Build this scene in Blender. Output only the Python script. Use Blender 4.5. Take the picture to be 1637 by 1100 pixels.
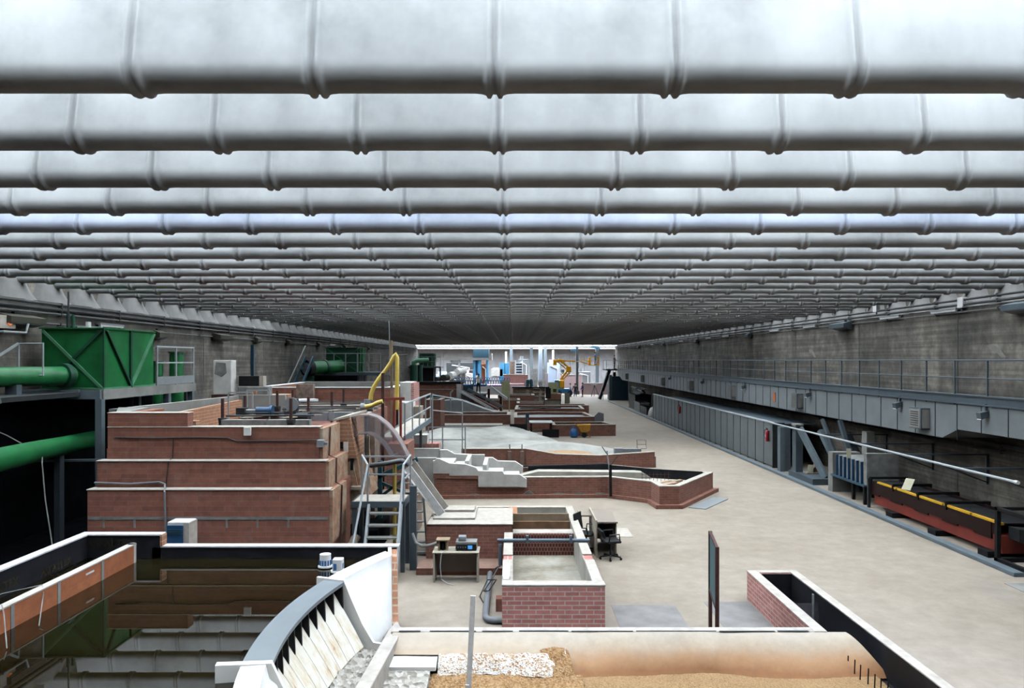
import bpy, math, random
from mathutils import Vector, noise

# ---------------------------------------------------------------- clear
for o in list(bpy.data.objects):
    bpy.data.objects.remove(o, do_unlink=True)
scene = bpy.context.scene
COL = scene.collection
random.seed(7)

# ---------------------------------------------------------------- camera, sky, exposure
cam_data = bpy.data.cameras.new('camera')
cam = bpy.data.objects.new('camera', cam_data)
COL.objects.link(cam)
cam.location = (0.0, 0.0, 5.0)                 # standing on a gantry 5 m above the hall floor, looking along +Y
cam.rotation_euler = (math.radians(90), 0, 0)
cam_data.sensor_fit = 'HORIZONTAL'
cam_data.sensor_width = 36.0
cam_data.lens = 26.0
cam_data.shift_x = -0.0009
cam_data.shift_y = 0.0159
cam_data.clip_end = 600
scene.camera = cam

world = bpy.data.worlds.new('overcast_sky')
scene.world = world
world.use_nodes = True
wnt = world.node_tree
for n in list(wnt.nodes):
    wnt.nodes.remove(n)
wout = wnt.nodes.new('ShaderNodeOutputWorld')
wbg = wnt.nodes.new('ShaderNodeBackground')
wbg.inputs[0].default_value = (0.83, 0.915, 1.0, 1)
wbg.inputs[1].default_value = 25.5
wnt.links.new(wbg.outputs[0], wout.inputs[0])

scene.view_settings.view_transform = 'Standard'
scene.view_settings.look = 'None'
scene.view_settings.gamma = 1.0
scene.view_settings.use_curve_mapping = False
scene.view_settings.exposure = 0.0
scene.cycles.max_bounces = 8
scene.cycles.diffuse_bounces = 5
scene.cycles.glossy_bounces = 3
scene.cycles.transparent_max_bounces = 12
scene.cycles.caustics_reflective = False
scene.cycles.caustics_refractive = False
scene.cycles.use_denoising = True

# ---------------------------------------------------------------- materials
MATS = {}
ALB = 0.25          # every albedo below is written for a bright print; the hall itself is this much darker
def dim(c):
    return tuple(x * ALB for x in c[:3])

class NT:
    def __init__(self, name):
        self.m = bpy.data.materials.new(name)
        self.m.use_nodes = True
        self.t = self.m.node_tree
        self.b = self.t.nodes['Principled BSDF']
        self.b.inputs['Specular IOR Level'].default_value = 0.2
        MATS[name] = self.m
    def n(self, kind, **kw):
        x = self.t.nodes.new(kind)
        for k, v in kw.items():
            setattr(x, k, v)
        return x
    def l(self, a, b):
        self.t.links.new(a, b)
    def coord(self):
        return self.n('ShaderNodeTexCoord').outputs['Object']
    def mapping(self, scale, src=None):
        mp = self.n('ShaderNodeMapping')
        mp.inputs['Scale'].default_value = scale
        self.l(src or self.coord(), mp.inputs['Vector'])
        return mp.outputs[0]
    def noise(self, scale, detail=4, rough=0.55, vec=None):
        x = self.n('ShaderNodeTexNoise')
        x.inputs['Scale'].default_value = scale
        x.inputs['Detail'].default_value = detail
        x.inputs['Roughness'].default_value = rough
        self.l(vec or self.coord(), x.inputs['Vector'])
        return x.outputs['Fac']
    def ramp(self, fac, stops):
        r = self.n('ShaderNodeValToRGB')
        el = r.color_ramp.elements
        while len(el) > 1:
            el.remove(el[-1])
        el[0].position, el[0].color = stops[0][0], tuple(stops[0][1]) + (1,)
        for p, c in stops[1:]:
            e = el.new(p)
            e.color = tuple(c) + (1,)
        self.l(fac, r.inputs[0])
        return r.outputs[0]
    def mix(self, a, b, fac, mode='MIX'):
        x = self.n('ShaderNodeMix', data_type='RGBA', blend_type=mode)
        for i, v in ((6, a), (7, b)):
            if isinstance(v, tuple):
                x.inputs[i].default_value = v if len(v) == 4 else v + (1,)
            else:
                self.l(v, x.inputs[i])
        if isinstance(fac, (int, float)):
            x.inputs[0].default_value = fac
        else:
            self.l(fac, x.inputs[0])
        return x.outputs[2]
    def bump(self, h, strength=0.3, dist=0.02):
        x = self.n('ShaderNodeBump')
        x.inputs['Strength'].default_value = strength
        x.inputs['Distance'].default_value = dist
        self.l(h, x.inputs['Height'])
        self.l(x.outputs[0], self.b.inputs['Normal'])
    def col(self, c, rough=0.7, metal=0.0):
        if isinstance(c, tuple):
            self.b.inputs['Base Color'].default_value = c if len(c) == 4 else c + (1,)
        else:
            self.l(c, self.b.inputs['Base Color'])
        self.b.inputs['Roughness'].default_value = rough
        self.b.inputs['Metallic'].default_value = metal
        return self.m
    def boxuv(self):
        """object-space coordinates laid on whichever vertical side the face looks to"""
        sep = self.n('ShaderNodeSeparateXYZ'); self.l(self.coord(), sep.inputs[0])
        geo = self.n('ShaderNodeNewGeometry')
        sn = self.n('ShaderNodeSeparateXYZ'); self.l(geo.outputs['True Normal'], sn.inputs[0])
        ab = self.n('ShaderNodeMath', operation='ABSOLUTE'); self.l(sn.outputs[0], ab.inputs[0])
        gt = self.n('ShaderNodeMath', operation='GREATER_THAN'); self.l(ab.outputs[0], gt.inputs[0]); gt.inputs[1].default_value = 0.7
        mx = self.n('ShaderNodeMix', data_type='FLOAT')
        self.l(gt.outputs[0], mx.inputs[0]); self.l(sep.outputs[0], mx.inputs[2]); self.l(sep.outputs[1], mx.inputs[3])
        cb = self.n('ShaderNodeCombineXYZ')
        self.l(mx.outputs[0], cb.inputs[0]); self.l(sep.outputs[2], cb.inputs[1])
        return cb.outputs[0]

def plain(name, c, rough=0.6, metal=0.0, var=0.15, scale=3.0, spec=0.25):
    m = NT(name)
    m.b.inputs['Specular IOR Level'].default_value = spec
    f = m.noise(scale, 5)
    c = dim(c)
    lo = tuple(x * (1 - var) for x in c)
    hi = tuple(min(1, x * (1 + var)) for x in c)
    m.col(m.ramp(f, [(0.3, lo), (0.7, hi)]), rough, metal)
    return m.m

def brick(name, c1, c2, mortar, bw=0.26, bh=0.083, ms=0.01, dirt=(0.6, 0.55, 0.5), dirt_amt=0.35, squash=1.0):
    m = NT(name)
    c1, c2, mortar, dirt = dim(c1), dim(c2), dim(mortar), dim(dirt)
    uv = m.boxuv()
    bt = m.n('ShaderNodeTexBrick')
    bt.inputs['Color1'].default_value = c1 + (1,)
    bt.inputs['Color2'].default_value = c2 + (1,)
    bt.inputs['Mortar'].default_value = mortar + (1,)
    bt.inputs['Scale'].default_value = 1.0
    bt.inputs['Mortar Size'].default_value = ms
    bt.inputs['Mortar Smooth'].default_value = 0.4
    bt.inputs['Bias'].default_value = 0.0
    bt.inputs['Brick Width'].default_value = bw
    bt.inputs['Row Height'].default_value = bh
    m.l(uv, bt.inputs['Vector'])
    v = m.noise(5.0, 6, 0.7)
    c = m.mix(bt.outputs['Color'], m.ramp(v, [(0.3, (0.55, 0.55, 0.55)), (0.7, (1.2, 1.2, 1.2))]), 0.6, 'MULTIPLY')
    d = m.noise(1.7, 8, 0.72)
    dm = m.ramp(d, [(0.55, (0, 0, 0)), (0.75, (1, 1, 1))])
    k = m.n('ShaderNodeMath', operation='MULTIPLY'); m.l(dm, k.inputs[0]); k.inputs[1].default_value = dirt_amt
    m.col(m.mix(c, dirt, k.outputs[0]), 0.85)
    m.bump(bt.outputs['Fac'], -0.3, 0.01)
    return m.m

# brickwork
brick('brick_red', (0.50, 0.185, 0.12), (0.39, 0.14, 0.092), (0.40, 0.25, 0.20), 0.62, 0.115, 0.008, (0.42, 0.36, 0.34), 0.4)
brick('brick_brown', (0.50, 0.19, 0.13), (0.38, 0.145, 0.10), (0.46, 0.31, 0.24), 0.26, 0.083, 0.008, (0.5, 0.42, 0.38), 0.3)
brick('brick_pink', (0.92, 0.37, 0.31), (0.72, 0.27, 0.23), (0.95, 0.74, 0.67), 0.27, 0.085, 0.012, (0.5, 0.36, 0.34), 0.3)
brick('brick_orange', (0.62, 0.20, 0.075), (0.48, 0.145, 0.055), (0.46, 0.17, 0.08), 1.05, 0.16, 0.006, (0.5, 0.25, 0.14), 0.4)
brick('brick_clay', (0.70, 0.31, 0.165), (0.60, 0.26, 0.14), (0.75, 0.53, 0.38), 0.5, 0.10, 0.014, (0.62, 0.48, 0.36), 0.5)
brick('tile_lattice', (0.16, 0.04, 0.03), (0.12, 0.03, 0.025), (0.55, 0.28, 0.2), 0.075, 0.10, 0.008, (0.3, 0.2, 0.15), 0.1)

# concrete of the hall
def concrete(name, base, streak=0.5, board=True):
    m = NT(name)
    base = dim(base)
    big = m.noise(0.35, 6, 0.65)
    st = m.noise(1.0, 6, 0.7, m.mapping((0.6, 0.6, 0.05)))
    c = m.ramp(big, [(0.3, tuple(x * 0.5 for x in base)), (0.5, base), (0.7, tuple(x * (1.65 if board else 1.3) for x in base))])
    s = m.ramp(st, [(0.35, (0.5, 0.5, 0.52)), (0.7, (1.35, 1.33, 1.3))])
    c = m.mix(c, s, streak, 'MULTIPLY')
    if board:
        pt = m.noise(1.4, 8, 0.75)
        c = m.mix(c, m.ramp(pt, [(0.35, (0.6, 0.6, 0.6)), (0.65, (1.4, 1.4, 1.4))]), 0.8, 'MULTIPLY')
    if board:
        bd = m.noise(1.0, 3, 0.5, m.mapping((0.15, 0.15, 9.0)))
        c = m.mix(c, m.ramp(bd, [(0.38, (0.6, 0.6, 0.6)), (0.64, (1.35, 1.35, 1.35))]), 0.7, 'MULTIPLY')
        m.bump(bd, 0.25, 0.03)
    m.col(c, 0.9)
    return m.m
concrete('concrete_wall', (0.20, 0.178, 0.152), 0.75)
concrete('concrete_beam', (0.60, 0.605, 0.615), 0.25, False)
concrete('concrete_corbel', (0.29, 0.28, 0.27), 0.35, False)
concrete('concrete_light', (0.40, 0.385, 0.36), 0.35, False)

m = NT('concrete_floor')
a = m.noise(0.25, 8, 0.7)
b = m.noise(2.2, 8, 0.7)
c = m.ramp(a, [(0.3, dim((0.39, 0.315, 0.24))), (0.5, dim((0.475, 0.387, 0.308))), (0.72, dim((0.545, 0.465, 0.385)))])
c = m.mix(c, m.ramp(b, [(0.35, (0.78, 0.77, 0.76)), (0.65, (1.12, 1.12, 1.12))]), 0.7, 'MULTIPLY')
st = m.noise(0.8, 4, 0.6, m.mapping((1.0, 0.25, 1.0)))
c = m.mix(c, dim((0.30, 0.28, 0.27)), m.ramp(st, [(0.62, (0, 0, 0)), (0.85, (0.6, 0.6, 0.6))]))
m.col(c, 0.75)
m.bump(b, 0.08, 0.01)

# plaster, cement, paint
plain('plaster_cap', (0.68, 0.60, 0.52), 0.85, 0, 0.18, 6)
plain('plaster_inside', (0.62, 0.57, 0.49), 0.85, 0, 0.25, 2)
plain('white_paint', (1.25, 1.2, 1.15), 0.6, 0, 0.08, 4)
plain('white_coping', (0.95, 0.92, 0.92), 0.7, 0, 0.15, 9)
plain('white_plaster', (0.92, 0.88, 0.83), 0.8, 0, 0.14, 3)
plain('grey_terrain', (0.42, 0.40, 0.37), 0.9, 0, 0.4, 0.7)
plain('pale_concrete', (0.52, 0.53, 0.53), 0.85, 0, 0.2, 1.5)
plain('orange_sand', (0.50, 0.30, 0.16), 0.9, 0, 0.2, 5)
plain('sawn_board', (0.46, 0.32, 0.20), 0.7, 0, 0.2, 6)
plain('brown_board', (0.30, 0.15, 0.075), 0.7, 0, 0.3, 4)
plain('pale_wood', (0.56, 0.45, 0.34), 0.7, 0, 0.15, 6)
plain('beige_laminate', (0.66, 0.58, 0.45), 0.5, 0, 0.05, 4)
plain('taupe_laminate', (0.42, 0.34, 0.28), 0.5, 0, 0.05, 4)
plain('beige_panel', (0.40, 0.34, 0.25), 0.7, 0, 0.12, 3)
plain('yellow_panel', (0.75, 0.76, 0.42), 0.7, 0, 0.1, 3)
plain('rubble_brown', (0.32, 0.22, 0.17), 0.95, 0, 0.4, 6)
plain('bitumen', (0.018, 0.018, 0.022), 0.55, 0, 0.6, 4, 0.12)
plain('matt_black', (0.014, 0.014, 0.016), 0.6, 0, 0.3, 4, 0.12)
plain('shade_and_bed_black', (0.012, 0.013, 0.016), 0.95, 0, 0.5, 2, 0.0)  # near-black: painted shade on the left floor and wall, also dark beds
plain('black_plastic', (0.02, 0.02, 0.023), 0.5, 0, 0.2, 4, 0.15)
plain('steel_grey', (0.36, 0.38, 0.40), 0.5, 0.0, 0.12, 5)
plain('galvanized', (0.62, 0.65, 0.68), 0.4, 0.0, 0.1, 8)
plain('dark_steel', (0.06, 0.065, 0.07), 0.5, 0.4, 0.25, 5)
plain('slate_paint', (0.12, 0.155, 0.185), 0.5, 0.1, 0.12, 3)
plain('slate_pale', (0.20, 0.25, 0.285), 0.5, 0.1, 0.12, 3)
plain('duct_metal', (0.27, 0.295, 0.31), 0.5, 0.0, 0.14, 1.2)
plain('panel_metal', (0.22, 0.235, 0.24), 0.6, 0.0, 0.12, 1.2)
plain('rail_grey', (0.50, 0.53, 0.55), 0.4, 0.0, 0.1, 5)
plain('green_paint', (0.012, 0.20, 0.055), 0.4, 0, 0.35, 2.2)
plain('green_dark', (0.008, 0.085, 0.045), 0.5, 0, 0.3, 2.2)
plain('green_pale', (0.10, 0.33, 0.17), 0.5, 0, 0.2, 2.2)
plain('green_grey', (0.07, 0.065, 0.045), 0.55, 0, 0.2, 2.2)
plain('teal_paint', (0.02, 0.10, 0.12), 0.5, 0, 0.2, 3)
plain('blue_steel', (0.03, 0.10, 0.15), 0.5, 0, 0.2, 3)
plain('red_oxide', (0.36, 0.05, 0.032), 0.6, 0, 0.25, 2.5)
plain('dark_red_glass', (0.022, 0.005, 0.005), 0.5, 0, 0.3, 3, 0.12)
plain('rusty_brown', (0.10, 0.035, 0.03), 0.7, 0.2, 0.4, 9)
plain('yellow_paint', (1.0, 0.55, 0.02), 0.5, 0, 0.08, 4)
plain('hose_yellow', (1.05, 0.75, 0.15), 0.45, 0, 0.12, 6)
plain('lift_yellow', (1.7, 0.82, 0.03), 0.45, 0, 0.06, 4)
plain('barrow_orange', (0.8, 0.36, 0.03), 0.55, 0, 0.2, 6)
plain('blue_plastic', (0.02, 0.16, 0.42), 0.45, 0, 0.2, 4)
plain('sky_blue', (0.10, 0.42, 0.75), 0.45, 0, 0.1, 4)
plain('pale_blue', (0.85, 1.02, 1.3), 0.5, 0, 0.08, 3)
plain('pipe_blue', (0.16, 0.22, 0.28), 0.45, 0.2, 0.15, 6)
plain('tube_grey', (0.27, 0.28, 0.30), 0.5, 0, 0.12, 6)
plain('extinguisher_red', (0.50, 0.012, 0.025), 0.3, 0, 0.1, 4)
plain('stencil_brown', (0.07, 0.055, 0.03), 0.9, 0, 0.3, 20, 0.0)
plain('far_cladding', (0.62, 0.62, 0.64), 0.6, 0, 0.15, 1.0)
plain('paper', (0.78, 0.72, 0.52), 0.8, 0, 0.05, 6)
plain('paper_white', (0.82, 0.82, 0.82), 0.8, 0, 0.04, 6)
plain('print_blue', (0.06, 0.25, 0.62), 0.5, 0, 0.05, 6)
plain('print_navy', (0.015, 0.09, 0.22), 0.5, 0, 0.2, 6)
plain('print_grey', (0.2, 0.2, 0.22), 0.6, 0, 0.05, 6)
plain('stone_grey', (0.33, 0.325, 0.31), 0.9, 0, 0.35, 4)
plain('pink_block', (1.15, 0.85, 0.88), 0.8, 0, 0.1, 2)
plain('skin', (0.55, 0.34, 0.25), 0.6, 0, 0.05, 5)
plain('hair_dark', (0.02, 0.015, 0.012), 0.7, 0, 0.2, 5)
plain('shirt_white', (1.2, 1.25, 1.3), 0.8, 0, 0.05, 5)
plain('shirt_pale_blue', (0.8, 0.95, 1.25), 0.8, 0, 0.05, 5)
plain('shirt_green', (0.03, 0.07, 0.09), 0.8, 0, 0.1, 5)
plain('shirt_navy', (0.04, 0.06, 0.30), 0.8, 0, 0.1, 5)
plain('shirt_purple', (0.10, 0.03, 0.09), 0.8, 0, 0.1, 5)
plain('shirt_blue', (0.16, 0.32, 0.65), 0.8, 0, 0.1, 5)
plain('trousers_dark', (0.012, 0.013, 0.025), 0.8, 0, 0.2, 5)
plain('trousers_blue', (0.05, 0.07, 0.16), 0.8, 0, 0.2, 5)

# corroded face of the dam: white paint with rust streaks running down it
m = NT('rust_streaked_white')
v = m.noise(1.0, 6, 0.7, m.mapping((5, 9, 1.0)))
w = m.noise(2.2, 5, 0.6)
k = m.n('ShaderNodeMath', operation='MULTIPLY'); m.l(v, k.inputs[0]); m.l(w, k.inputs[1])
m.col(m.ramp(k.outputs[0], [(0.22, dim((1.15, 1.06, 0.92))), (0.32, dim((1.0, 0.82, 0.60))), (0.40, dim((0.66, 0.34, 0.12)))]), 0.7)

# plaster bank stained by muddy water towards the sand it dips into
m = NT('bank_plaster')
sep = m.n('ShaderNodeSeparateXYZ'); m.l(m.coord(), sep.inputs[0])
w = m.noise(1.3, 6, 0.7)
ad = m.n('ShaderNodeMath', operation='MULTIPLY_ADD'); m.l(w, ad.inputs[0]); ad.inputs[1].default_value = 0.22; m.l(sep.outputs[2], ad.inputs[2])
c = m.ramp(ad.outputs[0], [(p, dim(q)) for p, q in [(0.27, (0.42, 0.18, 0.065)), (0.40, (0.60, 0.33, 0.16)), (0.56, (0.64, 0.49, 0.35)), (0.72, (0.66, 0.57, 0.47))]])
c = m.mix(c, m.ramp(m.noise(7, 6, 0.7), [(0.3, (0.8, 0.8, 0.8)), (0.7, (1.1, 1.1, 1.1))]), 0.6, 'MULTIPLY')
m.col(c, 0.8)

def speckle(name, stops, scale, rough=0.95, bump=0.6, dist=0.03):
    m = NT(name)
    vo = m.n('ShaderNodeTexVoronoi'); vo.inputs['Scale'].default_value = scale
    m.l(m.coord(), vo.inputs['Vector'])
    rs = m.n('ShaderNodeSeparateColor'); m.l(vo.outputs['Color'], rs.inputs[0])
    n2 = m.noise(1.1, 5, 0.7)
    k = m.n('ShaderNodeMath', operation='MULTIPLY_ADD'); m.l(n2, k.inputs[0]); k.inputs[1].default_value = 0.9; m.l(rs.outputs[0], k.inputs[2])
    h = m.n('ShaderNodeMath', operation='MULTIPLY'); m.l(k.outputs[0], h.inputs[0]); h.inputs[1].default_value = 0.53
    m.col(m.ramp(h.outputs[0], [(p, dim(q)) for p, q in stops]), rough)
    m.bump(vo.outputs['Distance'], bump, dist)
    return m.m
speckle('gravel_white', [(0.14, (0.26, 0.11, 0.05)), (0.36, (0.72, 0.44, 0.26)), (0.48, (0.98, 0.90, 0.78)), (0.9, (1.15, 1.1, 1.02))], 44)
speckle('gravel_brown', [(0.1, (0.17, 0.075, 0.025)), (0.45, (0.46, 0.24, 0.09)), (0.9, (0.70, 0.46, 0.25))], 40)
speckle('wet_sand', [(0.1, (0.22, 0.11, 0.035)), (0.5, (0.44, 0.25, 0.10)), (0.9, (0.60, 0.38, 0.19))], 60, 0.8, 0.35)
speckle('rough_stone', [(0.1, (0.10, 0.085, 0.07)), (0.4, (0.52, 0.46, 0.38)), (0.9, (0.95, 0.88, 0.78))], 14, 0.95, 0.9, 0.05)

m = NT('sandy_bed')
a = m.noise(1.6, 8, 0.7)
m.col(m.ramp(a, [(p, dim(q)) for p, q in [(0.32, (0.24, 0.20, 0.15)), (0.5, (0.46, 0.40, 0.31)), (0.66, (0.58, 0.54, 0.48))]]), 0.85)

m = NT('murky_water')
a = m.noise(0.6, 4, 0.6)
m.col(m.ramp(a, [(0.3, (0.0030, 0.0018, 0.0006)), (0.7, (0.0040, 0.0032, 0.0010))]), 0.015)
m.b.inputs['IOR'].default_value = 1.45; m.b.inputs['Specular IOR Level'].default_value = 0.5

m = NT('pond_water')
m.col((0.1, 0.1, 0.1), 0.05); m.b.inputs['IOR'].default_value = 1.33

m = NT('acrylic')
m.col((0.16, 0.14, 0.16), 0.12)
m.b.inputs['Alpha'].default_value = 0.13
m = NT('acrylic_edge')
m.col((0.15, 0.125, 0.125), 0.35)
m.b.inputs['Alpha'].default_value = 0.75
m = NT('tinted_glass')
m.col((0.02, 0.05, 0.055), 0.6)

def glazing(name, clear, tint):
    m = NT(name)
    m.t.nodes.remove(m.b)
    out = m.t.nodes['Material Output']
    tr = m.n('ShaderNodeBsdfTransparent'); tr.inputs[0].default_value = tint + (1,)
    tl = m.n('ShaderNodeBsdfTranslucent'); tl.inputs[0].default_value = (0.8, 0.85, 0.85, 1)
    mx = m.n('ShaderNodeMixShader'); mx.inputs[0].default_value = clear
    m.l(tl.outputs[0], mx.inputs[1]); m.l(tr.outputs[0], mx.inputs[2]); m.l(mx.outputs[0], out.inputs[0])
# clay bricks half hidden under worn render
m = NT('worn_clay')
a = m.noise(2.2, 8, 0.75)
b = m.noise(9.0, 6, 0.7)
c = m.ramp(a, [(0.34, dim((0.34, 0.18, 0.11))), (0.47, dim((0.62, 0.33, 0.20))), (0.55, dim((0.66, 0.44, 0.30))), (0.66, dim((0.68, 0.57, 0.44)))])
m.col(m.mix(c, m.ramp(b, [(0.3, (0.7, 0.7, 0.7)), (0.7, (1.2, 1.2, 1.2))]), 0.7, 'MULTIPLY'), 0.95)
m.bump(b, 0.5, 0.03)
plain('floor_patch', (0.33, 0.30, 0.285), 0.8, 0, 0.25, 2)
plain('wall_patch', (0.29, 0.265, 0.235), 0.9, 0, 0.2, 4)
plain('conduit_dark', (0.10, 0.10, 0.105), 0.6, 0, 0.2, 4, 0.1)
plain('conduit_grey', (0.20, 0.20, 0.205), 0.6, 0, 0.2, 4, 0.1)
glazing('rooflight_frosted', 0.80, (0.80, 0.80, 0.79))
glazing('rooflight_dimmed', 0.80, (0.42, 0.42, 0.42))  # darker tint added over the far beams to dim the roof there
glazing('rooflight_clear', 0.95, (0.88, 0.92, 1.0))

def glow(name, c, s):
    m = NT(name)
    m.col(c, 0.5)
    m.b.inputs['Emission Color'].default_value = c + (1,)
    m.b.inputs['Emission Strength'].default_value = s
glow('lamp_pink', (1.0, 0.55, 0.75), 3.0)
glow('lamp_orange', (1.0, 0.25, 0.06), 0.35)
plain('notice_orange', (0.8, 0.2, 0.06), 0.8)
glow('lamp_white', (1.0, 0.95, 0.95), 3.0)
glow('screen_blue', (0.05, 0.22, 0.5), 0.3)

# ---------------------------------------------------------------- mesh helpers
ORG = {}           # world position of the origin of every object built so far

class MB:
    def __init__(s):
        s.v, s.f, s.mi = [], [], []
    def add(s, vs, fs, mi=0):
        k = len(s.v)
        s.v += [tuple(p) for p in vs]
        s.f += [tuple(i + k for i in f) for f in fs]
        s.mi += [mi] * len(fs)
        return s
    def box(s, x0, x1, y0, y1, z0, z1, mi=0):
        return s.add([(x0,y0,z0),(x1,y0,z0),(x1,y1,z0),(x0,y1,z0),(x0,y0,z1),(x1,y0,z1),(x1,y1,z1),(x0,y1,z1)],
                     [(0,3,2,1),(4,5,6,7),(0,1,5,4),(1,2,6,5),(2,3,7,6),(3,0,4,7)], mi)
    def bar(s, p, q, w, h=None, mi=0):
        p, q = Vector(p), Vector(q); h = h or w
        d = (q - p).normalized()
        up = Vector((0,0,1)) if abs(d.z) < 0.95 else Vector((0,1,0))
        a = d.cross(up).normalized() * w / 2
        b = a.cross(d).normalized() * h / 2
        vs = [p-a-b, p+a-b, p+a+b, p-a+b, q-a-b, q+a-b, q+a+b, q-a+b]
        return s.add(vs, [(0,1,2,3),(7,6,5,4),(0,4,5,1),(1,5,6,2),(2,6,7,3),(3,7,4,0)], mi)
    def cyl(s, p, q, r, r2=None, n=12, mi=0):
        p, q = Vector(p), Vector(q); r2 = r if r2 is None else r2
        d = (q - p).normalized()
        up = Vector((0,0,1)) if abs(d.z) < 0.95 else Vector((1,0,0))
        a = d.cross(up).normalized(); b = a.cross(d).normalized()
        vs = []
        for c, rr in ((p, r), (q, r2)):
            for i in range(n):
                t = 2*math.pi*i/n
                vs.append(c + a*math.cos(t)*rr + b*math.sin(t)*rr)
        fs = [(i, (i+1) % n, n+(i+1) % n, n+i) for i in range(n)]
        fs += [tuple(range(n-1, -1, -1)), tuple(range(n, 2*n))]
        return s.add(vs, fs, mi)
    def tube(s, pts, r, n=8, mi=0):
        pts = [Vector(p) for p in pts]
        rings, prev = [], None
        for i, p in enumerate(pts):
            d = (pts[min(i+1, len(pts)-1)] - pts[max(i-1, 0)]).normalized()
            if prev is None:
                up = Vector((0,0,1)) if abs(d.z) < 0.9 else Vector((1,0,0))
                a = d.cross(up).normalized()
            else:
                a = (prev - d * prev.dot(d)).normalized()
            prev = a
            b = d.cross(a).normalized()
            rr = r[i] if isinstance(r, (list, tuple)) else r
            rings.append([p + a*math.cos(2*math.pi*k/n)*rr + b*math.sin(2*math.pi*k/n)*rr for k in range(n)])
        vs = [v for ring in rings for v in ring]
        fs = []
        for i in range(len(pts)-1):
            for k in range(n):
                fs.append((i*n+k, i*n+(k+1) % n, (i+1)*n+(k+1) % n, (i+1)*n+k))
        fs += [tuple(range(n-1, -1, -1)), tuple(range((len(pts)-1)*n, len(pts)*n))]
        return s.add(vs, fs, mi)
    def prism(s, poly, z0, z1, mi=0):
        n = len(poly)
        vs = [(x, y, z0) for x, y in poly] + [(x, y, z1) for x, y in poly]
        fs = [(i, (i+1) % n, n+(i+1) % n, n+i) for i in range(n)]
        fs += [tuple(range(n-1, -1, -1)), tuple(range(n, 2*n))]
        return s.add(vs, fs, mi)
    def extr(s, poly, axis, a0, a1, mi=0):
        """polygon drawn in the plane across `axis` ('x': (y,z); 'y': (x,z)) and pushed along it"""
        n = len(poly)
        f = (lambda u, w, a: (a, u, w)) if axis == 'x' else (lambda u, w, a: (u, a, w))
        vs = [f(u, w, a0) for u, w in poly] + [f(u, w, a1) for u, w in poly]
        fs = [(i, (i+1) % n, n+(i+1) % n, n+i) for i in range(n)]
        fs += [tuple(range(n-1, -1, -1)), tuple(range(n, 2*n))]
        return s.add(vs, fs, mi)
    def ring(s, pts, d0, d1, z0, z1, closed=True, mi=0):
        """a wall of constant thickness along a plan polyline, between two sideways offsets"""
        A, B = offset(pts, d0, closed), offset(pts, d1, closed)
        n = len(pts)
        vs = [(x,y,z0) for x,y in A] + [(x,y,z0) for x,y in B] + [(x,y,z1) for x,y in A] + [(x,y,z1) for x,y in B]
        fs = []
        for i in range(n if closed else n-1):
            j = (i+1) % n
            fs += [(i, j, 2*n+j, 2*n+i), (n+j, n+i, 3*n+i, 3*n+j), (2*n+i, 2*n+j, 3*n+j, 3*n+i), (j, i, n+i, n+j)]
        if not closed:
            fs += [(0, 2*n, 3*n, n), (n-1, 2*n-1, 4*n-1, 3*n-1)]
        return s.add(vs, fs, mi)
    def lathe(s, prof, x, y, z, n=16, mi=0):
        vs = []
        for r, h in prof:
            for i in range(n):
                t = 2*math.pi*i/n
                vs.append((x + r*math.cos(t), y + r*math.sin(t), z + h))
        fs = []
        for j in range(len(prof)-1):
            for i in range(n):
                fs.append((j*n+i, j*n+(i+1) % n, (j+1)*n+(i+1) % n, (j+1)*n+i))
        fs += [tuple(range(n-1, -1, -1)), tuple(range((len(prof)-1)*n, len(prof)*n))]
        return s.add(vs, fs, mi)
    def grid(s, nu, nv, fn, mi=0):
        vs = [fn(i/nu, j/nv) for j in range(nv+1) for i in range(nu+1)]
        fs = [(j*(nu+1)+i, j*(nu+1)+i+1, (j+1)*(nu+1)+i+1, (j+1)*(nu+1)+i) for j in range(nv) for i in range(nu)]
        return s.add(vs, fs, mi)
    def build(s, name, mat, parent=None, label=None, cat=None, group=None, kind=None, smooth=False, bevel=0.0, origin=None):
        me = bpy.data.meshes.new(name)
        if parent is not None:
            org = ORG[parent.name]
        elif origin is not None:
            org = Vector(origin)
        else:
            xs, ys, zs = zip(*s.v)
            org = Vector(((min(xs)+max(xs))/2, (min(ys)+max(ys))/2, min(zs)))
        me.from_pydata([(x-org.x, y-org.y, z-org.z) for x, y, z in s.v], [], s.f)
        for mm in (mat if isinstance(mat, (list, tuple)) else [mat]):
            me.materials.append(MATS[mm])
        me.polygons.foreach_set('material_index', s.mi)
        if smooth:
            me.polygons.foreach_set('use_smooth', [True]*len(me.polygons))
        me.update()
        o = bpy.data.objects.new(name, me)
        COL.objects.link(o)
        if parent is not None:
            o.parent = parent
        else:
            o.location = org
        ORG[o.name] = org.copy()
        if smooth and smooth != 'all':
            try:
                me.set_sharp_from_angle(angle=math.radians(40))
            except Exception:
                pass
        if bevel:
            bv = o.modifiers.new('bevel', 'BEVEL'); bv.width = bevel; bv.segments = 2; bv.limit_method = 'ANGLE'
        tag(o, label, cat, group, kind)
        return o

def offset(pts, d, closed=True):
    """shift a plan polyline sideways to its left by d, with mitred corners"""
    n = len(pts); out = []
    for i in range(n):
        p = Vector(pts[i])
        e = []
        for a, b in (((i-1) % n, i), (i, (i+1) % n)):
            if not closed and (i == 0 and a == n-1 or i == n-1 and b == 0):
                continue
            v = (Vector(pts[b]) - Vector(pts[a])).normalized()
            e.append(Vector((-v.y, v.x)))
        if len(e) == 1:
            q = p + e[0]*d
        else:
            m_ = (e[0] + e[1])
            if m_.length < 1e-6:
                q = p + e[0]*d
            else:
                m_.normalize()
                q = p + m_*d/max(0.35, m_.dot(e[0]))
        out.append((q.x, q.y))
    return out

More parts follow.
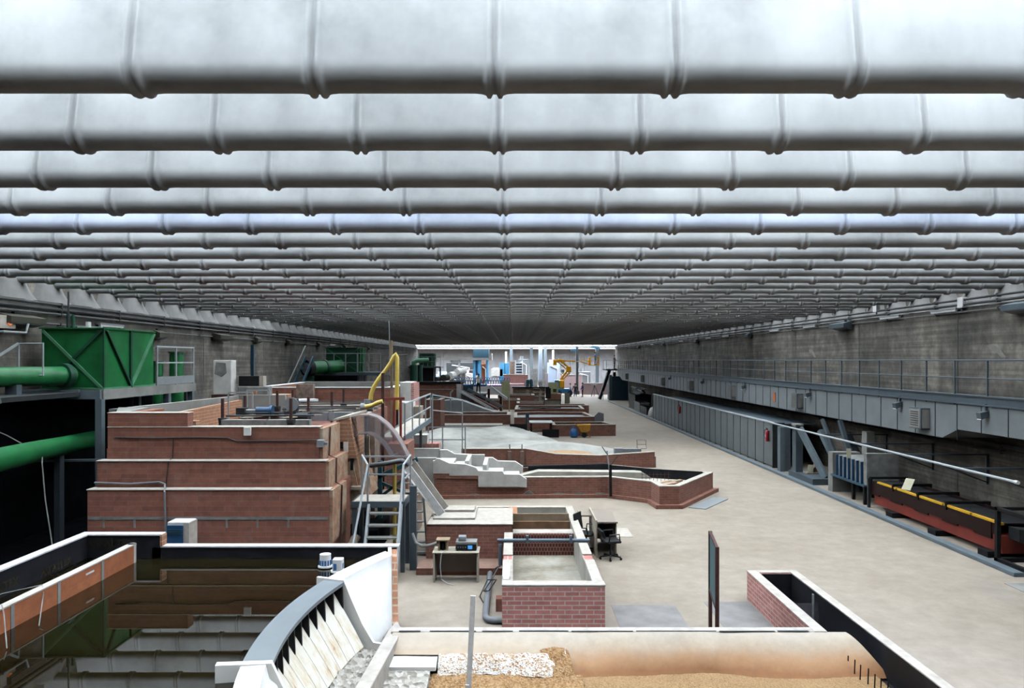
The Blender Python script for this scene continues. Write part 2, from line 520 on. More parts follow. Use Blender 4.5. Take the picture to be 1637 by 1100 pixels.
def tag(o, label=None, cat=None, group=None, kind=None):
    if label: o['label'] = label
    if cat: o['category'] = cat
    if group: o['group'] = group
    if kind: o['kind'] = kind
    return o

def thing(name, label, cat, loc, group=None, kind=None):
    o = bpy.data.objects.new(name, None)
    o.empty_display_size = 0.2
    COL.objects.link(o)
    o.location = loc
    ORG[o.name] = Vector(loc)
    return tag(o, label, cat, group, kind)

def clone(o, loc, label=None, group=None, parent=None):
    """a copy of a thing with copies of its parts and their sub-parts"""
    c = o.copy(); COL.objects.link(c)
    c.location = loc
    if parent is not None: c.parent = parent
    if label: c['label'] = label
    if group: c['group'] = group
    ORG[c.name] = Vector(loc)
    for ch in list(o.children):
        d = ch.copy(); COL.objects.link(d); d.parent = c
        for g in list(ch.children):
            e = g.copy(); COL.objects.link(e); e.parent = d
    return c

def one(name, mat, label, cat, fn, group=None, **kw):
    """a thing that is a single mesh"""
    b_ = MB(); fn(b_)
    return b_.build(name, mat, None, label, cat, group, **kw)

def part(name, mat, parent, fn, label=None, **kw):
    b_ = MB(); fn(b_)
    return b_.build(name, mat, parent, label, **kw)

def text_part(name, body, size, loc, rot, mat, parent):
    cu = bpy.data.curves.new(name, 'FONT')
    cu.body = body; cu.size = size; cu.extrude = 0.001
    cu.align_x = 'CENTER'; cu.align_y = 'CENTER'
    cu.materials.append(MATS[mat])
    tmp = bpy.data.objects.new(name, cu)
    COL.objects.link(tmp)
    bpy.context.view_layer.update()
    me = bpy.data.meshes.new_from_object(tmp.evaluated_get(bpy.context.evaluated_depsgraph_get()))
    bpy.data.objects.remove(tmp)
    me.name = name
    o = bpy.data.objects.new(name, me)
    COL.objects.link(o)
    o.parent = parent
    o.location = Vector(loc) - ORG[parent.name]
    o.rotation_euler = rot
    return o
# ================================================================ THE HALL
XL, XR, YB, YE = -13.8, 14.8, -6.0, 107.0
ZB = 7.2                      # underside of the roof beams

def struct(name, mat, fn, parent=None, **kw):
    b_ = MB(); fn(b_)
    return b_.build(name, mat, parent, kind='structure' if parent is None else None, **kw)

# floor: main hall, and the wider testing hall beyond it
struct('floor', 'concrete_floor', lambda b: (b.box(XL, XR, YB, YE, -0.3, 0), b.box(-32, 32, YE, 160, -0.3, 0)), origin=(0, 0, 0))
# near-black sheets on left floor and wall: shade under the platform, put in as colour
struct('floor_shade', 'shade_and_bed_black', lambda b: b.box(XL+0.02, -10.6, YB+0.02, 46, 0.0, 0.02), origin=(0, 0, 0))
struct('wall_shade', 'shade_and_bed_black', lambda b: b.box(XL, XL+0.12, YB+0.02, 31.0, 0.0, 4.0), origin=(XL, 0, 0))

wl = struct('wall_left', 'concrete_wall', lambda b: (b.box(XL-0.9, XL, YB, YE, -0.3, 6.74), b.box(XL-0.9, XL-0.6, YB, YE, 6.74, 8.9)), origin=(XL, 0, 0))
wr = struct('wall_right', 'concrete_wall', lambda b: (b.box(XR, XR+0.9, YB, YE, -0.3, 6.74), b.box(XR+0.6, XR+0.9, YB, YE, 6.74, 8.9)), origin=(XR, 0, 0))
struct('wall_back', 'concrete_wall', lambda b: b.box(XL-0.4, XR+0.4, YB-0.4, YB, -0.3, 8.9), origin=(0, YB, 0))
struct('wall_far', 'far_cladding', lambda b: [b.box(-32, 32, 160, 160.3, -0.3, 9.2)] + [b.box(-31+i*3.1, -30.6+i*3.1, 159.7, 160, 0, 7.4) for i in range(20)], origin=(0, 160, 0))
struct('wall_far_left', 'concrete_light', lambda b: (b.box(-32.4, -32, YE, 160, -0.3, 9.2), b.box(-32.4, XL-0.4, YE-0.4, YE, -0.3, 9.2)), origin=(-32, YE, 0))
struct('wall_far_right', 'duct_metal', lambda b: (b.box(32, 32.4, YE, 160, -0.3, 9.2), b.box(XR+0.4, 32.4, YE-0.4, YE, -0.3, 9.2)), origin=(32, YE, 0))

# pour joints and pale patches on the right wall
for y in (17.5, 24.6, 31.6, 38.7, 45.7, 52.8, 59.8, 66.9, 73.9, 81):
    struct('pour_joint', 'dark_steel', lambda b: b.box(XR-0.004, XR+0.01, y-0.02, y+0.02, 0.0, 6.6), wr)
for y, z in ((22.6, 5.3), (49.5, 5.25), (60.0, 5.3), (72, 5.2), (36.5, 5.35)):
    def patch(b):
        pts = [(y+0.5, z+0.16), (y+0.2, z+0.2), (y-0.1, z+0.06), (y-0.4, z-0.2), (y-0.2, z-0.22), (y+0.1, z-0.03), (y+0.4, z+0.05)]
        b.extr([(a, c) for a, c in pts], 'x', XR-0.004, XR+0.01)
    struct('plaster_patch', 'wall_patch', patch, wr)
for y in (25.4, 33, 41, 49, 57, 65):
    struct('pour_joint', 'dark_steel', lambda b: b.box(XL-0.01, XL+0.004, y-0.03, y+0.03, 4.0, 6.4), wl)

# ---------------------------------------------------------------- roof: hollow concrete beams with glazing between
S = 1.672
Y0 = 6.06
prof = []                      # (y, z, ny, nz): one beam cut across, starting at the top of the camera side
half = [(0.03, 1.36), (0.045, 1.15), (0.066, 0.9), (0.09, 0.7), (0.118, 0.5), (0.145, 0.32), (0.162, 0.21), (0.168, 0.165),
        (0.166, 0.125), (0.150, 0.078), (0.118, 0.038), (0.07, 0.010), (0.0, 0.0)]
ring_ = [(-a, z) for a, z in half] + [(a, z) for a, z in reversed(half[:-1])]
for i, (a, z) in enumerate(ring_):
    p0 = ring_[max(0, i-1)]; p1 = ring_[min(len(ring_)-1, i+1)]
    tx, tz = p1[0]-p0[0], p1[1]-p0[1]
    L_ = math.hypot(tx, tz)
    prof.append((a, z, tz/L_, -tx/L_))
stations = [(XL-0.55, 0.0)]
x = -0.15 - 1.45*9
while x < XR:
    for dx, e in ((-0.16, 0.0), (-0.10, 0.006), (-0.072, 0.016), (-0.058, 0.040), (-0.032, 0.040), (-0.014, 0.008), (0.014, 0.008),
                  (0.032, 0.040), (0.058, 0.040), (0.072, 0.016), (0.10, 0.006), (0.16, 0.0)):
        if XL-0.1 < x+dx < XR+0.1:
            stations.append((x+dx, e))
    x += 1.45
stations.append((XR+0.55, 0.0))
np_ = len(prof)
bv, bf = [], []
for xs, e in stations:
    for a, z, na, nz in prof:
        k = e * min(1.0, max(0.35, (1.36 - z)/0.9))
        bv.append((xs, a + na*k, z + nz*k))
for i in range(len(stations)-1):
    for k in range(np_):
        j = (k+1) % np_
        bf.append((i*np_+k, i*np_+j, (i+1)*np_+j, (i+1)*np_+k))
b_ = MB(); b_.add(bv, [f[::-1] for f in bf])
n_first = -3
n_last = int((YE - 0.4 - Y0)/S)
def panes(b):
    for n in range(n_first, n_last):
        y = Y0 + n*S
        b.box(XL-0.1, XR+0.1, y+0.04, y+S-0.04, ZB+1.35, ZB+1.36, 1 if n in (3,) else 3 if n > 21 else 0)
    b.box(XL-0.4, XR+0.4, YB-0.4, Y0+n_first*S, ZB+1.34, ZB+1.5, 2)
    b.box(XL-0.4, XR+0.4, Y0+n_last*S-0.05, YE+0.1, ZB+0.05, ZB+1.5, 2)
ceiling = struct('ceiling', ['rooflight_frosted', 'rooflight_clear', 'concrete_beam', 'rooflight_dimmed'], panes, origin=(0, 0, ZB))
beam0 = b_.build('ceiling_beam', 'concrete_beam', ceiling, smooth='all')
me0 = beam0.data
me0.transform(__import__('mathutils').Matrix.Translation((0, 0, ZB)))      # built about its own foot
beam0.location = (0, Y0 + n_first*S - 0.2, 0)
for n in range(n_first+1, n_last+1):
    c = beam0.copy(); COL.objects.link(c); c.location = (0, Y0 + n*S - (0.2 if n < 0 else 0), 0)

# flared feet of the beams on both walls
def corbel(sign):
    b = MB(); N = 12; rows = []
    for t in [i/6 for i in range(7)]:
        q = 1-(1-t)**1.7
        ry = 0.835 - 0.40*q
        rx = 0.62 - 0.26*q
        rows.append([(sign*(-0.6 + rx*math.sin(math.pi*k/N)**0.7), -ry*math.cos(math.pi*k/N), 6.72+0.66*t) for k in range(N+1)])
    vs = [p for r in rows for p in r]
    fs = [(j*(N+1)+k, j*(N+1)+k+1, (j+1)*(N+1)+k+1, (j+1)*(N+1)+k) for j in range(6) for k in range(N)]
    fs.append(tuple(6*(N+1)+k for k in range(N+1)))
    if sign < 0:
        fs = [f[::-1] for f in fs]
    b.add(vs, fs)
    return b
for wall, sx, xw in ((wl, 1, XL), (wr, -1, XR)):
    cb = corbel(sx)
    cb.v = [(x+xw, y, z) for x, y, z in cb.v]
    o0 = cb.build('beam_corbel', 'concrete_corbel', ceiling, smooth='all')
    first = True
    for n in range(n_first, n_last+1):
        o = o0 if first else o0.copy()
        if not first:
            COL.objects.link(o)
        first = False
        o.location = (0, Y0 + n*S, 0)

# roof of the hall beyond: slabs with open daylight slots between, deep white edge towards us
def far_roof(b):
    for a, c in ((113, 115), (121, 123), (130, 133), (140, 144), (152, 160.3)):
        b.box(-32.4, 32.4, a, c, 7.35, 7.75)
    b.box(-32.4, 32.4, 112.6, 113, 7.18, 8.4)
    b.box(-32.4, 32.4, 112.55, 113.2, 6.9, 7.18, 1)
struct('ceiling_far', ['white_coping', 'stone_grey'], far_roof, origin=(0, 130, 7))

# ---------------------------------------------------------------- kerb along the right edge of the floor
struct('trim_1', 'slate_pale', lambda b: (b.box(11.55, 11.8, 17.05, 90, 0, 0.10), b.box(11.8, 11.9, 17.05, 90, 0, 0.05)), origin=(11.7, 17, 0), bevel=0.015)

# ---------------------------------------------------------------- conduits on the walls
def conduit(name, mat, wall_x, z, r, lab, y0=-5, y1=106, group=None):
    def f(b):
        b.tube([(wall_x, y0, z), (wall_x, y1, z)], r, 8)
    o = one(name, mat, lab, 'conduit', f, group)
    for y in [y0+1+3.3*i for i in range(int((y1-y0-1)/3.3))]:
        s_ = 1 if wall_x < 0 else -1
        part('clip', 'conduit_dark', o, lambda b: b.box(wall_x-0.05-(0.03 if s_ > 0 else 0), wall_x+0.05+(0.03 if s_ < 0 else 0), y-0.03, y+0.03, z-r-0.015, z+r+0.015))
    return o
conduit('conduit', 'conduit_dark', XL+0.11, 6.66, 0.045, 'topmost dark conduit run along the left concrete wall under the beam feet')
conduit('conduit', 'conduit_dark', XL+0.11, 6.52, 0.05, 'second dark conduit down on the left wall, thicker than the one above')
conduit('conduit', 'conduit_grey', XL+0.11, 6.38, 0.035, 'pale grey conduit below the dark pair on the left wall')
conduit('conduit', 'conduit_grey', XL+0.09, 6.08, 0.025, 'thin lowest conduit of the left wall, at lamp height')
conduit('conduit', 'conduit_dark', XR-0.11, 6.98, 0.04, 'topmost dark conduit on the right wall crossing the beam feet')
conduit('conduit', 'conduit_dark', XR-0.11, 6.82, 0.045, 'middle grey conduit on the right wall under the beam feet')
conduit('conduit', 'conduit_grey', XR-0.09, 6.58, 0.025, 'thin lowest conduit on the right wall, level with the floodlights')
conduit('service_pipe', 'conduit_dark', XR-0.12, 2.45, 0.06, 'dark upper pipe on the right wall just under the ventilation duct', 8, 60)
conduit('service_pipe', 'conduit_dark', XR-0.12, 2.25, 0.045, 'dark lower pipe on the right wall below the ventilation duct', 8, 60)

# ---------------------------------------------------------------- wall lamps
def floodlight(x, y, z, s, big, lab, group, mat='green_grey'):
    t = thing('floodlight', lab, 'lamp', (x, y, z), group)
    L, d = (0.75, 0.42) if big else (0.34, 0.26)
    part('housing', mat, t, lambda b: b.extr([(x+s*0.02, z+0.16), (x+s*d, z+0.06), (x+s*d, z-0.10), (x+s*0.05, z-0.18)], 'y', y-L, y+L))
    part('lens', 'steel_grey', t, lambda b: b.extr([(x+s*0.07, z-0.185), (x+s*(d-0.02), z-0.115), (x+s*(d-0.02), z-0.125), (x+s*0.07, z-0.2)], 'y', y-L+0.04, y+L-0.04))
    part('bracket', 'dark_steel', t, lambda b: b.box(min(x-s*0.045, x+s*0.04), max(x-s*0.045, x+s*0.04), y-0.06, y+0.06, z-0.12, z+0.22))
def tube_lamp(x, y, z, s, lab, group):
    t = thing('tube_lamp', lab, 'lamp', (x, y, z), group)
    part('lamp_body', 'steel_grey', t, lambda b: b.box(min(x-s*0.03, x+s*0.12), max(x-s*0.03, x+s*0.12), y-0.75, y+0.75, z, z+0.06))
    part('diffuser', 'white_coping', t, lambda b: b.tube([(x+s*0.07, y-0.72, z-0.03), (x+s*0.07, y+0.72, z-0.03)], 0.045, 8), smooth=True)
for y, w in ((21.0, 'nearest dark floodlight on the right wall, cut by the photo edge'), (32.8, 'second dark floodlight along the right wall, above the red extinguisher'),
             (46.0, 'third floodlight along the right wall'), (59.0, 'fourth floodlight along the right wall, above the far extinguisher'),
             (72.0, 'fifth floodlight along the right wall'), (86.0, 'farthest floodlight on the right wall, above the end of the catwalk')):
    floodlight(XR-0.05, y, 6.55, -1, y < 40, w, 'floodlights on the right wall', 'slate_paint')
for y, w in ((25.2, 'nearest tube lamp under the right beam feet'), (28.8, 'second tube lamp from the camera under the right beam feet'), (36.6, 'third tube lamp under the right beam feet, just past the second floodlight'),
             (41.5, 'fourth tube lamp on the right wall, before the third floodlight'), (51, 'fifth tube lamp on the right wall, past the third floodlight'), (55.5, 'sixth tube lamp on the right wall, close before the fourth floodlight'),
             (64.5, 'seventh tube lamp on the right wall, past the fourth floodlight'), (78, 'farthest tube lamp on the right wall')):
    tube_lamp(XR-0.05, y, 6.68, -1, w, 'tube lamps on the right wall')
def junction(x, y, z, s, lab):
    t = thing('junction_box', lab, 'box', (x, y, z))
    part('box_body', 'white_coping', t, lambda b: b.box(min(x, x+s*0.16), max(x, x+s*0.16), y-0.14, y+0.14, z, z+0.34))
    part('cable_gland', 'dark_steel', t, lambda b: b.cyl((x+s*0.08, y, z-0.12), (x+s*0.08, y, z), 0.03))
junction(XR-0.02, 29.9, 6.95, -1, 'pale junction box over the second tube lamp on the right wall')
junction(XR-0.02, 24.2, 6.72, -1, 'pale junction box beside the nearest tube lamp on the right wall')
for y, big, z, w in ((20.4, True, 6.12, 'big brown floodlight hood above the green pump box on the left wall'), (28.6, False, 6.0, 'small floodlight above the green cylinders on the left wall'),
                  (34.5, True, 6.1, 'wide floodlight hood over the tall white box on the left wall'), (39.5, False, 6.1, 'small pale floodlight past the white box on the left wall'),
                  (45.0, False, 6.1, 'floodlight on the left wall just before the second green pump set'), (52.0, False, 6.1, 'floodlight above the second green pump set on the left wall'),
                  (60.0, False, 6.1, 'floodlight on the left wall past the second green pump set'), (70.0, False, 6.1, 'farthest floodlight of the left wall')):
    floodlight(XL+0.05, y, z, 1, big, w, 'floodlights on the left wall')
tube_lamp(XL+0.05, 25.2, 6.18, 1, 'pale tube lamp on the left wall above the green pump box', 'tube lamps on the left wall')
tube_lamp(XL+0.05, 56.0, 6.18, 1, 'far tube lamp on the left wall above the second green pump set', 'tube lamps on the left wall')

# ---------------------------------------------------------------- right side: duct, catwalk, partition
t = thing('ventilation_duct', 'long grey sheet metal duct under the catwalk on the right wall', 'duct', (13.9, 55, 2.66))
def duct(b):
    b.box(13.0, XR-0.02, 22.4, 88, 2.66, 3.72)
    b.box(13.0, XR-0.02, 6, 21.6, 2.98, 3.72)
    b.extr([(21.6, 2.98), (22.4, 2.66), (22.4, 3.72), (21.6, 3.72)], 'x', 13.0, XR-0.02)
    b.extr([(88, 2.66), (91.5, 3.3), (91.5, 3.72), (88, 3.72)], 'x', 13.0, XR-0.02)
part('duct_body', 'duct_metal', t, duct)
y = 8.2
while y < 88:
    z0 = 2.98 if y < 21.6 else 2.66
    part('duct_seam', 'dark_steel', t, lambda b: b.box(12.985, 13.01, y-0.012, y+0.012, z0, 3.72)); y += 1.12
for i in range(8):
    y = 23.4 + 10.05*i
    g = part('grille', 'slate_paint', t, lambda b: b.box(12.72, 13.02, y-0.34, y+0.34, 2.84, 3.5))
    part('grille_face', 'concrete_light', g, lambda b: (b.box(12.70, 12.74, y-0.30, y+0.30, 2.88, 3.46), b.box(12.9, 12.95, y-0.355, y-0.33, 2.9, 3.4)))
    part('louvre', 'dark_steel', g, lambda b: [b.box(12.69, 12.70, y-0.22, y+0.22, 2.95+0.07*k, 2.975+0.07*k) for k in range(7)])
    part('grille_side', 'concrete_light', g, lambda b: (b.box(12.76, 12.99, y-0.352, y-0.338, 2.88, 3.46),))

t = thing('catwalk', 'slate blue steel catwalk with three line railing along the right wall', 'catwalk', (13.9, 55, 3.74))
part('deck', 'dark_steel', t, lambda b: b.box(13.05, XR-0.02, 6, 92, 3.72, 3.78))
part('edge_beam', 'slate_paint', t, lambda b: (b.box(12.98, 13.05, 6, 92, 3.76, 4.0), b.box(12.93, 13.1, 6, 92, 3.98, 4.02), b.box(12.93, 13.1, 6, 92, 3.74, 3.78)))
part('top_rail', 'slate_paint', t, lambda b: b.tube([(13, 6, 5.0), (13, 92, 5.0)], 0.022, 8))
part('middle_rail', 'slate_paint', t, lambda b: b.tube([(13, 6, 4.5), (13, 92, 4.5)], 0.018, 8))
for i in range(57):
    y = 6.76 + 1.5*i
    if y < 92:
        part('post', 'slate_paint', t, lambda b: b.bar((13, y, 3.7), (13, y, 5.0), 0.045))
for i, (y, w) in enumerate(((20.26, 'nearest small spot lamp hanging below the catwalk edge'), (24.76, 'second spot lamp below the catwalk edge, beside the nearest grille'),
                            (32.26, 'third spot lamp under the catwalk edge'), (41.3, 'fourth spot lamp under the catwalk edge'), (50.3, 'fifth spot lamp under the catwalk edge'), (60.8, 'farthest spot lamp under the catwalk edge'))):
    l_ = thing('spot_lamp', w, 'lamp', (12.9, y, 3.3), 'spot lamps under the catwalk')
    part('lamp_head', 'slate_paint', l_, lambda b: b.extr([(12.78, 3.38), (12.98, 3.46), (12.98, 3.62), (12.74, 3.56)], 'y', y-0.1, y+0.1))
    part('lamp_glass', 'white_paint', l_, lambda b: b.extr([(12.76, 3.37), (12.97, 3.45), (12.97, 3.465), (12.76, 3.385)], 'y', y-0.08, y+0.08))
    part('stem', 'slate_paint', l_, lambda b: b.bar((12.95, y, 3.6), (12.95, y, 3.8), 0.05))
one('paper_notice', 'notice_orange', 'small orange notice stuck on the duct face between two grilles', 'notice', lambda b: b.box(12.975, 12.998, 36.6, 36.9, 2.95, 3.4))

# partition of grey metal panels standing on the kerb line
t = thing('panel_screen', 'waist high row of grey metal panels along the right kerb', 'partition', (12.1, 49, 0))
t['label'] = 'long grey metal panel partition standing along the right kerb'
YP = [34.4 + 1.22*i for i in range(25)]
for y in YP[:-1]:
    p = part('panel', 'panel_metal', t, lambda b: b.box(12.08, 12.14, y+0.03, y+1.19, 0.06, 2.06), bevel=0.01)
for y in YP:
    part('stile', 'slate_pale', t, lambda b: b.box(12.05, 12.17, y-0.03, y+0.03, 0.0, 2.08))
part('top_edge', 'galvanized', t, lambda b: b.box(12.04, 12.2, YP[0]-0.03, YP[-1]+0.03, 2.06, 2.12))
part('end_frame', 'dark_steel', t, lambda b: b.box(12.05, 12.6, 34.3, 34.36, 0, 2.1))
part('shelf_roof', 'slate_paint', t, lambda b: b.box(12.2, 14.1, 34.4, 60, 2.0, 2.05))
for y in (36.5, 41.5, 46.5, 51.5, 57):
    part('roof_leg', 'slate_paint', t, lambda b: b.box(14.02, 14.1, y-0.04, y+0.04, 0, 2.0))
for (y, lab) in ((34.85, 'nearer red fire extinguisher hung on the last grey panel'), (53.2, 'farther red fire extinguisher hung half way along the grey panels')):
    e = thing('fire_extinguisher', lab, 'fire extinguisher', (11.98, y, 1.18), 'fire extinguishers on the panels')
    part('cylinder', 'extinguisher_red', e, lambda b: b.lathe([(0.07, 0), (0.085, 0.02), (0.085, 0.42), (0.06, 0.5), (0.025, 0.54)], 11.98, y, 1.18, 14), smooth=True)
    part('valve', 'black_plastic', e, lambda b: (b.cyl((11.98, y, 1.70), (11.98, y, 1.78), 0.03), b.bar((11.98, y, 1.78), (11.9, y-0.08, 1.82), 0.025)))
    part('hose', 'black_plastic', e, lambda b: b.tube([(11.98, y, 1.76), (11.88, y+0.08, 1.7), (11.87, y+0.09, 1.5), (11.9, y+0.08, 1.32)], 0.014))
    part('label_plate', 'paper_white', e, lambda b: b.box(11.888, 11.897, y-0.05, y+0.05, 1.36, 1.5))
    part('wall_hook', 'dark_steel', e, lambda b: b.box(12.0, 12.09, y-0.02, y+0.02, 1.62, 1.68))

# galvanised tube carried on brackets past the end of the panels
t = thing('handrail_tube', 'long pale steel tube carried at head height in front of the right wall', 'tube', (12.15, 26, 2.1))
part('tube', 'galvanized', t, lambda b: b.tube([(11.96, 34.4, 2.10), (11.96, 17.6, 2.10)], 0.035, 10), smooth=True)
part('end_plug', 'white_coping', t, lambda b: b.tube([(11.96, 17.62, 2.10), (11.96, 17.5, 2.10)], 0.045, 10), smooth=True)
for y in (20.0, 23.0, 26.0, 29.2):
    part('bracket', 'slate_paint', t, lambda b: (b.bar((11.96, y, 2.07), (XR, y, 2.07), 0.05), b.bar((XR-0.06, y, 2.08), (XR-0.06, y, 1.15), 0.06), b.bar((12.5, y, 2.05), (XR-0.04, y, 1.2), 0.04)))

# ---------------------------------------------------------------- right bay: steel frames, rib tank, flume, black table frame
def ibeam(b, p, q, w, h):
    p, q = Vector(p), Vector(q)
    d = (q-p).normalized(); up = Vector((0, 1, 0))
    a = d.cross(up).normalized()
    b.bar(p + a*(h/2-0.015), q + a*(h/2-0.015), 0.03, w); b.bar(p - a*(h/2-0.015), q - a*(h/2-0.015), 0.03, w)
    b.bar(p, q, h-0.03, 0.025)
t = thing('loading_rig', 'slate blue steel loading frame with a leaning strut past the grey panels', 'frame', (12.5, 32, 0))
part('base_plate', 'slate_paint', t, lambda b: b.box(12.0, 13.3, 29.6, 32.2, 0, 0.24))
part('column', 'slate_pale', t, lambda b: (b.box(12.0, 12.22, 33.2, 33.55, 0, 2.0), b.box(12.22, 12.5, 33.3, 33.45, 0, 2.0)))
part('column', 'slate_paint', t, lambda b: (b.box(12.05, 12.35, 31.5, 31.9, 0.24, 2.2),))
part('cap_plate', 'concrete_light', t, lambda b: b.box(12.03, 12.37, 31.45, 31.95, 2.2, 2.28))
part('strut', 'slate_pale', t, lambda b: b.bar((12.15, 31.3, 2.1), (12.62, 29.85, 0.24), 0.12, 0.3))
one('steel_strut', 'slate_pale', 'pale blue grey steel strut leaning behind the loading frame', 'strut', lambda b: b.bar((12.75, 30.6, 2.1), (13.25, 29.2, 0.0), 0.3, 0.16))
one('steel_strut', 'slate_paint', 'tallest dark steel strut leaning up under the duct', 'strut', lambda b: b.bar((12.5, 29.9, 2.62), (13.0, 28.6, 0.0), 0.12, 0.12))
one('steel_strut', 'slate_paint', 'dark steel strut leaning just right of the tallest strut', 'strut', lambda b: b.bar((12.95, 29.3, 2.62), (13.2, 28.05, 0.0), 0.16, 0.12))
one('steel_strut', 'slate_paint', 'wide dark steel strut leaning farthest right in the bay', 'strut', lambda b: b.bar((13.35, 29.6, 2.1), (13.75, 28.2, 0.0), 0.3, 0.15))
one('timber_offcut', 'pale_wood', 'light timber offcut lying on the loading frame base', 'timber', lambda b: b.box(12.3, 12.95, 30.9, 31.35, 0.24, 0.30))
one('timber_offcut', 'rubble_brown', 'triangular brown timber wedge on the loading frame base', 'timber', lambda b: b.extr([(12.45, 0.30), (12.95, 0.30), (12.85, 0.75)], 'y', 31.0, 31.3))
one('paper_card', 'paper', 'yellowed card leaning on the timber in the loading frame', 'card', lambda b: b.bar((12.42, 30.86, 0.28), (12.46, 30.95, 0.62), 0.22, 0.015))
t = thing('rib_tank', 'grey concrete test block with dark blue ribs on black legs', 'test block', (12.7, 26.8, 0))
part('block', 'stone_grey', t, lambda b: (b.box(12.25, 13.4, 25.7, 28.1, 0.68, 1.42),))
part('end_slab', 'concrete_light', t, lambda b: b.box(12.15, 13.2, 28.1, 28.5, 0.0, 1.5))
part('end_slab', 'stone_grey', t, lambda b: b.box(12.2, 13.3, 25.5, 25.7, 0.62, 1.78))
for k in range(7):
    part('rib', 'print_navy', t, lambda b: b.box(12.16, 12.26, 25.85+0.33*k, 25.89+0.33*k, 0.68, 1.45))
part('tray_edge', 'blue_steel', t, lambda b: b.box(12.1, 12.3, 25.5, 28.2, 0.62, 0.68))
part('back_post', 'concrete_light', t, lambda b: b.box(13.3, 13.6, 27.8, 28.2, 0, 2.3))
for x, y in ((12.25, 26.6), (13.1, 26.9), (12.2, 25.62), (13.1, 25.62)):
    part('leg', 'matt_black', t, lambda b: b.box(x-0.05, x+0.05, y-0.05, y+0.05, 0, 0.64))
one('paper_card', 'paper', 'yellowed card standing on top of the ribbed test block', 'card', lambda b: b.bar((12.24, 26.95, 1.41), (12.26, 27.0, 1.78), 0.16, 0.012))

t = thing('test_flume', 'long dark red test flume with yellow edge strip by the right kerb', 'flume', (12.6, 21.9, 0))
part('hull', 'red_oxide', t, lambda b: b.extr([(12.24, 0.16), (13.15, 0.16), (13.15, 0.6), (12.19, 0.6)], 'y', 18.5, 25.0))
part('side_glass', 'dark_red_glass', t, lambda b: (b.box(12.17, 12.21, 18.5, 25.1, 0.6, 0.9), b.box(13.15, 13.19, 18.5, 25.1, 0.5, 0.98)))
for i in range(9):
    y = 18.8 + 0.72*i
    part('glass_shade', 'dark_red_glass', t, lambda b: b.box(12.15, 12.2, y, y+0.72, 0.47+0.05*(i % 2), 0.9))
part('lid', 'black_plastic', t, lambda b: b.box(12.2, 13.15, 18.6, 25.1, 0.86, 0.9))
for i in range(5):
    y = 18.95 + 1.27*i
    part('edge_strip', 'yellow_paint', t, lambda b: b.box(12.13, 12.2, y-0.58, y+0.60, 0.9, 0.96))
for i in range(4):
    y = 25.05 - 1.45*i
    part('cross_bar', 'matt_black', t, lambda b: (b.box(12.1, 13.35, y-0.05, y+0.05, 0.98, 1.06), b.box(12.1, 12.17, y-0.03, y+0.03, 0.82, 1.0), b.box(13.28, 13.35, y-0.05, y+0.05, 0.88, 1.0)))
for y in (18.9, 21.2, 23.6):
    part('foot', 'matt_black', t, lambda b: b.box(12.0, 13.2, y-0.2, y+0.2, 0.0, 0.16))
for x in (12.1, 13.2):
    part('leg', 'dark_steel', t, lambda b: b.box(x-0.04, x+0.04, 25.1, 25.18, 0, 1.0))
part('outlet', 'dark_steel', t, lambda b: b.extr([(12.4, 0.55), (12.95, 0.35), (13.05, 0.8), (12.4, 0.85)], 'y', 18.1, 18.5))
one('paper_card', 'paper', 'yellowed card lying on the edge of the dark red flume', 'card', lambda b: b.bar((12.22, 23.0, 0.97), (12.42, 23.1, 1.3), 0.3, 0.012))
t = thing('black_rig', 'black square steel frame at the near end of the red flume', 'frame', (12.7, 17.8, 0))
for x, y in ((12.03, 18.35), (13.6, 18.35), (12.03, 16.8), (13.6, 16.8)):
    part('leg', 'matt_black', t, lambda b: b.box(x-0.05, x+0.05, y-0.05, y+0.05, 0, 1.28))
part('top_frame', 'matt_black', t, lambda b: (b.box(11.98, 13.65, 18.3, 18.4, 1.28, 1.36), b.box(11.98, 13.65, 16.75, 16.85, 1.28, 1.36), b.box(11.98, 12.08, 16.75, 18.4, 1.28, 1.36), b.box(13.55, 13.65, 16.75, 18.4, 1.28, 1.36), b.box(12.7, 12.76, 16.8, 18.4, 1.28, 1.34)))
part('base_frame', 'matt_black', t, lambda b: (b.box(11.98, 13.65, 18.28, 18.42, 0, 0.1), b.box(11.98, 12.1, 16.75, 18.4, 0, 0.1)))
one('floor_hatch', 'concrete_light', 'square metal hatch plate let into the floor at the right', 'hatch', lambda b: b.box(11.0, 12.4, 15.3, 16.55, 0.0, 0.012))

# scrap heap and far right stair
for i, (x, y, z, lx, ly, lz, mat, lab) in enumerate((
        (12.6, 69, 0.0, 0.8, 3.0, 0.7, 'dark_steel', 'dark crate beyond the grey panels at the right wall'),
        (12.7, 73, 0.0, 0.9, 3.2, 0.9, 'stone_grey', 'pale bin in the scrap heap at the far right'),
        (13.2, 77, 0.0, 1.6, 4.0, 1.5, 'matt_black', 'black machine behind the scrap heap at the far right'))):
    one('scrap_crate', mat, lab, 'crate', lambda b: (b.box(x-lx/2, x+lx/2, y-ly/2, y+ly/2, z+0.02, z+lz), b.box(x-lx/2-0.05, x+lx/2+0.05, y-ly/2-0.05, y+ly/2+0.05, z, z+0.06), b.box(x-lx/2-0.04, x+lx/2+0.04, y-ly/2-0.04, y+ly/2+0.04, z+lz-0.1, z+lz)))
t = thing('scrap_plank_stack', 'heap of dark planks and profiles stacked on the machine at the far right', 'plank stack', (13.2, 77, 1.5))
random.seed(3)
for k in range(7):
    x = 12.5 + random.random()*1.2; z = 1.54 + 0.1*k
    part('plank', random.choice(['dark_steel', 'stone_grey', 'slate_paint']), t, lambda b: b.bar((x-0.1, 74.6 + random.random(), z), (x + 0.3*random.random(), 79.5, z+0.02), 0.25, 0.08))
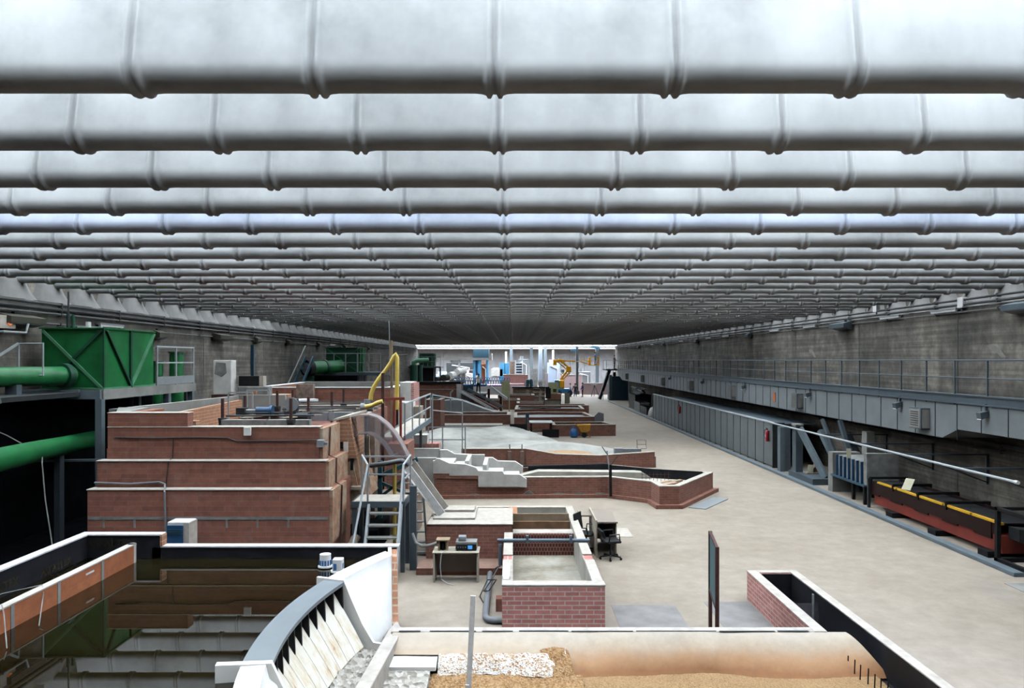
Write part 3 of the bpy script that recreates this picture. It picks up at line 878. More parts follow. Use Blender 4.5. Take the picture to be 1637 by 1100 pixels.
one('white_sack', 'white_plaster', 'white sack slumped at the far end of the grey panels', 'sack', lambda b: b.lathe([(0.3, 0), (0.36, 0.15), (0.3, 0.5), (0.18, 0.75), (0.05, 0.85)], 12.3, 65.4, 0, 10), smooth=True)
t = thing('end_staircase', 'blue steel stair tower under the far end of the catwalk', 'stair', (12.6, 93, 0))
part('tower', 'blue_steel', t, lambda b: (b.box(12.2, 14.4, 92.4, 95.4, 0, 3.0),))
part('column', 'slate_paint', t, lambda b: b.box(12.0, 12.35, 92.0, 92.4, 0, 3.2))
part('stringer', 'matt_black', t, lambda b: b.bar((10.9, 93.2, 0.1), (12.2, 93.2, 3.9), 0.9, 0.35))
part('landing', 'dark_steel', t, lambda b: b.box(11.6, XR-0.02, 92.0, 95.5, 3.72, 3.9))
part('landing_rail', 'rail_grey', t, lambda b: (b.tube([(11.65, 92.1, 3.9), (11.65, 92.1, 5.0), (13.0, 92.1, 5.0)], 0.03), b.tube([(11.65, 92.1, 4.45), (13.0, 92.1, 4.45)], 0.025), b.tube([(11.65, 92.1, 5.0), (11.65, 95.4, 5.0), (11.65, 95.4, 3.9)], 0.03)))
part('gate_rail', 'rail_grey', t, lambda b: b.tube([(11.2, 91.8, 0), (11.2, 91.8, 1.1), (11.9, 91.8, 1.1), (11.9, 91.8, 0)], 0.04))
# ================================================================ FOREGROUND: arch dam model, its pool and the sand basin
CX, CY, R0 = 4.74, 10.0, 8.0                    # centre and upstream radius of the arched crest
def arc(r, y):                                   # point of the arc of radius r at the height of plan y (measured on R0)
    a = math.asin((y - CY)/R0)
    return (CX - r*math.cos(a), CY + r*math.sin(a))

pool = thing('pool_tank', 'bitumen lined pool tank full of dark water, lower left corner', 'pool', (-5.5, 10, 0))
# outline of the outer wall, seen from above
part('rear_wall', 'bitumen', pool, lambda b: (b.box(-6.78, -2.2, 13.9, 14.05, 0, 1.48), b.box(-8.12, -6.62, 13.9, 14.05, 0, 1.7)))
part('coping', 'white_coping', pool, lambda b: (b.box(-6.62, -2.15, 13.88, 14.08, 1.48, 1.515), b.box(-8.16, -6.6, 13.88, 14.08, 1.7, 1.735), b.box(-8.16, -7.98, 5.5, 13.9, 1.7, 1.735)), bevel=0.008)
part('left_wall', 'bitumen', pool, lambda b: b.box(-8.14, -8.0, 5.5, 13.9, 0, 1.7))
part('jamb', 'brick_clay', pool, lambda b: b.box(-6.62, -6.58, 13.87, 14.06, 1.515, 1.72))
part('bed', 'shade_and_bed_black', pool, lambda b: b.box(-8.0, -3.0, 5.5, 13.9, 0.0, 0.1))
part('front_wall', 'bitumen', pool, lambda b: b.box(-8.14, -2.6, 5.35, 5.5, 0, 1.7))
dv = part('partition', 'brick_orange', pool, lambda b: b.box(-7.06, -6.94, 5.6, 13.55, 0.05, 1.61))
part('partition_edge', 'plaster_cap', dv, lambda b: (b.box(-7.07, -6.93, 5.6, 13.62, 1.61, 1.63), b.cyl((-7.0, 13.58, 0.3), (-7.0, 13.58, 1.63), 0.075)))
for y in (12.5, 11.3, 10.25, 9.3, 8.4):
    part('mortar_joint', 'concrete_light', dv, lambda b: b.box(-6.945, -6.93, y-0.035, y+0.035, 1.0, 1.62))
wpoly = [(-8.0, 5.5), (-8.0, 13.9), (-2.32, 13.9)] + [arc(8.0, y) for y in (13.5, 13, 12.5, 12, 11, 10, 9, 8, 7, 6)] + [(-2.7, 5.5)]
part('pool_water', 'murky_water', pool, lambda b: b.prism(wpoly[::-1], 1.18, 1.285))
for k, (p, lab) in enumerate(((((-7.9, 10.45, 1.3), (-7.4, 10.7, 1.62), (-7.0, 11.0, 1.66), (-6.92, 10.9, 1.55), (-6.6, 10.3, 1.3)), 'thin pale hose arching over the orange partition in the pool'),
                             (((-6.98, 10.1, 1.66), (-6.85, 9.95, 1.6), (-6.5, 9.5, 1.3)), 'short pale hose hanging from the orange partition, near the photo edge'))):
    one('hose', 'stone_grey', lab, 'hose', lambda b: b.tube(p, 0.007, 6))

for (x, y, z, s, rz) in ((-7.985, 11.5, 1.44, 0.2, 90), (-7.985, 12.95, 1.38, 0.19, 90)):
    text_part('stencil_lettering', 'ASFALTEX', s, (x, y, z), (math.radians(90), 0, math.radians(rz)), 'stencil_brown', pool)
text_part('stencil_lettering', 'ASFALTEX', 0.2, (-7.55, 13.885, 1.55), (math.radians(90), 0, 0), 'stencil_brown', pool)
part('chalk_mark', 'white_coping', dv, lambda b: b.box(-6.942, -6.936, 12.02, 12.25, 1.50, 1.53))
dam = thing('arch_dam_model', 'white arched dam model with grey crest and dark gussets', 'dam model', (-2.9, 10, 0))
def arc_wall(b, ro, ri, ya, yb, z0, z1, n=16, ro2=None, ri2=None):
    """curved solid between two radii; ro2 / ri2 give the radii at the top"""
    ro2 = ro if ro2 is None else ro2; ri2 = ri if ri2 is None else ri2
    vs, fs = [], []
    for i in range(n+1):
        y = ya + (yb-ya)*i/n
        for r, z in ((ro, z0), (ri, z0), (ri2, z1), (ro2, z1)):
            px, py = arc(r, y); vs.append((px, py, z))
    for i in range(n):
        a, c = 4*i, 4*i+4
        fs += [(a+k, c+k, c+(k+1) % 4, a+(k+1) % 4) for k in range(4)]
    fs += [(0, 1, 2, 3), (4*n+3, 4*n+2, 4*n+1, 4*n)]
    b.add(vs, fs)
part('upstream_wall', 'bitumen', dam, lambda b: arc_wall(b, 8.0, 7.9, 6.0, 13.85, 0.05, 1.40, 24), smooth=True)
part('crest', 'duct_metal', dam, lambda b: (arc_wall(b, 8.03, 7.67, 8.62, 11.93, 1.395, 1.45, 20),), smooth=True)
part('core', 'dark_steel', dam, lambda b: arc_wall(b, 7.9, 7.62, 8.62, 11.9, 0.05, 1.39, 20, 7.9, 7.86), smooth=True)
ys = [11.86 - 0.325*i for i in range(11)]
for i in range(10):                              # bays of the spillway face, with a groove between each two
    ya, yb_ = ys[i+1]+0.006, ys[i]-0.006
    def bay(b):
        rows = []
        for t in (0, 0.3, 0.6, 0.85, 1.0):
            r = 7.30 + 0.50*(0.9*t + 0.1*t*t)
            rows.append((r, 0.47 + 0.80*t))
        vs = []
        for r, z in rows:
            for y in (ya, yb_):
                px, py = arc(r, y); vs.append((px, py, z))
        for r, z in rows:
            for y in (ya, yb_):
                px, py = arc(r+0.06, y); vs.append((px, py, z))
        n = len(rows); fs = []
        for k in range(n-1):
            fs += [(2*k, 2*k+1, 2*k+3, 2*k+2), (2*n+2*k+1, 2*n+2*k, 2*n+2*k+2, 2*n+2*k+3), (2*k, 2*k+2, 2*n+2*k+2, 2*n+2*k), (2*k+3, 2*k+1, 2*n+2*k+1, 2*n+2*k+3)]
        fs += [(2*n-2, 2*n-1, 4*n-1, 4*n-2), (1, 0, 2*n, 2*n+1)]
        b.add(vs, fs)
    part('face_bay', 'rust_streaked_white', dam, bay)
for i in range(11):                              # dark gussets carrying the crest
    y = ys[i]
    def gus(b):
        pr = [(7.67, 1.395), (7.655, 1.03), (7.84, 1.27), (7.88, 1.395)]
        vs = []
        for dy in (-0.02, 0.02):
            for r, z in pr:
                px, py = arc(r, y+dy); vs.append((px, py, z))
        b.add(vs, [(3, 2, 1, 0), (4, 5, 6, 7), (0, 1, 5, 4), (1, 2, 6, 5), (2, 3, 7, 6), (3, 0, 4, 7)])
    part('gusset', 'matt_black', dam, gus)
def abut(b, ya, yb, n=14):
    rows = [(8.02, 1.30), (8.02, 1.46), (7.74, 1.46), (7.70, 1.30), (7.62, 1.22), (7.42, 0.85), (7.24, 0.5), (7.2, 0.0), (8.0, 0.0)]
    m_ = len(rows); vs = []
    for i in range(n+1):
        y = ya + (yb-ya)*i/n
        for r, z in rows:
            px, py = arc(r, y); vs.append((min(px, -2.06 - (py-12.6)*0.177), py, z))
    fs = []
    for i in range(n):
        for k in range(m_):
            fs.append((i*m_+k, i*m_+(k+1) % m_, (i+1)*m_+(k+1) % m_, (i+1)*m_+k))
    fs += [tuple(range(m_))[::-1], tuple(n*m_+k for k in range(m_))]
    b.add(vs, [f[::-1] for f in fs])
part('abutment', 'white_paint', dam, lambda b: abut(b, 11.97, 13.7), 'smooth white abutment at the far end of the dam', smooth=True)
part('abutment', 'white_paint', dam, lambda b: abut(b, 6.0, 8.55), 'white abutment at the near end of the dam', smooth=True)
def fin(b, y, w, r_out):
    pr = [(r_out, 1.2), (r_out, 1.49), (7.68, 1.47), (7.56, 1.2), (7.36, 0.8), (7.17, 0.52), (6.84, 0.50), (6.84, 0.42), (7.3, 0.40), (7.8, 0.9)]
    vs = []
    for dy in (-w, w):
        for r, z in pr:
            px, py = arc(r, y+dy); vs.append((px, py, z))
    n = len(pr)
    b.add(vs, [tuple(range(n)), tuple(range(2*n-1, n-1, -1))] + [((i+1) % n, i, n+i, n+(i+1) % n) for i in range(n)])
part('pier', 'white_paint', dam, lambda b: fin(b, 11.96, 0.03, 8.16))
part('pier', 'white_paint', dam, lambda b: fin(b, 8.6, 0.05, 8.3))
def end_loft(b, xo, w, dz):
    st = [(12.60, 0.47), (12.8, 0.56), (13.0, 0.72), (13.2, 0.95), (13.4, 1.2), (13.6, 1.38), (13.86, 1.46)]
    vs, fs = [], []
    for y, zt in st:
        x1 = -1.95 - (y-12.6)*0.177 - xo
        vs += [(x1-w, y, 0), (x1, y, 0), (x1, y, zt+dz), (x1-w, y, zt+dz)]
    for i in range(len(st)-1):
        fs += [(4*i+k, 4*i+(k+1) % 4, 4*i+4+(k+1) % 4, 4*i+4+k) for k in range(4)]
    n = 4*(len(st)-1)
    b.add(vs, [f[::-1] for f in fs] + [(0, 1, 2, 3), (n+3, n+2, n+1, n)])
part('end_brickwork', 'brick_clay', dam, lambda b: end_loft(b, 0.0, 0.11, 0.0))
part('end_render', 'plaster_cap', dam, lambda b: end_loft(b, 0.10, 0.07, 0.04))

# instrument cups standing in the water behind the far abutment
for x, y, rnd, lab in ((-3.36, 13.25, True, 'round white instrument cup with blue bars, left of the square one'), (-3.06, 12.95, False, 'square white instrument box with blue bars, right of the round cup')):
    t = thing('instrument_cup', lab, 'instrument', (x, y, 1.2))
    part('stand', 'matt_black', t, lambda b: b.cyl((x, y, 0.1), (x, y, 1.30), 0.09))
    part('saucer', 'white_paint', t, lambda b: b.cyl((x, y, 1.30), (x, y, 1.325), 0.13, n=20))
    if rnd:
        part('cup', 'white_paint', t, lambda b: b.cyl((x, y, 1.325), (x, y, 1.53), 0.098, n=20), smooth=True)
        for k in range(7):
            a = math.radians(-160 + 28*k)
            part('mark', 'print_blue', t, lambda b: b.bar((x+0.098*math.cos(a), y+0.098*math.sin(a), 1.34), (x+0.098*math.cos(a), y+0.098*math.sin(a), 1.43), 0.032, 0.012))
    else:
        part('cup', 'white_paint', t, lambda b: b.box(x-0.085, x+0.085, y-0.085, y+0.085, 1.325, 1.53), bevel=0.01)
        part('mark', 'print_blue', t, lambda b: (b.box(x-0.06, x-0.01, y-0.092, y-0.084, 1.35, 1.46),))
        part('mark', 'print_blue', t, lambda b: (b.box(x+0.084, x+0.092, y-0.04, y+0.02, 1.37, 1.45),))

# rough rock strip between the foot of the dam and the basin
def rock(u, v):
    y = 6.0 + 6.6*v
    x0 = arc(7.32, min(y, 12.4))[0]; x1 = -2.12 + 0.18*max(0, (y-10.5)/2)
    p = Vector((x0 + (x1-x0)*u, y, 0))
    return (p.x, y, 0.44 + 0.10*noise.noise(p*5) + 0.07*noise.noise(p*14) - 0.06*u)
one('rock_apron', 'rough_stone', 'strip of rough stone apron between the dam foot and the basin wall', 'rock apron', lambda b: (b.grid(16, 90, rock), b.box(-2.7, -2.1, 6.0, 12.0, 0.0, 0.2)), smooth='all')

basin = thing('sand_basin', 'sand basin with plastered bank in the foreground below the dam', 'basin', (1.5, 10, 0))
part('left_kerb', 'plaster_cap', basin, lambda b: b.prism([(-2.32, 6.0), (-2.14, 6.0), (-1.82, 12.2), (-1.98, 12.62), (-2.05, 12.2)], 0, 0.56), bevel=0.015)
part('far_ledge', 'plaster_cap', basin, lambda b: b.box(-1.98, 5.08, 12.0, 12.2, 0, 0.6), bevel=0.012)
part('seam', 'dark_steel', basin, lambda b: [b.box(x0, x0+l, 11.995+0.01*math.sin(x0*7), 12.03+0.01*math.sin(x0*5), 0.598, 0.606) for x0, l in ((-1.85, 0.35), (-1.35, 0.75), (-0.5, 0.5), (0.1, 0.8), (0.95, 1.0), (2.0, 1.3), (3.35, 0.9), (4.3, 0.5))])
def bank(u, v):
    x = -1.95 + 7.35*u
    t = min(1, max(0, (x-0.4)/0.6))
    yb = 11.50*(1-t) + (11.42 - 0.10*math.sin(x*1.7))*t
    zb = 0.42*(1-t) + 0.10*t
    yt = 12.0 - 0.0*u
    k = v
    y = yt + (yb-yt)*k
    z = 0.59 + (zb-0.59)*(k**1.35 if t > 0.5 else k)
    bulge = 0.06*math.exp(-((x-3.15)/0.13)**2)*(1-abs(2*k-1)) + 0.025*noise.noise(Vector((x*1.3, k*2, 0)))
    x_ = x + 0.42*max(0, (u-0.93)/0.07)*k*1.0
    return (x_, y - bulge, z + bulge*0.3)
part('bank', 'bank_plaster', basin, lambda b: b.grid(110, 14, bank), smooth='all')
def pebbles(u, v):
    x = -1.15 + 1.98*u; 
    yt, yb = 11.52, 11.22 - 0.05*math.sin(3*x)
    y = yt + (yb-yt)*v
    p = Vector((x, y, 0))
    right = 0.10*max(0, (u-0.9)/0.1)
    return (x + 0.02*noise.noise(p*9), y + right, 0.435 - 0.22*v**1.4 + 0.025*noise.noise(p*11) + right*0.5)
part('gravel_slope', 'gravel_white', basin, lambda b: b.grid(90, 16, pebbles), smooth='all')
def tongue(u, v):
    x = 0.42 + 0.45*u + 0.1*v; y = 11.6 - 0.55*v
    p = Vector((x, y, 0))
    return (x, y, 0.50 - 0.36*v**1.2 + 0.02*noise.noise(p*11) - 0.05*(2*u-1)**2)
part('gravel_tongue', 'gravel_brown', basin, lambda b: b.grid(20, 20, tongue), smooth='all')
def brown(u, v):
    x = -1.55 + 2.6*u; y = 11.25 - 0.55*v + 0.03*math.sin(x*5)
    p = Vector((x, y, 0))
    return (x, y, 0.225 - 0.12*v + 0.02*noise.noise(p*9))
part('gravel_foot', 'gravel_brown', basin, lambda b: b.grid(60, 12, brown), smooth='all')
def sand(u, v):
    x = -2.15 + 7.75*u; y = 6.0 + 5.5*v
    p = Vector((x, y, 0))
    return (x, y, 0.12 + 0.03*noise.noise(p*1.2) + 0.010*noise.noise(p*8))
part('sand_bed', 'wet_sand', basin, lambda b: (b.grid(90, 64, sand), b.box(-2.15, 5.5, 6.0, 11.9, 0, 0.05)), smooth='all')
part('cement_slab', 'white_paint', basin, lambda b: b.extr([(11.56, 0.40), (11.18, 0.36), (11.18, 0.30), (11.56, 0.30)], 'x', -2.0, -1.17), 'white cement slab set in the left corner of the bank')
part('stone_slab', 'rough_stone', basin, lambda b: b.extr([(11.17, 0.31), (10.5, 0.22), (10.5, 0.1), (11.17, 0.1)], 'x', -2.05, -1.25), 'rough grey slab below the white one')
random.seed(5)
for k in range(12):
    x, y = 5.16 + 0.32*(k/11)**0.7 + 0.02*random.random(), 11.72 - 0.15*k
    one('steel_pin', 'matt_black', 'thin dark steel pin in the row between the sand bed and the black trough', 'pin', lambda b: b.bar((x, y, 0.1), (x+0.01, y, 0.34 + 0.04*random.random()), 0.014), 'steel pins along the trough')

# long trough to the right of the basin
tr_ = thing('brick_trough', 'narrow brick trough lined black along the right of the basin', 'trough', (5.4, 10.7, 0))
part('left_wall', 'brick_pink', tr_, lambda b: b.box(4.90, 5.08, 12.2, 15.48, 0, 0.58))
part('right_wall', 'concrete_light', tr_, lambda b: b.box(5.78, 5.92, 5.9, 15.48, 0, 0.58))
part('end_wall', 'brick_pink', tr_, lambda b: b.box(5.08, 5.78, 15.3, 15.48, 0, 0.58))
part('coping', 'plaster_cap', tr_, lambda b: (b.box(4.89, 5.10, 12.0, 15.5, 0.58, 0.605), b.box(5.76, 5.93, 5.9, 15.5, 0.58, 0.605), b.box(5.10, 5.76, 15.33, 15.5, 0.58, 0.605)), bevel=0.008)
part('lining', 'bitumen', tr_, lambda b: (b.box(5.08, 5.1, 12.2, 15.3, 0.02, 0.58), b.box(5.755, 5.78, 5.9, 15.3, 0.02, 0.58), b.box(5.1, 5.76, 15.28, 15.31, 0.02, 0.58), b.box(5.1, 5.76, 11.9, 15.3, 0.0, 0.03), b.box(5.5, 5.76, 5.9, 11.9, 0.0, 0.06)))
part('glass_gate', 'acrylic', tr_, lambda b: b.box(5.12, 5.74, 13.9, 13.93, 0.05, 0.42))
one('gauge_rod', 'stone_grey', 'short grey gauge rod standing inside the black trough', 'rod', lambda b: b.cyl((5.62, 13.85, 0.02), (5.62, 13.85, 0.62), 0.02))

one('levelling_staff', 'white_coping', 'tall pale grey levelling staff standing in the sand basin', 'staff', lambda b: (b.bar((-0.62, 10.0, 0.12), (-0.54, 10.05, 1.80), 0.07, 0.035), b.bar((-0.622, 9.975, 0.12), (-0.615, 9.98, 0.62), 0.05, 0.02)))

t = thing('display_board', 'dark framed display board on two posts, seen nearly edge on', 'board', (3.53, 13.05, 0))
part('board', 'tinted_glass', t, lambda b: b.bar((3.445, 12.5, 1.30), (3.64, 13.62, 1.30), 0.03, 1.06))
for z in (1.83, 0.78):
    part('frame_rail', 'rusty_brown', t, lambda b: b.bar((3.445, 12.48, z), (3.64, 13.64, z), 0.05, 0.04))
part('post', 'rusty_brown', t, lambda b: b.bar((3.445, 12.48, 0), (3.445, 12.48, 1.85), 0.06, 0.05))
part('post', 'rusty_brown', t, lambda b: b.bar((3.64, 13.64, 0), (3.64, 13.64, 1.85), 0.06, 0.05))

# ================================================================ L-SHAPED BRICK TANK AND DESKS
t = thing('brick_tank', 'pink brick tank with sandy bed and pale coping, centre foreground', 'tank', (0.7, 17, 0))
part('front_wall', 'brick_pink', t, lambda b: b.box(-0.2, 1.72, 13.8, 14.02, 0, 0.78))
part('left_wall', 'brick_pink', t, lambda b: b.box(-0.2, -0.02, 14.02, 18.05, 0, 0.78))
part('right_wall', 'brick_pink', t, lambda b: b.box(1.52, 1.70, 14.02, 21.3, 0, 0.78))
part('far_wall', 'concrete_light', t, lambda b: b.box(-2.1, 1.52, 21.1, 21.3, 0, 0.78))
part('arm', 'brick_brown', t, lambda b: (b.box(-2.12, -0.02, 18.05, 20.0, 0, 0.98), b.box(-2.12, -1.95, 20.0, 21.1, 0, 0.78)))
part('plinth', 'brick_brown', t, lambda b: (b.box(-2.25, -0.2, 17.2, 18.05, 0, 0.16),))
part('coping', 'plaster_cap', t, lambda b: (b.box(-0.21, 1.73, 13.79, 14.04, 0.78, 0.815), b.box(-0.21, 0.0, 14.04, 15.55, 0.78, 0.815), b.box(-0.21, 0.0, 15.95, 18.0, 0.78, 0.815),
     b.box(1.5, 1.71, 14.04, 15.55, 0.78, 0.815), b.box(1.5, 1.71, 16.0, 21.3, 0.78, 0.815), b.box(-2.1, 1.5, 21.08, 21.31, 0.78, 0.815)), bevel=0.01)
part('arm_top', 'plaster_cap', t, lambda b: (b.box(-2.1, 0.0, 18.03, 20.0, 0.98, 1.01), b.box(-2.0, -0.95, 18.5, 19.9, 1.01, 1.06), b.box(-1.9, -1.0, 19.2, 19.8, 1.06, 1.12)), bevel=0.01)
part('bed', 'sandy_bed', t, lambda b: b.box(-0.02, 1.52, 14.02, 21.1, 0.02, 0.2))
part('inner_render', 'plaster_inside', t, lambda b: (b.box(-0.02, 0.0, 14.02, 18.1, 0.2, 0.78), b.box(1.5, 1.52, 14.02, 21.1, 0.2, 0.78), b.box(-0.02, 1.5, 21.08, 21.1, 0.2, 0.78), b.box(-0.02, 1.5, 14.02, 14.04, 0.2, 0.78)))
part('lattice_wall', 'tile_lattice', t, lambda b: b.box(0.0, 1.5, 18.2, 18.32, 0.2, 0.72))
part('lattice_top', 'plaster_cap', t, lambda b: b.box(0.0, 1.5, 18.3, 18.75, 0.66, 0.72))
part('weir_board', 'brown_board', t, lambda b: b.box(0.0, 1.5, 19.35, 19.41, 0.2, 0.78))
part('weir_board', 'sawn_board', t, lambda b: b.box(0.0, 1.5, 19.85, 19.91, 0.2, 0.88))
part('weir_board', 'pale_wood', t, lambda b: b.box(0.02, 1.45, 14.55, 14.6, 0.2, 0.66))
part('sill', 'brick_clay', t, lambda b: b.box(-0.12, 0.12, 20.0, 21.1, 0.2, 0.82))
one('gauge_pipe', 'pipe_blue', 'blue grey pipe laid across the pink brick tank', 'pipe', lambda b: (b.tube([(-0.36, 17.0, 0.86), (1.76, 17.0, 0.86)], 0.04, 10), b.box(0.3, 0.36, 16.94, 17.06, 0.8, 0.97), b.box(1.3, 1.36, 16.94, 17.06, 0.8, 0.97), b.tube([(-0.29, 16.97, 0.78), (-0.29, 16.97, 0.3)], 0.045, 8)))
one('white_channel', 'white_paint', 'short white plastic channel resting on the left coping of the pink tank', 'channel', lambda b: (b.box(-0.2, -0.06, 14.1, 15.2, 0.817, 0.83), b.box(-0.2, -0.185, 14.1, 15.2, 0.83, 0.88), b.box(-0.075, -0.06, 14.1, 15.2, 0.83, 0.88)))
one('drain_pipe', 'tube_grey', 'grey drain pipe on the floor along the left of the pink tank', 'pipe', lambda b: b.tube([(-0.53, 17.1, 0.07), (-0.53, 14.4, 0.07), (-0.52, 14.18, 0.07), (-0.46, 14.06, 0.07), (-0.35, 14.02, 0.07), (-0.2, 14.02, 0.07)], 0.065, 12), smooth=True)
one('loose_brick', 'brick_red', 'loose brown brick standing by the left wall of the pink tank', 'brick', lambda b: b.box(-0.34, -0.22, 14.7, 14.95, 0, 0.25))
one('cable_tangle', 'dark_steel', 'tangle of dark cable hanging by the grey drain pipe', 'cable', lambda b: b.tube([(-0.28, 16.9, 0.3), (-0.4, 16.5, 0.35), (-0.3, 16.2, 0.5), (-0.45, 15.9, 0.3), (-0.62, 15.7, 0.1), (-0.5, 15.4, 0.2), (-0.35, 15.5, 0.4), (-0.55, 16.0, 0.25), (-0.7, 15.6, 0.02), (-0.6, 15.2, 0.02)], 0.014, 6))

d_ = thing('desk', 'pale laminate desk with measuring gear by the brick tank arm', 'desk', (-1.28, 16.85, 0))
part('desk_top', 'beige_laminate', d_, lambda b: b.box(-1.81, -0.76, 16.6, 17.15, 0.655, 0.685), bevel=0.005)
for x in (-1.78, -0.80):
    part('leg', 'beige_laminate', d_, lambda b: b.box(x-0.015, x+0.02, 16.63, 17.12, 0, 0.655))
part('modesty_panel', 'taupe_laminate', d_, lambda b: b.box(-1.76, -0.80, 17.05, 17.08, 0.12, 0.655))
t = thing('wooden_box', 'small open wooden box on the left of the desk', 'box', (-1.57, 16.85, 0.685))
part('box_shell', 'sawn_board', t, lambda b: (b.box(-1.70, -1.66, 16.75, 16.98, 0.685, 0.91), b.box(-1.52, -1.48, 16.75, 16.98, 0.685, 0.91), b.box(-1.74, -1.44, 16.72, 17.0, 0.91, 0.935), b.box(-1.66, -1.52, 16.95, 16.98, 0.685, 0.91)))
part('gauge', 'black_plastic', t, lambda b: b.cyl((-1.59, 16.85, 0.685), (-1.59, 16.85, 0.85), 0.045))
t = thing('oscilloscope', 'wide measuring instrument with black front and blue screen on the desk', 'instrument', (-1.05, 16.9, 0.685))
part('case', 'concrete_light', t, lambda b: b.box(-1.3, -0.82, 16.74, 17.08, 0.70, 0.885), bevel=0.008)
part('front_panel', 'black_plastic', t, lambda b: b.box(-1.29, -0.83, 16.725, 16.745, 0.71, 0.835))
part('screen', 'screen_blue', t, lambda b: b.box(-1.02, -0.92, 16.72, 16.727, 0.73, 0.81))
for k in range(4):
    part('knob', 'steel_grey', t, lambda b: b.cyl((-1.24+0.055*k, 16.726, 0.77), (-1.24+0.055*k, 16.71, 0.77), 0.012, n=8))
for x in (-1.26, -0.86):
    part('foot', 'black_plastic', t, lambda b: b.box(x-0.02, x+0.02, 16.76, 17.04, 0.685, 0.70))
one('power_supply', 'steel_grey', 'small grey unit stacked on top of the black fronted instrument', 'instrument', lambda b: (b.box(-1.24, -1.07, 16.8, 17.0, 0.885, 0.99), b.box(-1.22, -1.09, 16.79, 16.8, 0.9, 0.97)), bevel=0.008)
one('cable', 'paper_white', 'white cable hanging from the desk top down to the floor', 'cable', lambda b: b.tube([(-1.6, 16.75, 0.69), (-1.6, 16.58, 0.68), (-1.63, 16.57, 0.4), (-1.6, 16.55, 0.1), (-1.45, 16.5, 0.015), (-1.3, 16.4, 0.012)], 0.008, 6))
one('corrugated_hose', 'stone_grey', 'grey corrugated hose drooping between the stair and the desk', 'hose', lambda b: b.tube([(-2.35, 17.3, 0.95), (-2.25, 17.2, 0.75), (-2.1, 17.1, 0.70), (-1.9, 16.95, 0.76), (-1.72, 16.85, 0.84)], 0.035, 8), smooth=True)

d_ = thing('desk', 'taupe topped desk with tall beige screen right of the brick tank', 'desk', (2.3, 19.6, 0))
part('desk_top', 'taupe_laminate', d_, lambda b: b.box(2.14, 2.68, 18.9, 20.4, 0.83, 0.87), bevel=0.005)
part('return_top', 'taupe_laminate', d_, lambda b: b.box(1.78, 2.10, 19.7, 20.4, 0.83, 0.87))
part('screen_panel', 'beige_laminate', d_, lambda b: b.box(2.10, 2.14, 18.75, 20.42, 0.0, 0.94))
part('leg', 'beige_laminate', d_, lambda b: b.box(2.63, 2.66, 18.95, 20.38, 0, 0.83))
part('leg', 'beige_laminate', d_, lambda b: b.box(1.8, 1.83, 19.75, 20.38, 0, 0.83))
part('back_panel', 'plaster_inside', d_, lambda b: b.box(2.14, 2.63, 20.3, 20.34, 0.1, 0.83))

def office_chair(x, y, rz, lab, top=1.0):
    t = thing('office_chair', lab, 'chair', (0, 0, 0), None)
    for k in range(5):
        a = 2*math.pi*k/5 + 0.3
        l_ = part('leg', 'black_plastic', t, lambda b: b.bar((0.04*math.cos(a), 0.04*math.sin(a), 0.09), (0.27*math.cos(a), 0.27*math.sin(a), 0.07), 0.04, 0.03))
        part('caster', 'black_plastic', l_, lambda b: b.cyl((0.27*math.cos(a)-0.02, 0.27*math.sin(a), 0.03), (0.27*math.cos(a)+0.02, 0.27*math.sin(a), 0.03), 0.03))
    part('gas_column', 'dark_steel', t, lambda b: (b.cyl((0, 0, 0.06), (0, 0, 0.25), 0.035), b.cyl((0, 0, 0.25), (0, 0, 0.44), 0.02)))
    part('seat', 'black_plastic', t, lambda b: b.box(-0.23, 0.23, -0.22, 0.22, 0.43, 0.50), bevel=0.03)
    part('backrest', 'black_plastic', t, lambda b: b.extr([(0.18, 0.56), (0.24, 0.56), (0.30, top-0.02), (0.25, top)], 'x', -0.21, 0.21), bevel=0.02)
    part('back_stem', 'dark_steel', t, lambda b: b.tube([(0, 0.05, 0.42), (0, 0.24, 0.44), (0, 0.26, 0.7)], 0.02))
    for s in (-1, 1):
        part('armrest', 'black_plastic', t, lambda b: b.tube([(s*0.24, 0.12, 0.44), (s*0.27, 0.1, 0.66), (s*0.27, -0.14, 0.67), (s*0.26, -0.16, 0.5)], 0.018))
    t.location = (x, y, 0); t.rotation_euler = (0, 0, rz)
    return t
office_chair(2.46, 18.62, math.radians(100), 'black office chair on castors in front of the taupe desk', 0.76)
office_chair(1.92, 19.35, math.radians(60), 'black office chair half hidden behind the beige desk screen')

# ================================================================ ROW 2: long brick basin with white stepped channel
P2 = [(-2.85, 26.74), (3.45, 27.0), (4.85, 25.95), (4.95, 24.98), (5.62, 25.0), (7.6, 28.1), (5.45, 29.0), (3.85, 30.2), (0.48, 29.6), (-2.8, 29.4)]
t = thing('stepped_channel_basin', 'long low brick basin with white stepped channel at its left end', 'basin', (1.5, 27.5, 0))
part('brick_wall', 'brick_brown', t, lambda b: b.ring(P2, 0, 0.2, 0, 0.72))
part('plinth', 'brick_brown', t, lambda b: b.ring(P2, -0.16, 0, 0, 0.13))
part('coping', 'plaster_cap', t, lambda b: b.ring(P2, -0.01, 0.22, 0.72, 0.755))
part('bed', 'plaster_cap', t, lambda b: b.prism(offset(P2, 0.2), 0.02, 0.42))
part('black_lining', 'bitumen', t, lambda b: (b.ring([(7.2, 28.05), (5.42, 28.78), (3.8, 29.98), (0.6, 29.38)], 0, 0.03, 0.42, 0.78, False), b.ring([(0.3, 29.5), (3.86, 30.12)], -0.12, 0.05, 0.755, 0.80, False)))
part('inner_slope', 'plaster_inside', t, lambda b: b.extr([(-0.2, 0.42), (1.0, 0.7), (5.0, 0.66), (5.4, 0.42)], 'y', 28.6, 29.2))
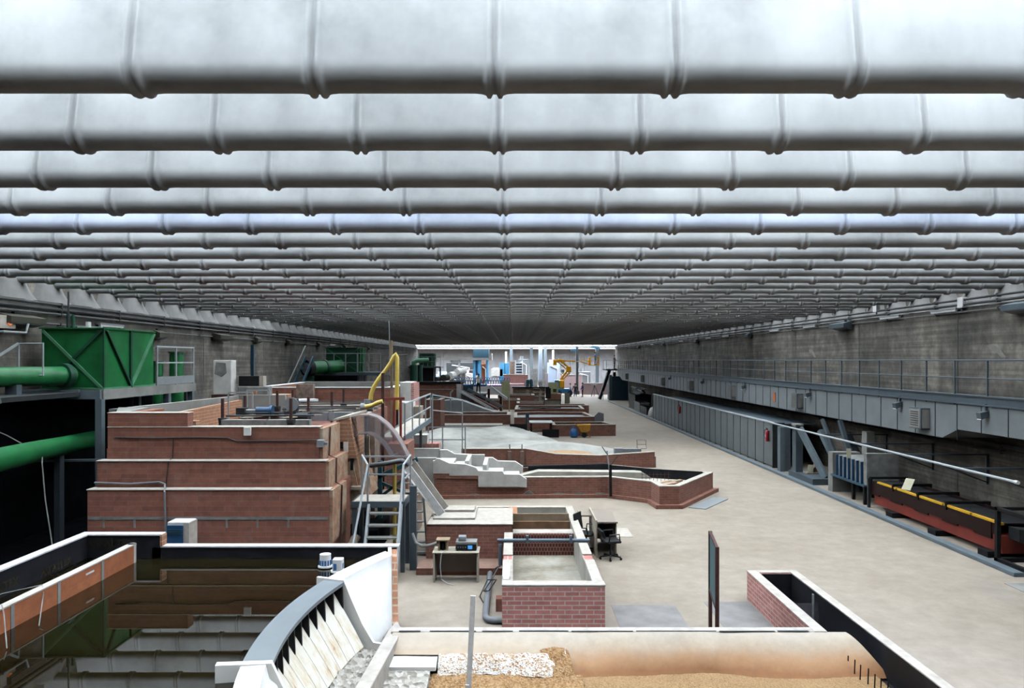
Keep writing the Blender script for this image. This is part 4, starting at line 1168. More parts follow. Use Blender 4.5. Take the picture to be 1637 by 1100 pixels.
for nm, yy, prof_ in (('front', 26.72, [(-2.3, 0.90), (-2.9, 0.90), (-2.9, 1.36), (-2.83, 1.37), (-2.76, 1.44), (-2.66, 1.44), (-2.3, 1.28), (-1.7, 1.24), (-1.34, 1.12), (-1.25, 1.0), (-0.39, 0.99), (-0.32, 0.88), (0.26, 0.86), (0.5, 0.7), (0.5, 0.4), (-1.25, 0.4), (-1.25, 0.82), (-2.3, 0.82)]),
                  ('rear', 29.2, [(-2.9, 0.4), (-2.9, 1.46), (-2.6, 1.46), (-2.3, 1.30), (-1.75, 1.28), (-1.6, 1.16), (-0.8, 1.15), (-0.6, 1.02), (0.1, 1.0), (0.4, 0.8), (0.4, 0.4)])):
    part('stepped_wall', 'white_plaster', t, lambda b: b.extr(prof_, 'y', yy, yy+0.22), bevel=0.012)
part('raised_wall', 'brick_brown', t, lambda b: (b.box(-2.88, -2.3, 26.73, 26.95, 0.72, 0.90), b.box(-2.3, -1.25, 26.73, 26.95, 0.72, 0.82)))
part('channel_bed', 'white_plaster', t, lambda b: [b.box(-2.85+0.62*k, -2.23+0.62*k, 26.94, 29.2, 0.3, 1.15-0.13*k) for k in range(5)])
part('cross_wall', 'white_plaster', t, lambda b: (b.box(-1.75, -1.6, 26.9, 28.9, 0.4, 1.34), b.box(-1.1, -0.95, 26.9, 28.9, 0.4, 1.2), b.box(-1.6, -1.1, 28.7, 28.85, 0.4, 1.34)), bevel=0.01)
part('painted_patch', 'white_plaster', t, lambda b: b.extr([(-1.25, 0.44), (0.24, 0.44), (0.24, 0.87), (-0.32, 0.88), (-0.39, 0.99), (-1.25, 1.0)], 'y', 26.70, 26.74))
part('headbox', 'white_plaster', t, lambda b: (b.box(-4.1, -2.9, 28.0, 28.2, 0, 1.3), b.box(-4.1, -2.9, 29.3, 29.5, 0, 1.5), b.box(-4.1, -3.9, 28.2, 29.3, 0, 1.3), b.box(-4.1, -2.9, 28.2, 29.3, 0, 0.8)))
for x, y, l_, h_ in ((0.35, 26.66, 0.42, 0.15), (1.3, 26.72, 0.7, 0.05), (2.1, 26.76, 0.6, 0.07), (2.9, 26.82, 0.5, 0.06), (-1.6, 26.6, 0.4, 0.04)):
    part('mortar_smear', 'stone_grey', t, lambda b: b.extr([(x, 0.13), (x+l_, 0.13), (x+l_*0.8, 0.13+h_*0.5), (x+l_*0.55, 0.13+h_), (x+l_*0.3, 0.13+h_*0.6)], 'y', 26.7 + (x+2.85)*0.0413-0.012, 26.9))
for k, (x, y, lab) in enumerate(((5.35, 27.1, 'orange brown timber plank lying at the right end of the long brick basin'), (5.8, 27.25, 'second timber plank lying beside it in the basin end'), (5.5, 26.7, 'front timber plank lying in the basin end'))):
    one('timber_plank', 'sawn_board' if k % 2 else 'brick_clay', lab, 'plank', lambda b: b.bar((x-0.5, y-0.45, 0.47), (x+0.5, y+0.45, 0.50), 0.16, 0.08))
t = thing('rebar_grid', 'small rusty rebar grid standing in the right end of the basin', 'rebar', (5.3, 27.7, 0.42))
part('bars', 'rusty_brown', t, lambda b: [b.bar((4.85+0.14*k, 27.7, 0.42), (4.85+0.14*k, 27.75, 0.8), 0.014) for k in range(8)] + [b.bar((4.8, 27.72, 0.6+0.12*k), (5.9, 27.72, 0.6+0.12*k), 0.012) for k in range(2)])
t = thing('point_gauge', 'black pole with point gauge bracket at the front of the long brick basin', 'gauge', (3.52, 26.6, 0))
part('pole', 'matt_black', t, lambda b: b.bar((3.52, 26.62, 0.1), (3.5, 26.62, 1.25), 0.1, 0.07))
part('scale', 'galvanized', t, lambda b: b.bar((3.48, 26.6, 1.0), (3.38, 26.6, 1.75), 0.05, 0.03))
part('arm', 'dark_steel', t, lambda b: (b.bar((3.4, 26.6, 1.6), (3.2, 26.6, 1.9), 0.03), b.bar((3.5, 26.6, 1.2), (3.75, 26.6, 1.55), 0.03)))
one('metal_sheet', 'steel_grey', 'grey metal sheet lying on the floor at the right corner of the long basin', 'sheet', lambda b: b.prism([(5.95, 25.05), (6.45, 24.75), (7.75, 26.6), (7.3, 26.9)], 0.0, 0.025))
one('floor_plate', 'floor_patch', 'grey square plate let into the floor just beyond the basin ledge', 'plate', lambda b: b.box(2.0, 3.3, 12.9, 15.1, 0.0, 0.006))
one('floor_plate', 'floor_patch', 'grey plate let into the floor between the display board and the black trough', 'plate', lambda b: b.box(3.95, 4.88, 12.9, 15.3, 0.0, 0.006))
one('floor_board', 'plaster_cap', 'pale board lying on the floor behind the taupe desk', 'board', lambda b: b.box(2.0, 3.4, 20.9, 22.0, 0.0, 0.012))

# ================================================================ ROW 3: landscape model of a valley
t = thing('valley_model', 'wide pale landscape model of dunes inside a low brick wall', 'landscape model', (0, 40, 0))
O3 = [(-2.4, 34.6), (0.0, 34.55), (3.0, 34.5), (6.57, 34.5), (6.5, 36.2), (5.2, 37.2), (4.0, 38.6), (2.4, 41.2), (0.8, 44.2), (-0.2, 47.0), (-2.0, 48.2), (-5.5, 47.5), (-7.0, 44.5), (-6.8, 41.0), (-4.7, 38.6), (-3.2, 36.0)]
def hgt(x, y):
    p = Vector((x*0.22, y*0.22, 0))
    h = 0.55 + 0.25*noise.noise(p*1.4) + 0.10*noise.noise(p*4)
    h += 0.62*math.exp(-((x+3.2)/2.6)**2 - ((y-41.8)/2.6)**2)
    h += 0.42*math.exp(-((x+0.5)/1.6)**2 - ((y-43.8)/2.0)**2)
    h += 0.2*math.exp(-((x-3.0)/1.6)**2 - ((y-37.4)/0.9)**2)
    h -= 0.34*math.exp(-((y-35.7)/1.2)**2)*(1 if x > -1 else 0.4)
    return max(0.18, h)
def terrain(b):
    c = (0.2, 39.5); N = 16
    dense = []
    for i in range(len(O3)):
        a, d = O3[i], O3[(i+1) % len(O3)]
        for k in range(6):
            dense.append((a[0]+(d[0]-a[0])*k/6, a[1]+(d[1]-a[1])*k/6))
    m_ = len(dense)
    vs = [(c[0], c[1], hgt(*c))]
    for r in range(1, N+1):
        for x, y in dense:
            px, py = c[0]+(x-c[0])*r/N*0.985, c[1]+(y-c[1])*r/N*0.985
            vs.append((px, py, hgt(px, py) if r < N else hgt(px, py)*0.6))
    fs = [(0, 1+k, 1+(k+1) % m_) for k in range(m_)]
    for r in range(N-1):
        for k in range(m_):
            fs.append((1+r*m_+k, 1+(r+1)*m_+k, 1+(r+1)*m_+(k+1) % m_, 1+r*m_+(k+1) % m_))
    b.add(vs, fs)
part('terrain', 'grey_terrain', t, terrain, smooth='all')
part('front_wall', 'brick_brown', t, lambda b: (b.box(-2.4, 0.6, 34.45, 34.65, 0, 0.86), b.extr([(0.6, 0), (6.6, 0), (6.6, 0.72), (4.0, 0.55), (2.0, 0.62), (0.6, 0.86)], 'y', 34.42, 34.62)))
part('coping', 'plaster_cap', t, lambda b: (b.box(-2.4, 0.6, 34.43, 34.67, 0.86, 0.89), b.extr([(0.6, 0.86), (2.0, 0.62), (4.0, 0.55), (6.6, 0.72), (6.6, 0.75), (4.0, 0.58), (2.0, 0.65), (0.6, 0.89)], 'y', 34.41, 34.63)))
part('rim', 'rubble_brown', t, lambda b: b.ring(O3[3:] , -0.1, 0.06, 0, 0.5, False))
part('clay_bank', 'orange_sand', t, lambda b: b.grid(40, 5, lambda u, v: (-1.2+5.0*u, 34.7+2.3*v*(1-0.6*abs(2*u-1)**3), 0.56 - 0.03*v + 0.03*math.sin(u*9) + 0.03*noise.noise(Vector((u*8, v*3, 1))))), smooth='all')
part('end_block', 'steel_grey', t, lambda b: (b.box(5.2, 6.3, 36.3, 36.5, 0, 0.65), b.box(4.9, 5.3, 35.6, 36.0, 0.2, 0.75)))
for x, lab in ((-0.15, 'left rusty post in front of the valley model wall'), (0.42, 'right rusty post in front of the valley model wall')):
    one('rusty_post', 'rubble_brown', lab, 'post', lambda b: (b.box(x-0.08, x+0.08, 34.2, 34.4, 0, 0.78), b.cyl((x, 34.3, 0.78), (x, 34.3, 1.1), 0.025)))
one('wire_stand', 'dark_steel', 'small wire stand with a square mesh panel behind the valley model tip', 'stand', lambda b: (b.tube([(6.35, 37.6, 0.0), (6.3, 37.6, 0.95), (6.75, 37.6, 0.93), (6.78, 37.6, 0.5), (6.33, 37.6, 0.52)], 0.015, 6), b.bar((6.33, 37.6, 0.72), (6.77, 37.6, 0.72), 0.015)))
one('dark_ledge', 'matt_black', 'dark flat offcut lying at the tip of the valley model', 'offcut', lambda b: b.box(4.6, 5.1, 38.3, 38.7, 0, 0.25))

t = thing('tube_scaffold', 'grey tube frame standing behind the white stepped channel', 'frame', (-2.95, 32.6, 0))
for x in (-3.73, -3.1, -2.1):
    part('upright', 'rail_grey', t, lambda b: b.bar((x, 32.6, 0), (x, 32.6, 2.07), 0.05))
for z in (2.05, 1.5):
    part('rail', 'rail_grey', t, lambda b: b.bar((-3.73, 32.6, z), (-2.1, 32.6, z), 0.045))
t = thing('white_block', 'white plastered block with a red brick course left of the tube frame', 'block', (-3.5, 31.2, 0))
part('plaster_body', 'white_plaster', t, lambda b: (b.box(-4.15, -3.4, 31.0, 31.7, 0, 1.25), b.box(-4.15, -3.6, 31.0, 31.7, 1.5, 1.86), b.box(-4.15, -2.6, 31.2, 31.8, 0, 1.1)))
part('brick_course', 'brick_pink', t, lambda b: b.box(-4.16, -3.1, 30.98, 31.72, 1.25, 1.5))

# ================================================================ ROW 4 and beyond: smaller brick basins
def brick_box(name, lab, pts, z, mat='brick_brown', th=0.2, bed=None, bedmat='pale_concrete', cat='basin'):
    xs = [p[0] for p in pts]; ys_ = [p[1] for p in pts]
    t = thing(name, lab, cat, ((min(xs)+max(xs))/2, (min(ys_)+max(ys_))/2, 0))
    part('brick_wall', mat, t, lambda b: b.ring(pts, 0, th, 0, z))
    part('coping', 'plaster_cap', t, lambda b: b.ring(pts, -0.02, th+0.02, z, z+0.04))
    if bed is not None:
        part('bed', bedmat, t, lambda b: b.prism(offset(pts, th), 0.02, bed))
    return t
brick_box('brick_basin', 'brick basin behind the wheelbarrow with an open dark end', [(2.6, 48.6), (6.8, 48.9), (6.3, 51.2), (2.6, 51.0)], 0.72, 'brick_brown', 0.2, 0.2, 'shade_and_bed_black')
brick_box('brick_basin', 'large brick basin with pale concrete bed behind the white table', [(0.1, 52.6), (5.9, 53.4), (5.6, 58.0), (2.0, 58.5), (0.1, 57.8)], 0.9, 'brick_red', 0.2, 0.72)
brick_box('brick_basin', 'curved brick basin with pale bed two rows behind the white table', [(0.15, 60.6), (2.5, 61.6), (5.0, 61.8), (5.9, 61.2), (6.0, 66.0), (0.3, 66.0)], 0.95, 'brick_red', 0.2, 0.8)
brick_box('brick_basin', 'long plain brick basin left of the valley model rear, with pale ledge', [(-7.3, 57.6), (-0.2, 57.6), (-0.2, 61.0), (-7.3, 61.0)], 0.72, 'brick_brown', 0.25, 0.5)
one('brick_basin_ledge', 'plaster_cap', 'pale concrete ledge on the floor before the long plain brick basin', 'ledge', lambda b: b.box(-7.4, -0.8, 55.6, 57.4, 0, 0.12))
brick_box('brick_box', 'small brick box with white rim between the railing and the curved slab', [(-5.9, 50.0), (-4.9, 50.0), (-4.85, 52.6), (-5.9, 52.6)], 2.3, 'brick_brown', 0.2, 1.9)
t = thing('spillway_slab', 'pale curved concrete spillway slab beyond the long brick basin', 'slab', (-3.6, 62.8, 0))
def ogee(u, v):
    x = -6.2 + 5.4*u
    return (x, 62.0 + 1.8*v, 1.55 - 0.95*(0.5-0.5*math.cos(math.pi*min(1, max(0, (u-0.25)/0.75)))) + 0.12*math.sin(math.pi*min(1, u/0.5)))
part('slab_top', 'pale_concrete', t, lambda b: b.grid(24, 3, ogee), smooth='all')
part('slab_body', 'pale_concrete', t, lambda b: b.grid(24, 3, lambda u, v: (ogee(u, 0)[0], 62.0, 0.25 + (ogee(u, 0)[2]-0.25)*v)), smooth=True)
part('slab_foot', 'stone_grey', t, lambda b: b.box(-6.2, -0.9, 62.05, 63.8, 0, 0.6))
one('gauge_post', 'rail_grey', 'slim pale post with a hook in front of the curved slab', 'post', lambda b: b.tube([(-5.2, 61.6, 0), (-5.2, 61.6, 2.3), (-5.0, 61.6, 2.5)], 0.06, 8))

t = thing('brick_reservoir', 'tall brick reservoir with black rim at the middle left distance', 'reservoir', (-7, 66.5, 0))
RES = [(-9.25, 65), (-4.8, 65), (-4.8, 71), (-9.25, 71)]
part('brick_wall', 'brick_brown', t, lambda b: b.ring(RES, 0, 0.3, 0, 2.95))
part('black_rim', 'matt_black', t, lambda b: (b.box(-8.9, -4.6, 64.9, 65.3, 2.95, 3.12), b.box(-8.9, -4.6, 65.3, 71, 2.9, 2.98)))
part('mortar_band', 'plaster_cap', t, lambda b: (b.box(-9.2, -4.82, 64.97, 65.0, 2.42, 2.48), b.box(-6.4, -4.82, 64.97, 65.0, 1.7, 1.75)))
part('corner_pier', 'white_plaster', t, lambda b: b.box(-4.95, -4.55, 64.8, 65.2, 1.6, 2.9))
part('blue_hatch', 'blue_steel', t, lambda b: b.box(-7.6, -6.5, 64.95, 65.0, 1.75, 2.05))
t = thing('spillway_chute', 'brown chute with white edge sloping right from the brick reservoir', 'chute', (-3, 64.5, 0))
part('chute_floor', 'rusty_brown', t, lambda b: b.bar((-4.4, 64.9, 2.3), (-1.3, 64.9, 0.7), 1.5, 0.12))
part('edge', 'white_coping', t, lambda b: b.bar((-4.6, 64.1, 2.35), (-1.7, 64.1, 0.72), 0.14, 0.22))
part('edge', 'tube_grey', t, lambda b: b.bar((-4.0, 65.7, 2.45), (-0.9, 65.7, 0.85), 0.14, 0.22))
part('support', 'stone_grey', t, lambda b: b.extr([(-4.5, 0), (-3.6, 0), (-3.6, 1.7), (-4.5, 2.1)], 'y', 64.3, 65.5))

t = thing('viewing_plinth', 'brick plinth carrying the man in the white shirt', 'plinth', (-2.9, 68, 0))
part('brick_wall', 'brick_brown', t, lambda b: b.box(-4.4, -2.5, 67, 70, 0, 1.9))
part('deck', 'pale_concrete', t, lambda b: b.box(-4.5, -2.4, 66.6, 70.2, 1.9, 2.02))
part('rail', 'blue_steel', t, lambda b: (b.bar((-4.4, 66.7, 2.5), (-3.5, 66.7, 2.9), 0.08), b.bar((-3.6, 66.7, 2.02), (-3.6, 66.7, 3.2), 0.08), b.box(-4.5, -3.6, 66.68, 66.72, 2.0, 2.7)))
t = thing('white_ramp', 'white edged ramp sloping down right of the man in the white shirt', 'ramp', (-1, 67.5, 0))
part('ramp_slab', 'pale_concrete', t, lambda b: b.bar((-2.0, 67.4, 2.6), (-0.5, 67.4, 1.5), 1.2, 0.12))
part('edge', 'white_coping', t, lambda b: b.bar((-2.4, 66.7, 2.75), (-0.5, 66.7, 1.5), 0.12, 0.18))
part('leg', 'rusty_brown', t, lambda b: (b.box(-1.2, -1.0, 67.0, 67.8, 0, 1.75), b.box(-2.3, -2.1, 67.0, 67.8, 0, 2.4)))
random.seed(11)
for (x0, x1, y, yd, z, mat, lab) in ((-2.9, 0.7, 75, 3, 0.95, 'brick_brown', 'low brick trough before the far planked wall'), (-1.6, 2.3, 79, 3, 1.25, 'brick_brown', 'second low brick trough before the planked wall'),
        (0.4, 4.0, 72, 3, 0.8, 'brick_brown', 'low brick trough in front of the beige board'), (4.0, 7.2, 70, 2.5, 0.7, 'brick_brown', 'low brick trough right of the beige board'),
        (-5.5, -3.0, 74, 3, 0.9, 'brick_brown', 'low brick trough left of the white edged ramp')):
    brick_box('brick_trough', lab, [(x0, y), (x1, y), (x1, y+yd), (x0, y+yd)], z, mat, 0.25, z-0.2, cat='trough')
t = thing('planked_fence', 'brown planked wall with two pale worn patches in the distance', 'wall', (1.9, 85, 0))
part('planks', 'rubble_brown', t, lambda b: [b.box(0.0, 3.7, 85.0, 85.3, 0.0+0.45*k, 0.43+0.45*k) for k in range(4)])
part('rim', 'matt_black', t, lambda b: b.box(-0.1, 4.2, 84.9, 85.4, 1.8, 1.95))
for x in (1.5, 3.0):
    part('worn_patch', 'pale_wood', t, lambda b: b.extr([(x, 0.2), (x+0.35, 0.3), (x+0.25, 0.9), (x+0.4, 1.5), (x+0.1, 1.7), (x-0.05, 1.0)], 'y', 84.98, 85.0))
part('dark_end', 'matt_black', t, lambda b: b.box(3.75, 4.35, 84.8, 85.6, 0.6, 1.8))
t = thing('notice_board', 'beige board standing on the floor among the far troughs', 'board', (3.8, 74, 0))
part('board', 'beige_panel', t, lambda b: b.box(2.95, 4.45, 69.4, 69.48, 0.25, 1.25))
part('frame', 'matt_black', t, lambda b: (b.box(2.9, 2.96, 69.38, 69.5, 0, 1.3), b.box(4.44, 4.5, 69.38, 69.5, 0, 1.3), b.box(2.9, 4.5, 69.38, 69.5, 1.24, 1.3)))
one('notice_board', 'beige_panel', 'narrow beige board standing alone on the open floor, far right', 'board', lambda b: (b.box(5.65, 6.15, 80, 80.1, 0.0, 1.45), b.box(5.6, 5.66, 79.95, 80.15, 0, 1.5)))
t = thing('yellow_board', 'pale yellow green panel with a dark window before the boom lift', 'panel', (5.2, 88, 0))
part('panel', 'yellow_panel', t, lambda b: b.box(4.3, 5.55, 90.5, 90.7, 0.9, 2.3))
part('base', 'brick_brown', t, lambda b: b.box(4.25, 5.9, 90.4, 92, 0, 0.9))
part('window', 'green_grey', t, lambda b: b.box(4.9, 5.3, 90.45, 90.5, 1.1, 1.5))
one('yellow_board', 'yellow_panel', 'pale yellow panel standing right of the white edged ramp', 'panel', lambda b: (b.box(-1.1, -0.3, 72.0, 72.1, 1.4, 3.0), b.box(-1.1, -1.0, 72.0, 72.1, 0, 1.4), b.box(-0.4, -0.3, 72.0, 72.1, 0, 1.4)))

# things standing beside the valley model
one('black_board', 'matt_black', 'large black panel propped at the back edge of the valley model', 'panel', lambda b: b.box(-0.2, 0.9, 47.3, 47.36, 0.38, 0.92))
one('timber_post', 'rubble_brown', 'brown timber post between the two black panels', 'post', lambda b: b.box(0.92, 1.02, 47.4, 47.5, 0.0, 1.3))
one('black_post_box', 'blue_steel', 'tall dark post box standing behind the left black panel', 'box', lambda b: b.box(0.82, 1.04, 47.6, 47.85, 0, 1.56))
one('black_board', 'matt_black', 'smaller black panel leaning left of the blue bag', 'panel', lambda b: b.box(1.88, 2.95, 47.3, 47.36, 0.06, 0.58))
t = thing('white_table', 'white topped table beside the black post box', 'table', (1.8, 48.4, 0))
part('table_top', 'paper_white', t, lambda b: b.box(1.08, 2.6, 47.9, 49.6, 0.92, 0.97))
for x, y in ((1.2, 48.0), (2.5, 48.0), (1.2, 49.5), (2.5, 49.5)):
    part('leg', 'rusty_brown', t, lambda b: b.box(x-0.04, x+0.04, y-0.04, y+0.04, 0, 0.92))
part('shelf', 'rubble_brown', t, lambda b: b.box(1.2, 2.5, 48.2, 49.5, 0.3, 0.36))
one('blue_bag', 'blue_plastic', 'bright blue plastic bag beside the wheelbarrow', 'bag', lambda b: b.lathe([(0.15, 0), (0.26, 0.08), (0.28, 0.3), (0.2, 0.5), (0.1, 0.62), (0.14, 0.68)], 3.95, 47.9, 0, 12), smooth=True)
t = thing('wheelbarrow', 'orange wheelbarrow tipped up against the brick basin', 'wheelbarrow', (4.65, 48.0, 0))
part('tray', 'barrow_orange', t, lambda b: b.extr([(4.15, 0.82), (5.05, 0.86), (4.98, 0.45), (4.75, 0.32), (4.4, 0.34)], 'y', 47.75, 48.35), bevel=0.03)
part('wheel', 'black_plastic', t, lambda b: b.cyl((4.6, 47.72, 0.17), (4.6, 47.82, 0.17), 0.17, n=16))
part('leg', 'barrow_orange', t, lambda b: b.bar((4.8, 47.85, 0.4), (5.0, 47.85, 0.0), 0.05))
part('leg', 'barrow_orange', t, lambda b: b.bar((4.85, 48.25, 0.4), (5.05, 48.25, 0.0), 0.05))
part('handle', 'barrow_orange', t, lambda b: (b.bar((4.4, 47.8, 0.5), (3.9, 47.7, 1.05), 0.04), b.bar((4.5, 48.3, 0.6), (4.2, 48.3, 1.15), 0.04)))
one('slanted_plate', 'steel_grey', 'grey plate slanting at the right end of the large concrete basin', 'plate', lambda b: b.extr([(5.9, 0), (7.0, 0), (7.0, 0.9), (6.6, 1.0), (5.9, 0.35)], 'y', 57.0, 57.2))
one('dark_bar', 'dark_steel', 'dark bar lying across the far concrete basin', 'bar', lambda b: b.bar((0.6, 61.2, 1.03), (4.0, 62.0, 1.03), 0.2, 0.1))
# ================================================================ LEFT: stepped brick head tank
t = thing('stepped_brick_tank', 'big stepped brick head tank with four brick tiers, left of the stair', 'tank', (-7.4, 22, 0))
part('tier', 'brick_red', t, lambda b: (b.box(-9.55, -4.13, 16.6, 18.8, 0, 2.08), b.box(-9.55, -4.62, 18.8, 27.4, 0, 2.08), b.box(-10.6, -9.55, 19.3, 27.4, 0, 2.08)))
part('tier', 'brick_red', t, lambda b: (b.box(-9.48, -4.28, 16.86, 18.8, 2.08, 2.69), b.box(-9.48, -4.62, 18.8, 27.3, 2.08, 2.69), b.box(-10.6, -9.48, 19.3, 27.3, 2.08, 2.69)))
part('tier', 'brick_red', t, lambda b: (b.box(-9.38, -4.48, 17.12, 17.42, 2.69, 3.44), b.box(-9.38, -9.1, 17.42, 19.3, 2.69, 3.44), b.box(-10.14, -9.84, 18.85, 27.2, 2.69, 3.31), b.box(-4.78, -4.48, 17.42, 18.8, 2.69, 3.40), b.box(-4.9, -4.62, 18.8, 27.2, 2.69, 3.31), b.box(-9.84, -4.78, 26.9, 27.2, 2.69, 3.31), b.box(-9.84, -4.78, 18.85, 26.9, 2.69, 2.8)))
part('raised_corner', 'brick_red', t, lambda b: (b.box(-9.38, -7.53, 17.12, 17.42, 3.46, 3.77), b.box(-9.38, -9.1, 17.42, 19.3, 3.44, 3.74)))
part('mortar_ledge', 'plaster_cap', t, lambda b: (b.box(-9.57, -4.11, 16.58, 16.9, 2.08, 2.105), b.box(-9.5, -4.26, 16.84, 17.14, 2.69, 2.715), b.box(-9.39, -4.47, 17.11, 17.43, 3.44, 3.465), b.box(-9.39, -7.52, 17.11, 17.43, 3.77, 3.79)), bevel=0.008)
part('mortar_band', 'stone_grey', t, lambda b: (b.box(-9.53, -4.15, 16.588, 16.6, 1.42, 1.48),) + tuple(b.box(-9.2+0.69*k, -9.16+0.69*k, 16.588, 16.6, 1.24, 1.42) for k in range(7)))
part('end_render', 'worn_clay', t, lambda b: (b.box(-4.13, -4.05, 16.62, 18.0, 0.9, 2.08), b.box(-4.28, -4.2, 16.88, 18.8, 2.08, 2.69), b.box(-4.48, -4.40, 17.14, 18.84, 2.69, 3.42)))
part('parapet', 'concrete_light', t, lambda b: (b.prism([(-10.6, 19.4), (-10.4, 19.4), (-9.85, 26.8), (-10.05, 26.8)], 2.69, 3.72), b.prism([(-9.3, 17.3), (-9.15, 17.3), (-9.6, 19.5), (-10.4, 19.5)], 2.69, 3.76), b.box(-10.05, -8.2, 26.6, 26.8, 3.0, 3.75)))
part('inner_brick', 'brick_clay', t, lambda b: b.extr([(18.0, 2.8), (26.5, 2.8), (26.5, 3.58), (18.0, 3.42)], 'x', -9.84, -9.7))
t2 = thing('brick_chute_flank', 'slanted orange brick flank at the right end of the head tank', 'wall', (-4.2, 19.2, 0))
part('brick_face', 'brick_clay', t2, lambda b: b.extr([(-4.50, 2.5), (-4.50, 3.46), (-4.16, 3.56), (-4.1, 3.1), (-3.98, 2.5)], 'y', 18.85, 21.0))
part('worn_face', 'worn_clay', t2, lambda b: b.extr([(-4.42, 0.55), (-4.5, 1.6), (-4.56, 2.5), (-3.98, 2.5), (-3.9, 1.9), (-3.74, 1.45), (-4.1, 0.85)], 'y', 18.9, 21.0))
part('render_coat', 'worn_clay', t2, lambda b: b.extr([(-4.40, 0.62), (-4.45, 1.6), (-4.40, 2.3), (-4.1, 2.45), (-3.98, 1.9), (-3.86, 1.45), (-4.15, 0.9)], 'y', 18.86, 18.92))
part('slot', 'matt_black', t2, lambda b: b.box(-4.14, -4.07, 18.84, 18.92, 2.2, 2.5))
part('slot', 'matt_black', t2, lambda b: b.box(-4.4, -4.33, 18.83, 18.88, 2.75, 2.92))
part('slot', 'matt_black', t2, lambda b: b.box(-4.42, -4.25, 18.83, 18.88, 2.55, 2.62))
part('white_tile', 'white_paint', t2, lambda b: b.box(-4.31, -4.2, 18.82, 18.86, 2.66, 2.92))
part('coping', 'plaster_cap', t2, lambda b: b.extr([(-4.58, 3.44), (-4.15, 3.55), (-4.15, 3.60), (-4.58, 3.5)], 'y', 18.83, 21.0))
part('bracket', 'pale_wood', t2, lambda b: b.box(-4.1, -3.85, 18.7, 18.9, 1.72, 1.8))
part('dark_foot', 'shade_and_bed_black', t2, lambda b: b.box(-4.5, -3.5, 19.1, 21, 0, 0.6))
one('downpipe_cable', 'rusty_brown', 'dark cables running down the slanted orange brick flank', 'cable', lambda b: (b.tube([(-4.37, 17.7, 3.4), (-4.37, 17.6, 2.74), (-4.17, 17.5, 2.68), (-4.17, 17.45, 2.12), (-4.02, 17.4, 2.06), (-4.02, 17.2, 0.3)], 0.02, 6),))
one('clay_pipe', 'pale_wood', 'pale clay pipe leaning at the foot of the head tank', 'pipe', lambda b: b.tube([(-4.0, 17.0, 0.12), (-3.7, 17.5, 0.85)], 0.11, 12), smooth=True)
one('grey_switch_box', 'steel_grey', 'grey switch box at the upper right corner of the head tank', 'box', lambda b: (b.box(-4.5, -4.34, 16.94, 17.12, 3.0, 3.17), b.box(-4.34, -4.26, 16.98, 17.08, 3.05, 3.12)), bevel=0.01)
one('junction_box', 'white_paint', 'white square junction box on the top tier of the head tank', 'box', lambda b: (b.box(-6.19, -6.05, 17.05, 17.12, 3.27, 3.45), b.box(-6.205, -6.035, 17.03, 17.05, 3.26, 3.46)), bevel=0.01)
one('cable', 'dark_steel', 'dark cable sagging along the top tier of the head tank', 'cable', lambda b: b.tube([(-9.2, 17.1, 3.22), (-8.3, 17.1, 3.20), (-7.5, 17.1, 3.22), (-6.6, 17.1, 3.21), (-6.4, 17.1, 3.13), (-5.2, 17.1, 3.14), (-4.5, 17.08, 3.16)], 0.014, 6))
one('cable', 'dark_steel', 'thin dark cable dropping down the middle of the upper tiers', 'cable', lambda b: b.tube([(-7.85, 17.1, 3.2), (-7.87, 17.1, 2.75), (-7.85, 16.84, 2.69), (-7.9, 16.84, 2.15)], 0.01, 6))
one('cable', 'tube_grey', 'grey cable running along the second tier and down past the blue fronted cabinet', 'cable', lambda b: b.tube([(-9.5, 16.8, 2.22), (-8.7, 16.8, 2.19), (-8.05, 16.82, 2.23), (-7.88, 16.75, 2.19), (-7.8, 16.56, 2.05), (-7.78, 16.56, 1.2), (-7.78, 16.56, 0.1)], 0.022, 8))
t = thing('control_cabinet', 'white control cabinet with blue louvred front before the head tank', 'cabinet', (-7.2, 16, 0))
part('cabinet_body', 'white_coping', t, lambda b: b.box(-7.41, -6.95, 15.85, 16.25, 0.0, 1.53), bevel=0.015)
part('front_panel', 'print_navy', t, lambda b: (b.box(-7.41, -7.06, 15.82, 15.85, 1.05, 1.46),))
part('louvre', 'blue_steel', t, lambda b: [b.box(-7.39, -7.08, 15.805, 15.822, 1.27+0.045*k, 1.29+0.045*k) for k in range(3)])
part('badge', 'matt_black', t, lambda b: b.extr([(-7.26, 0.83), (-7.18, 0.83), (-7.22, 0.90)], 'y', 15.84, 15.86))
part('side_cover', 'plaster_cap', t, lambda b: b.box(-7.06, -6.94, 15.84, 16.26, 0.0, 1.51))

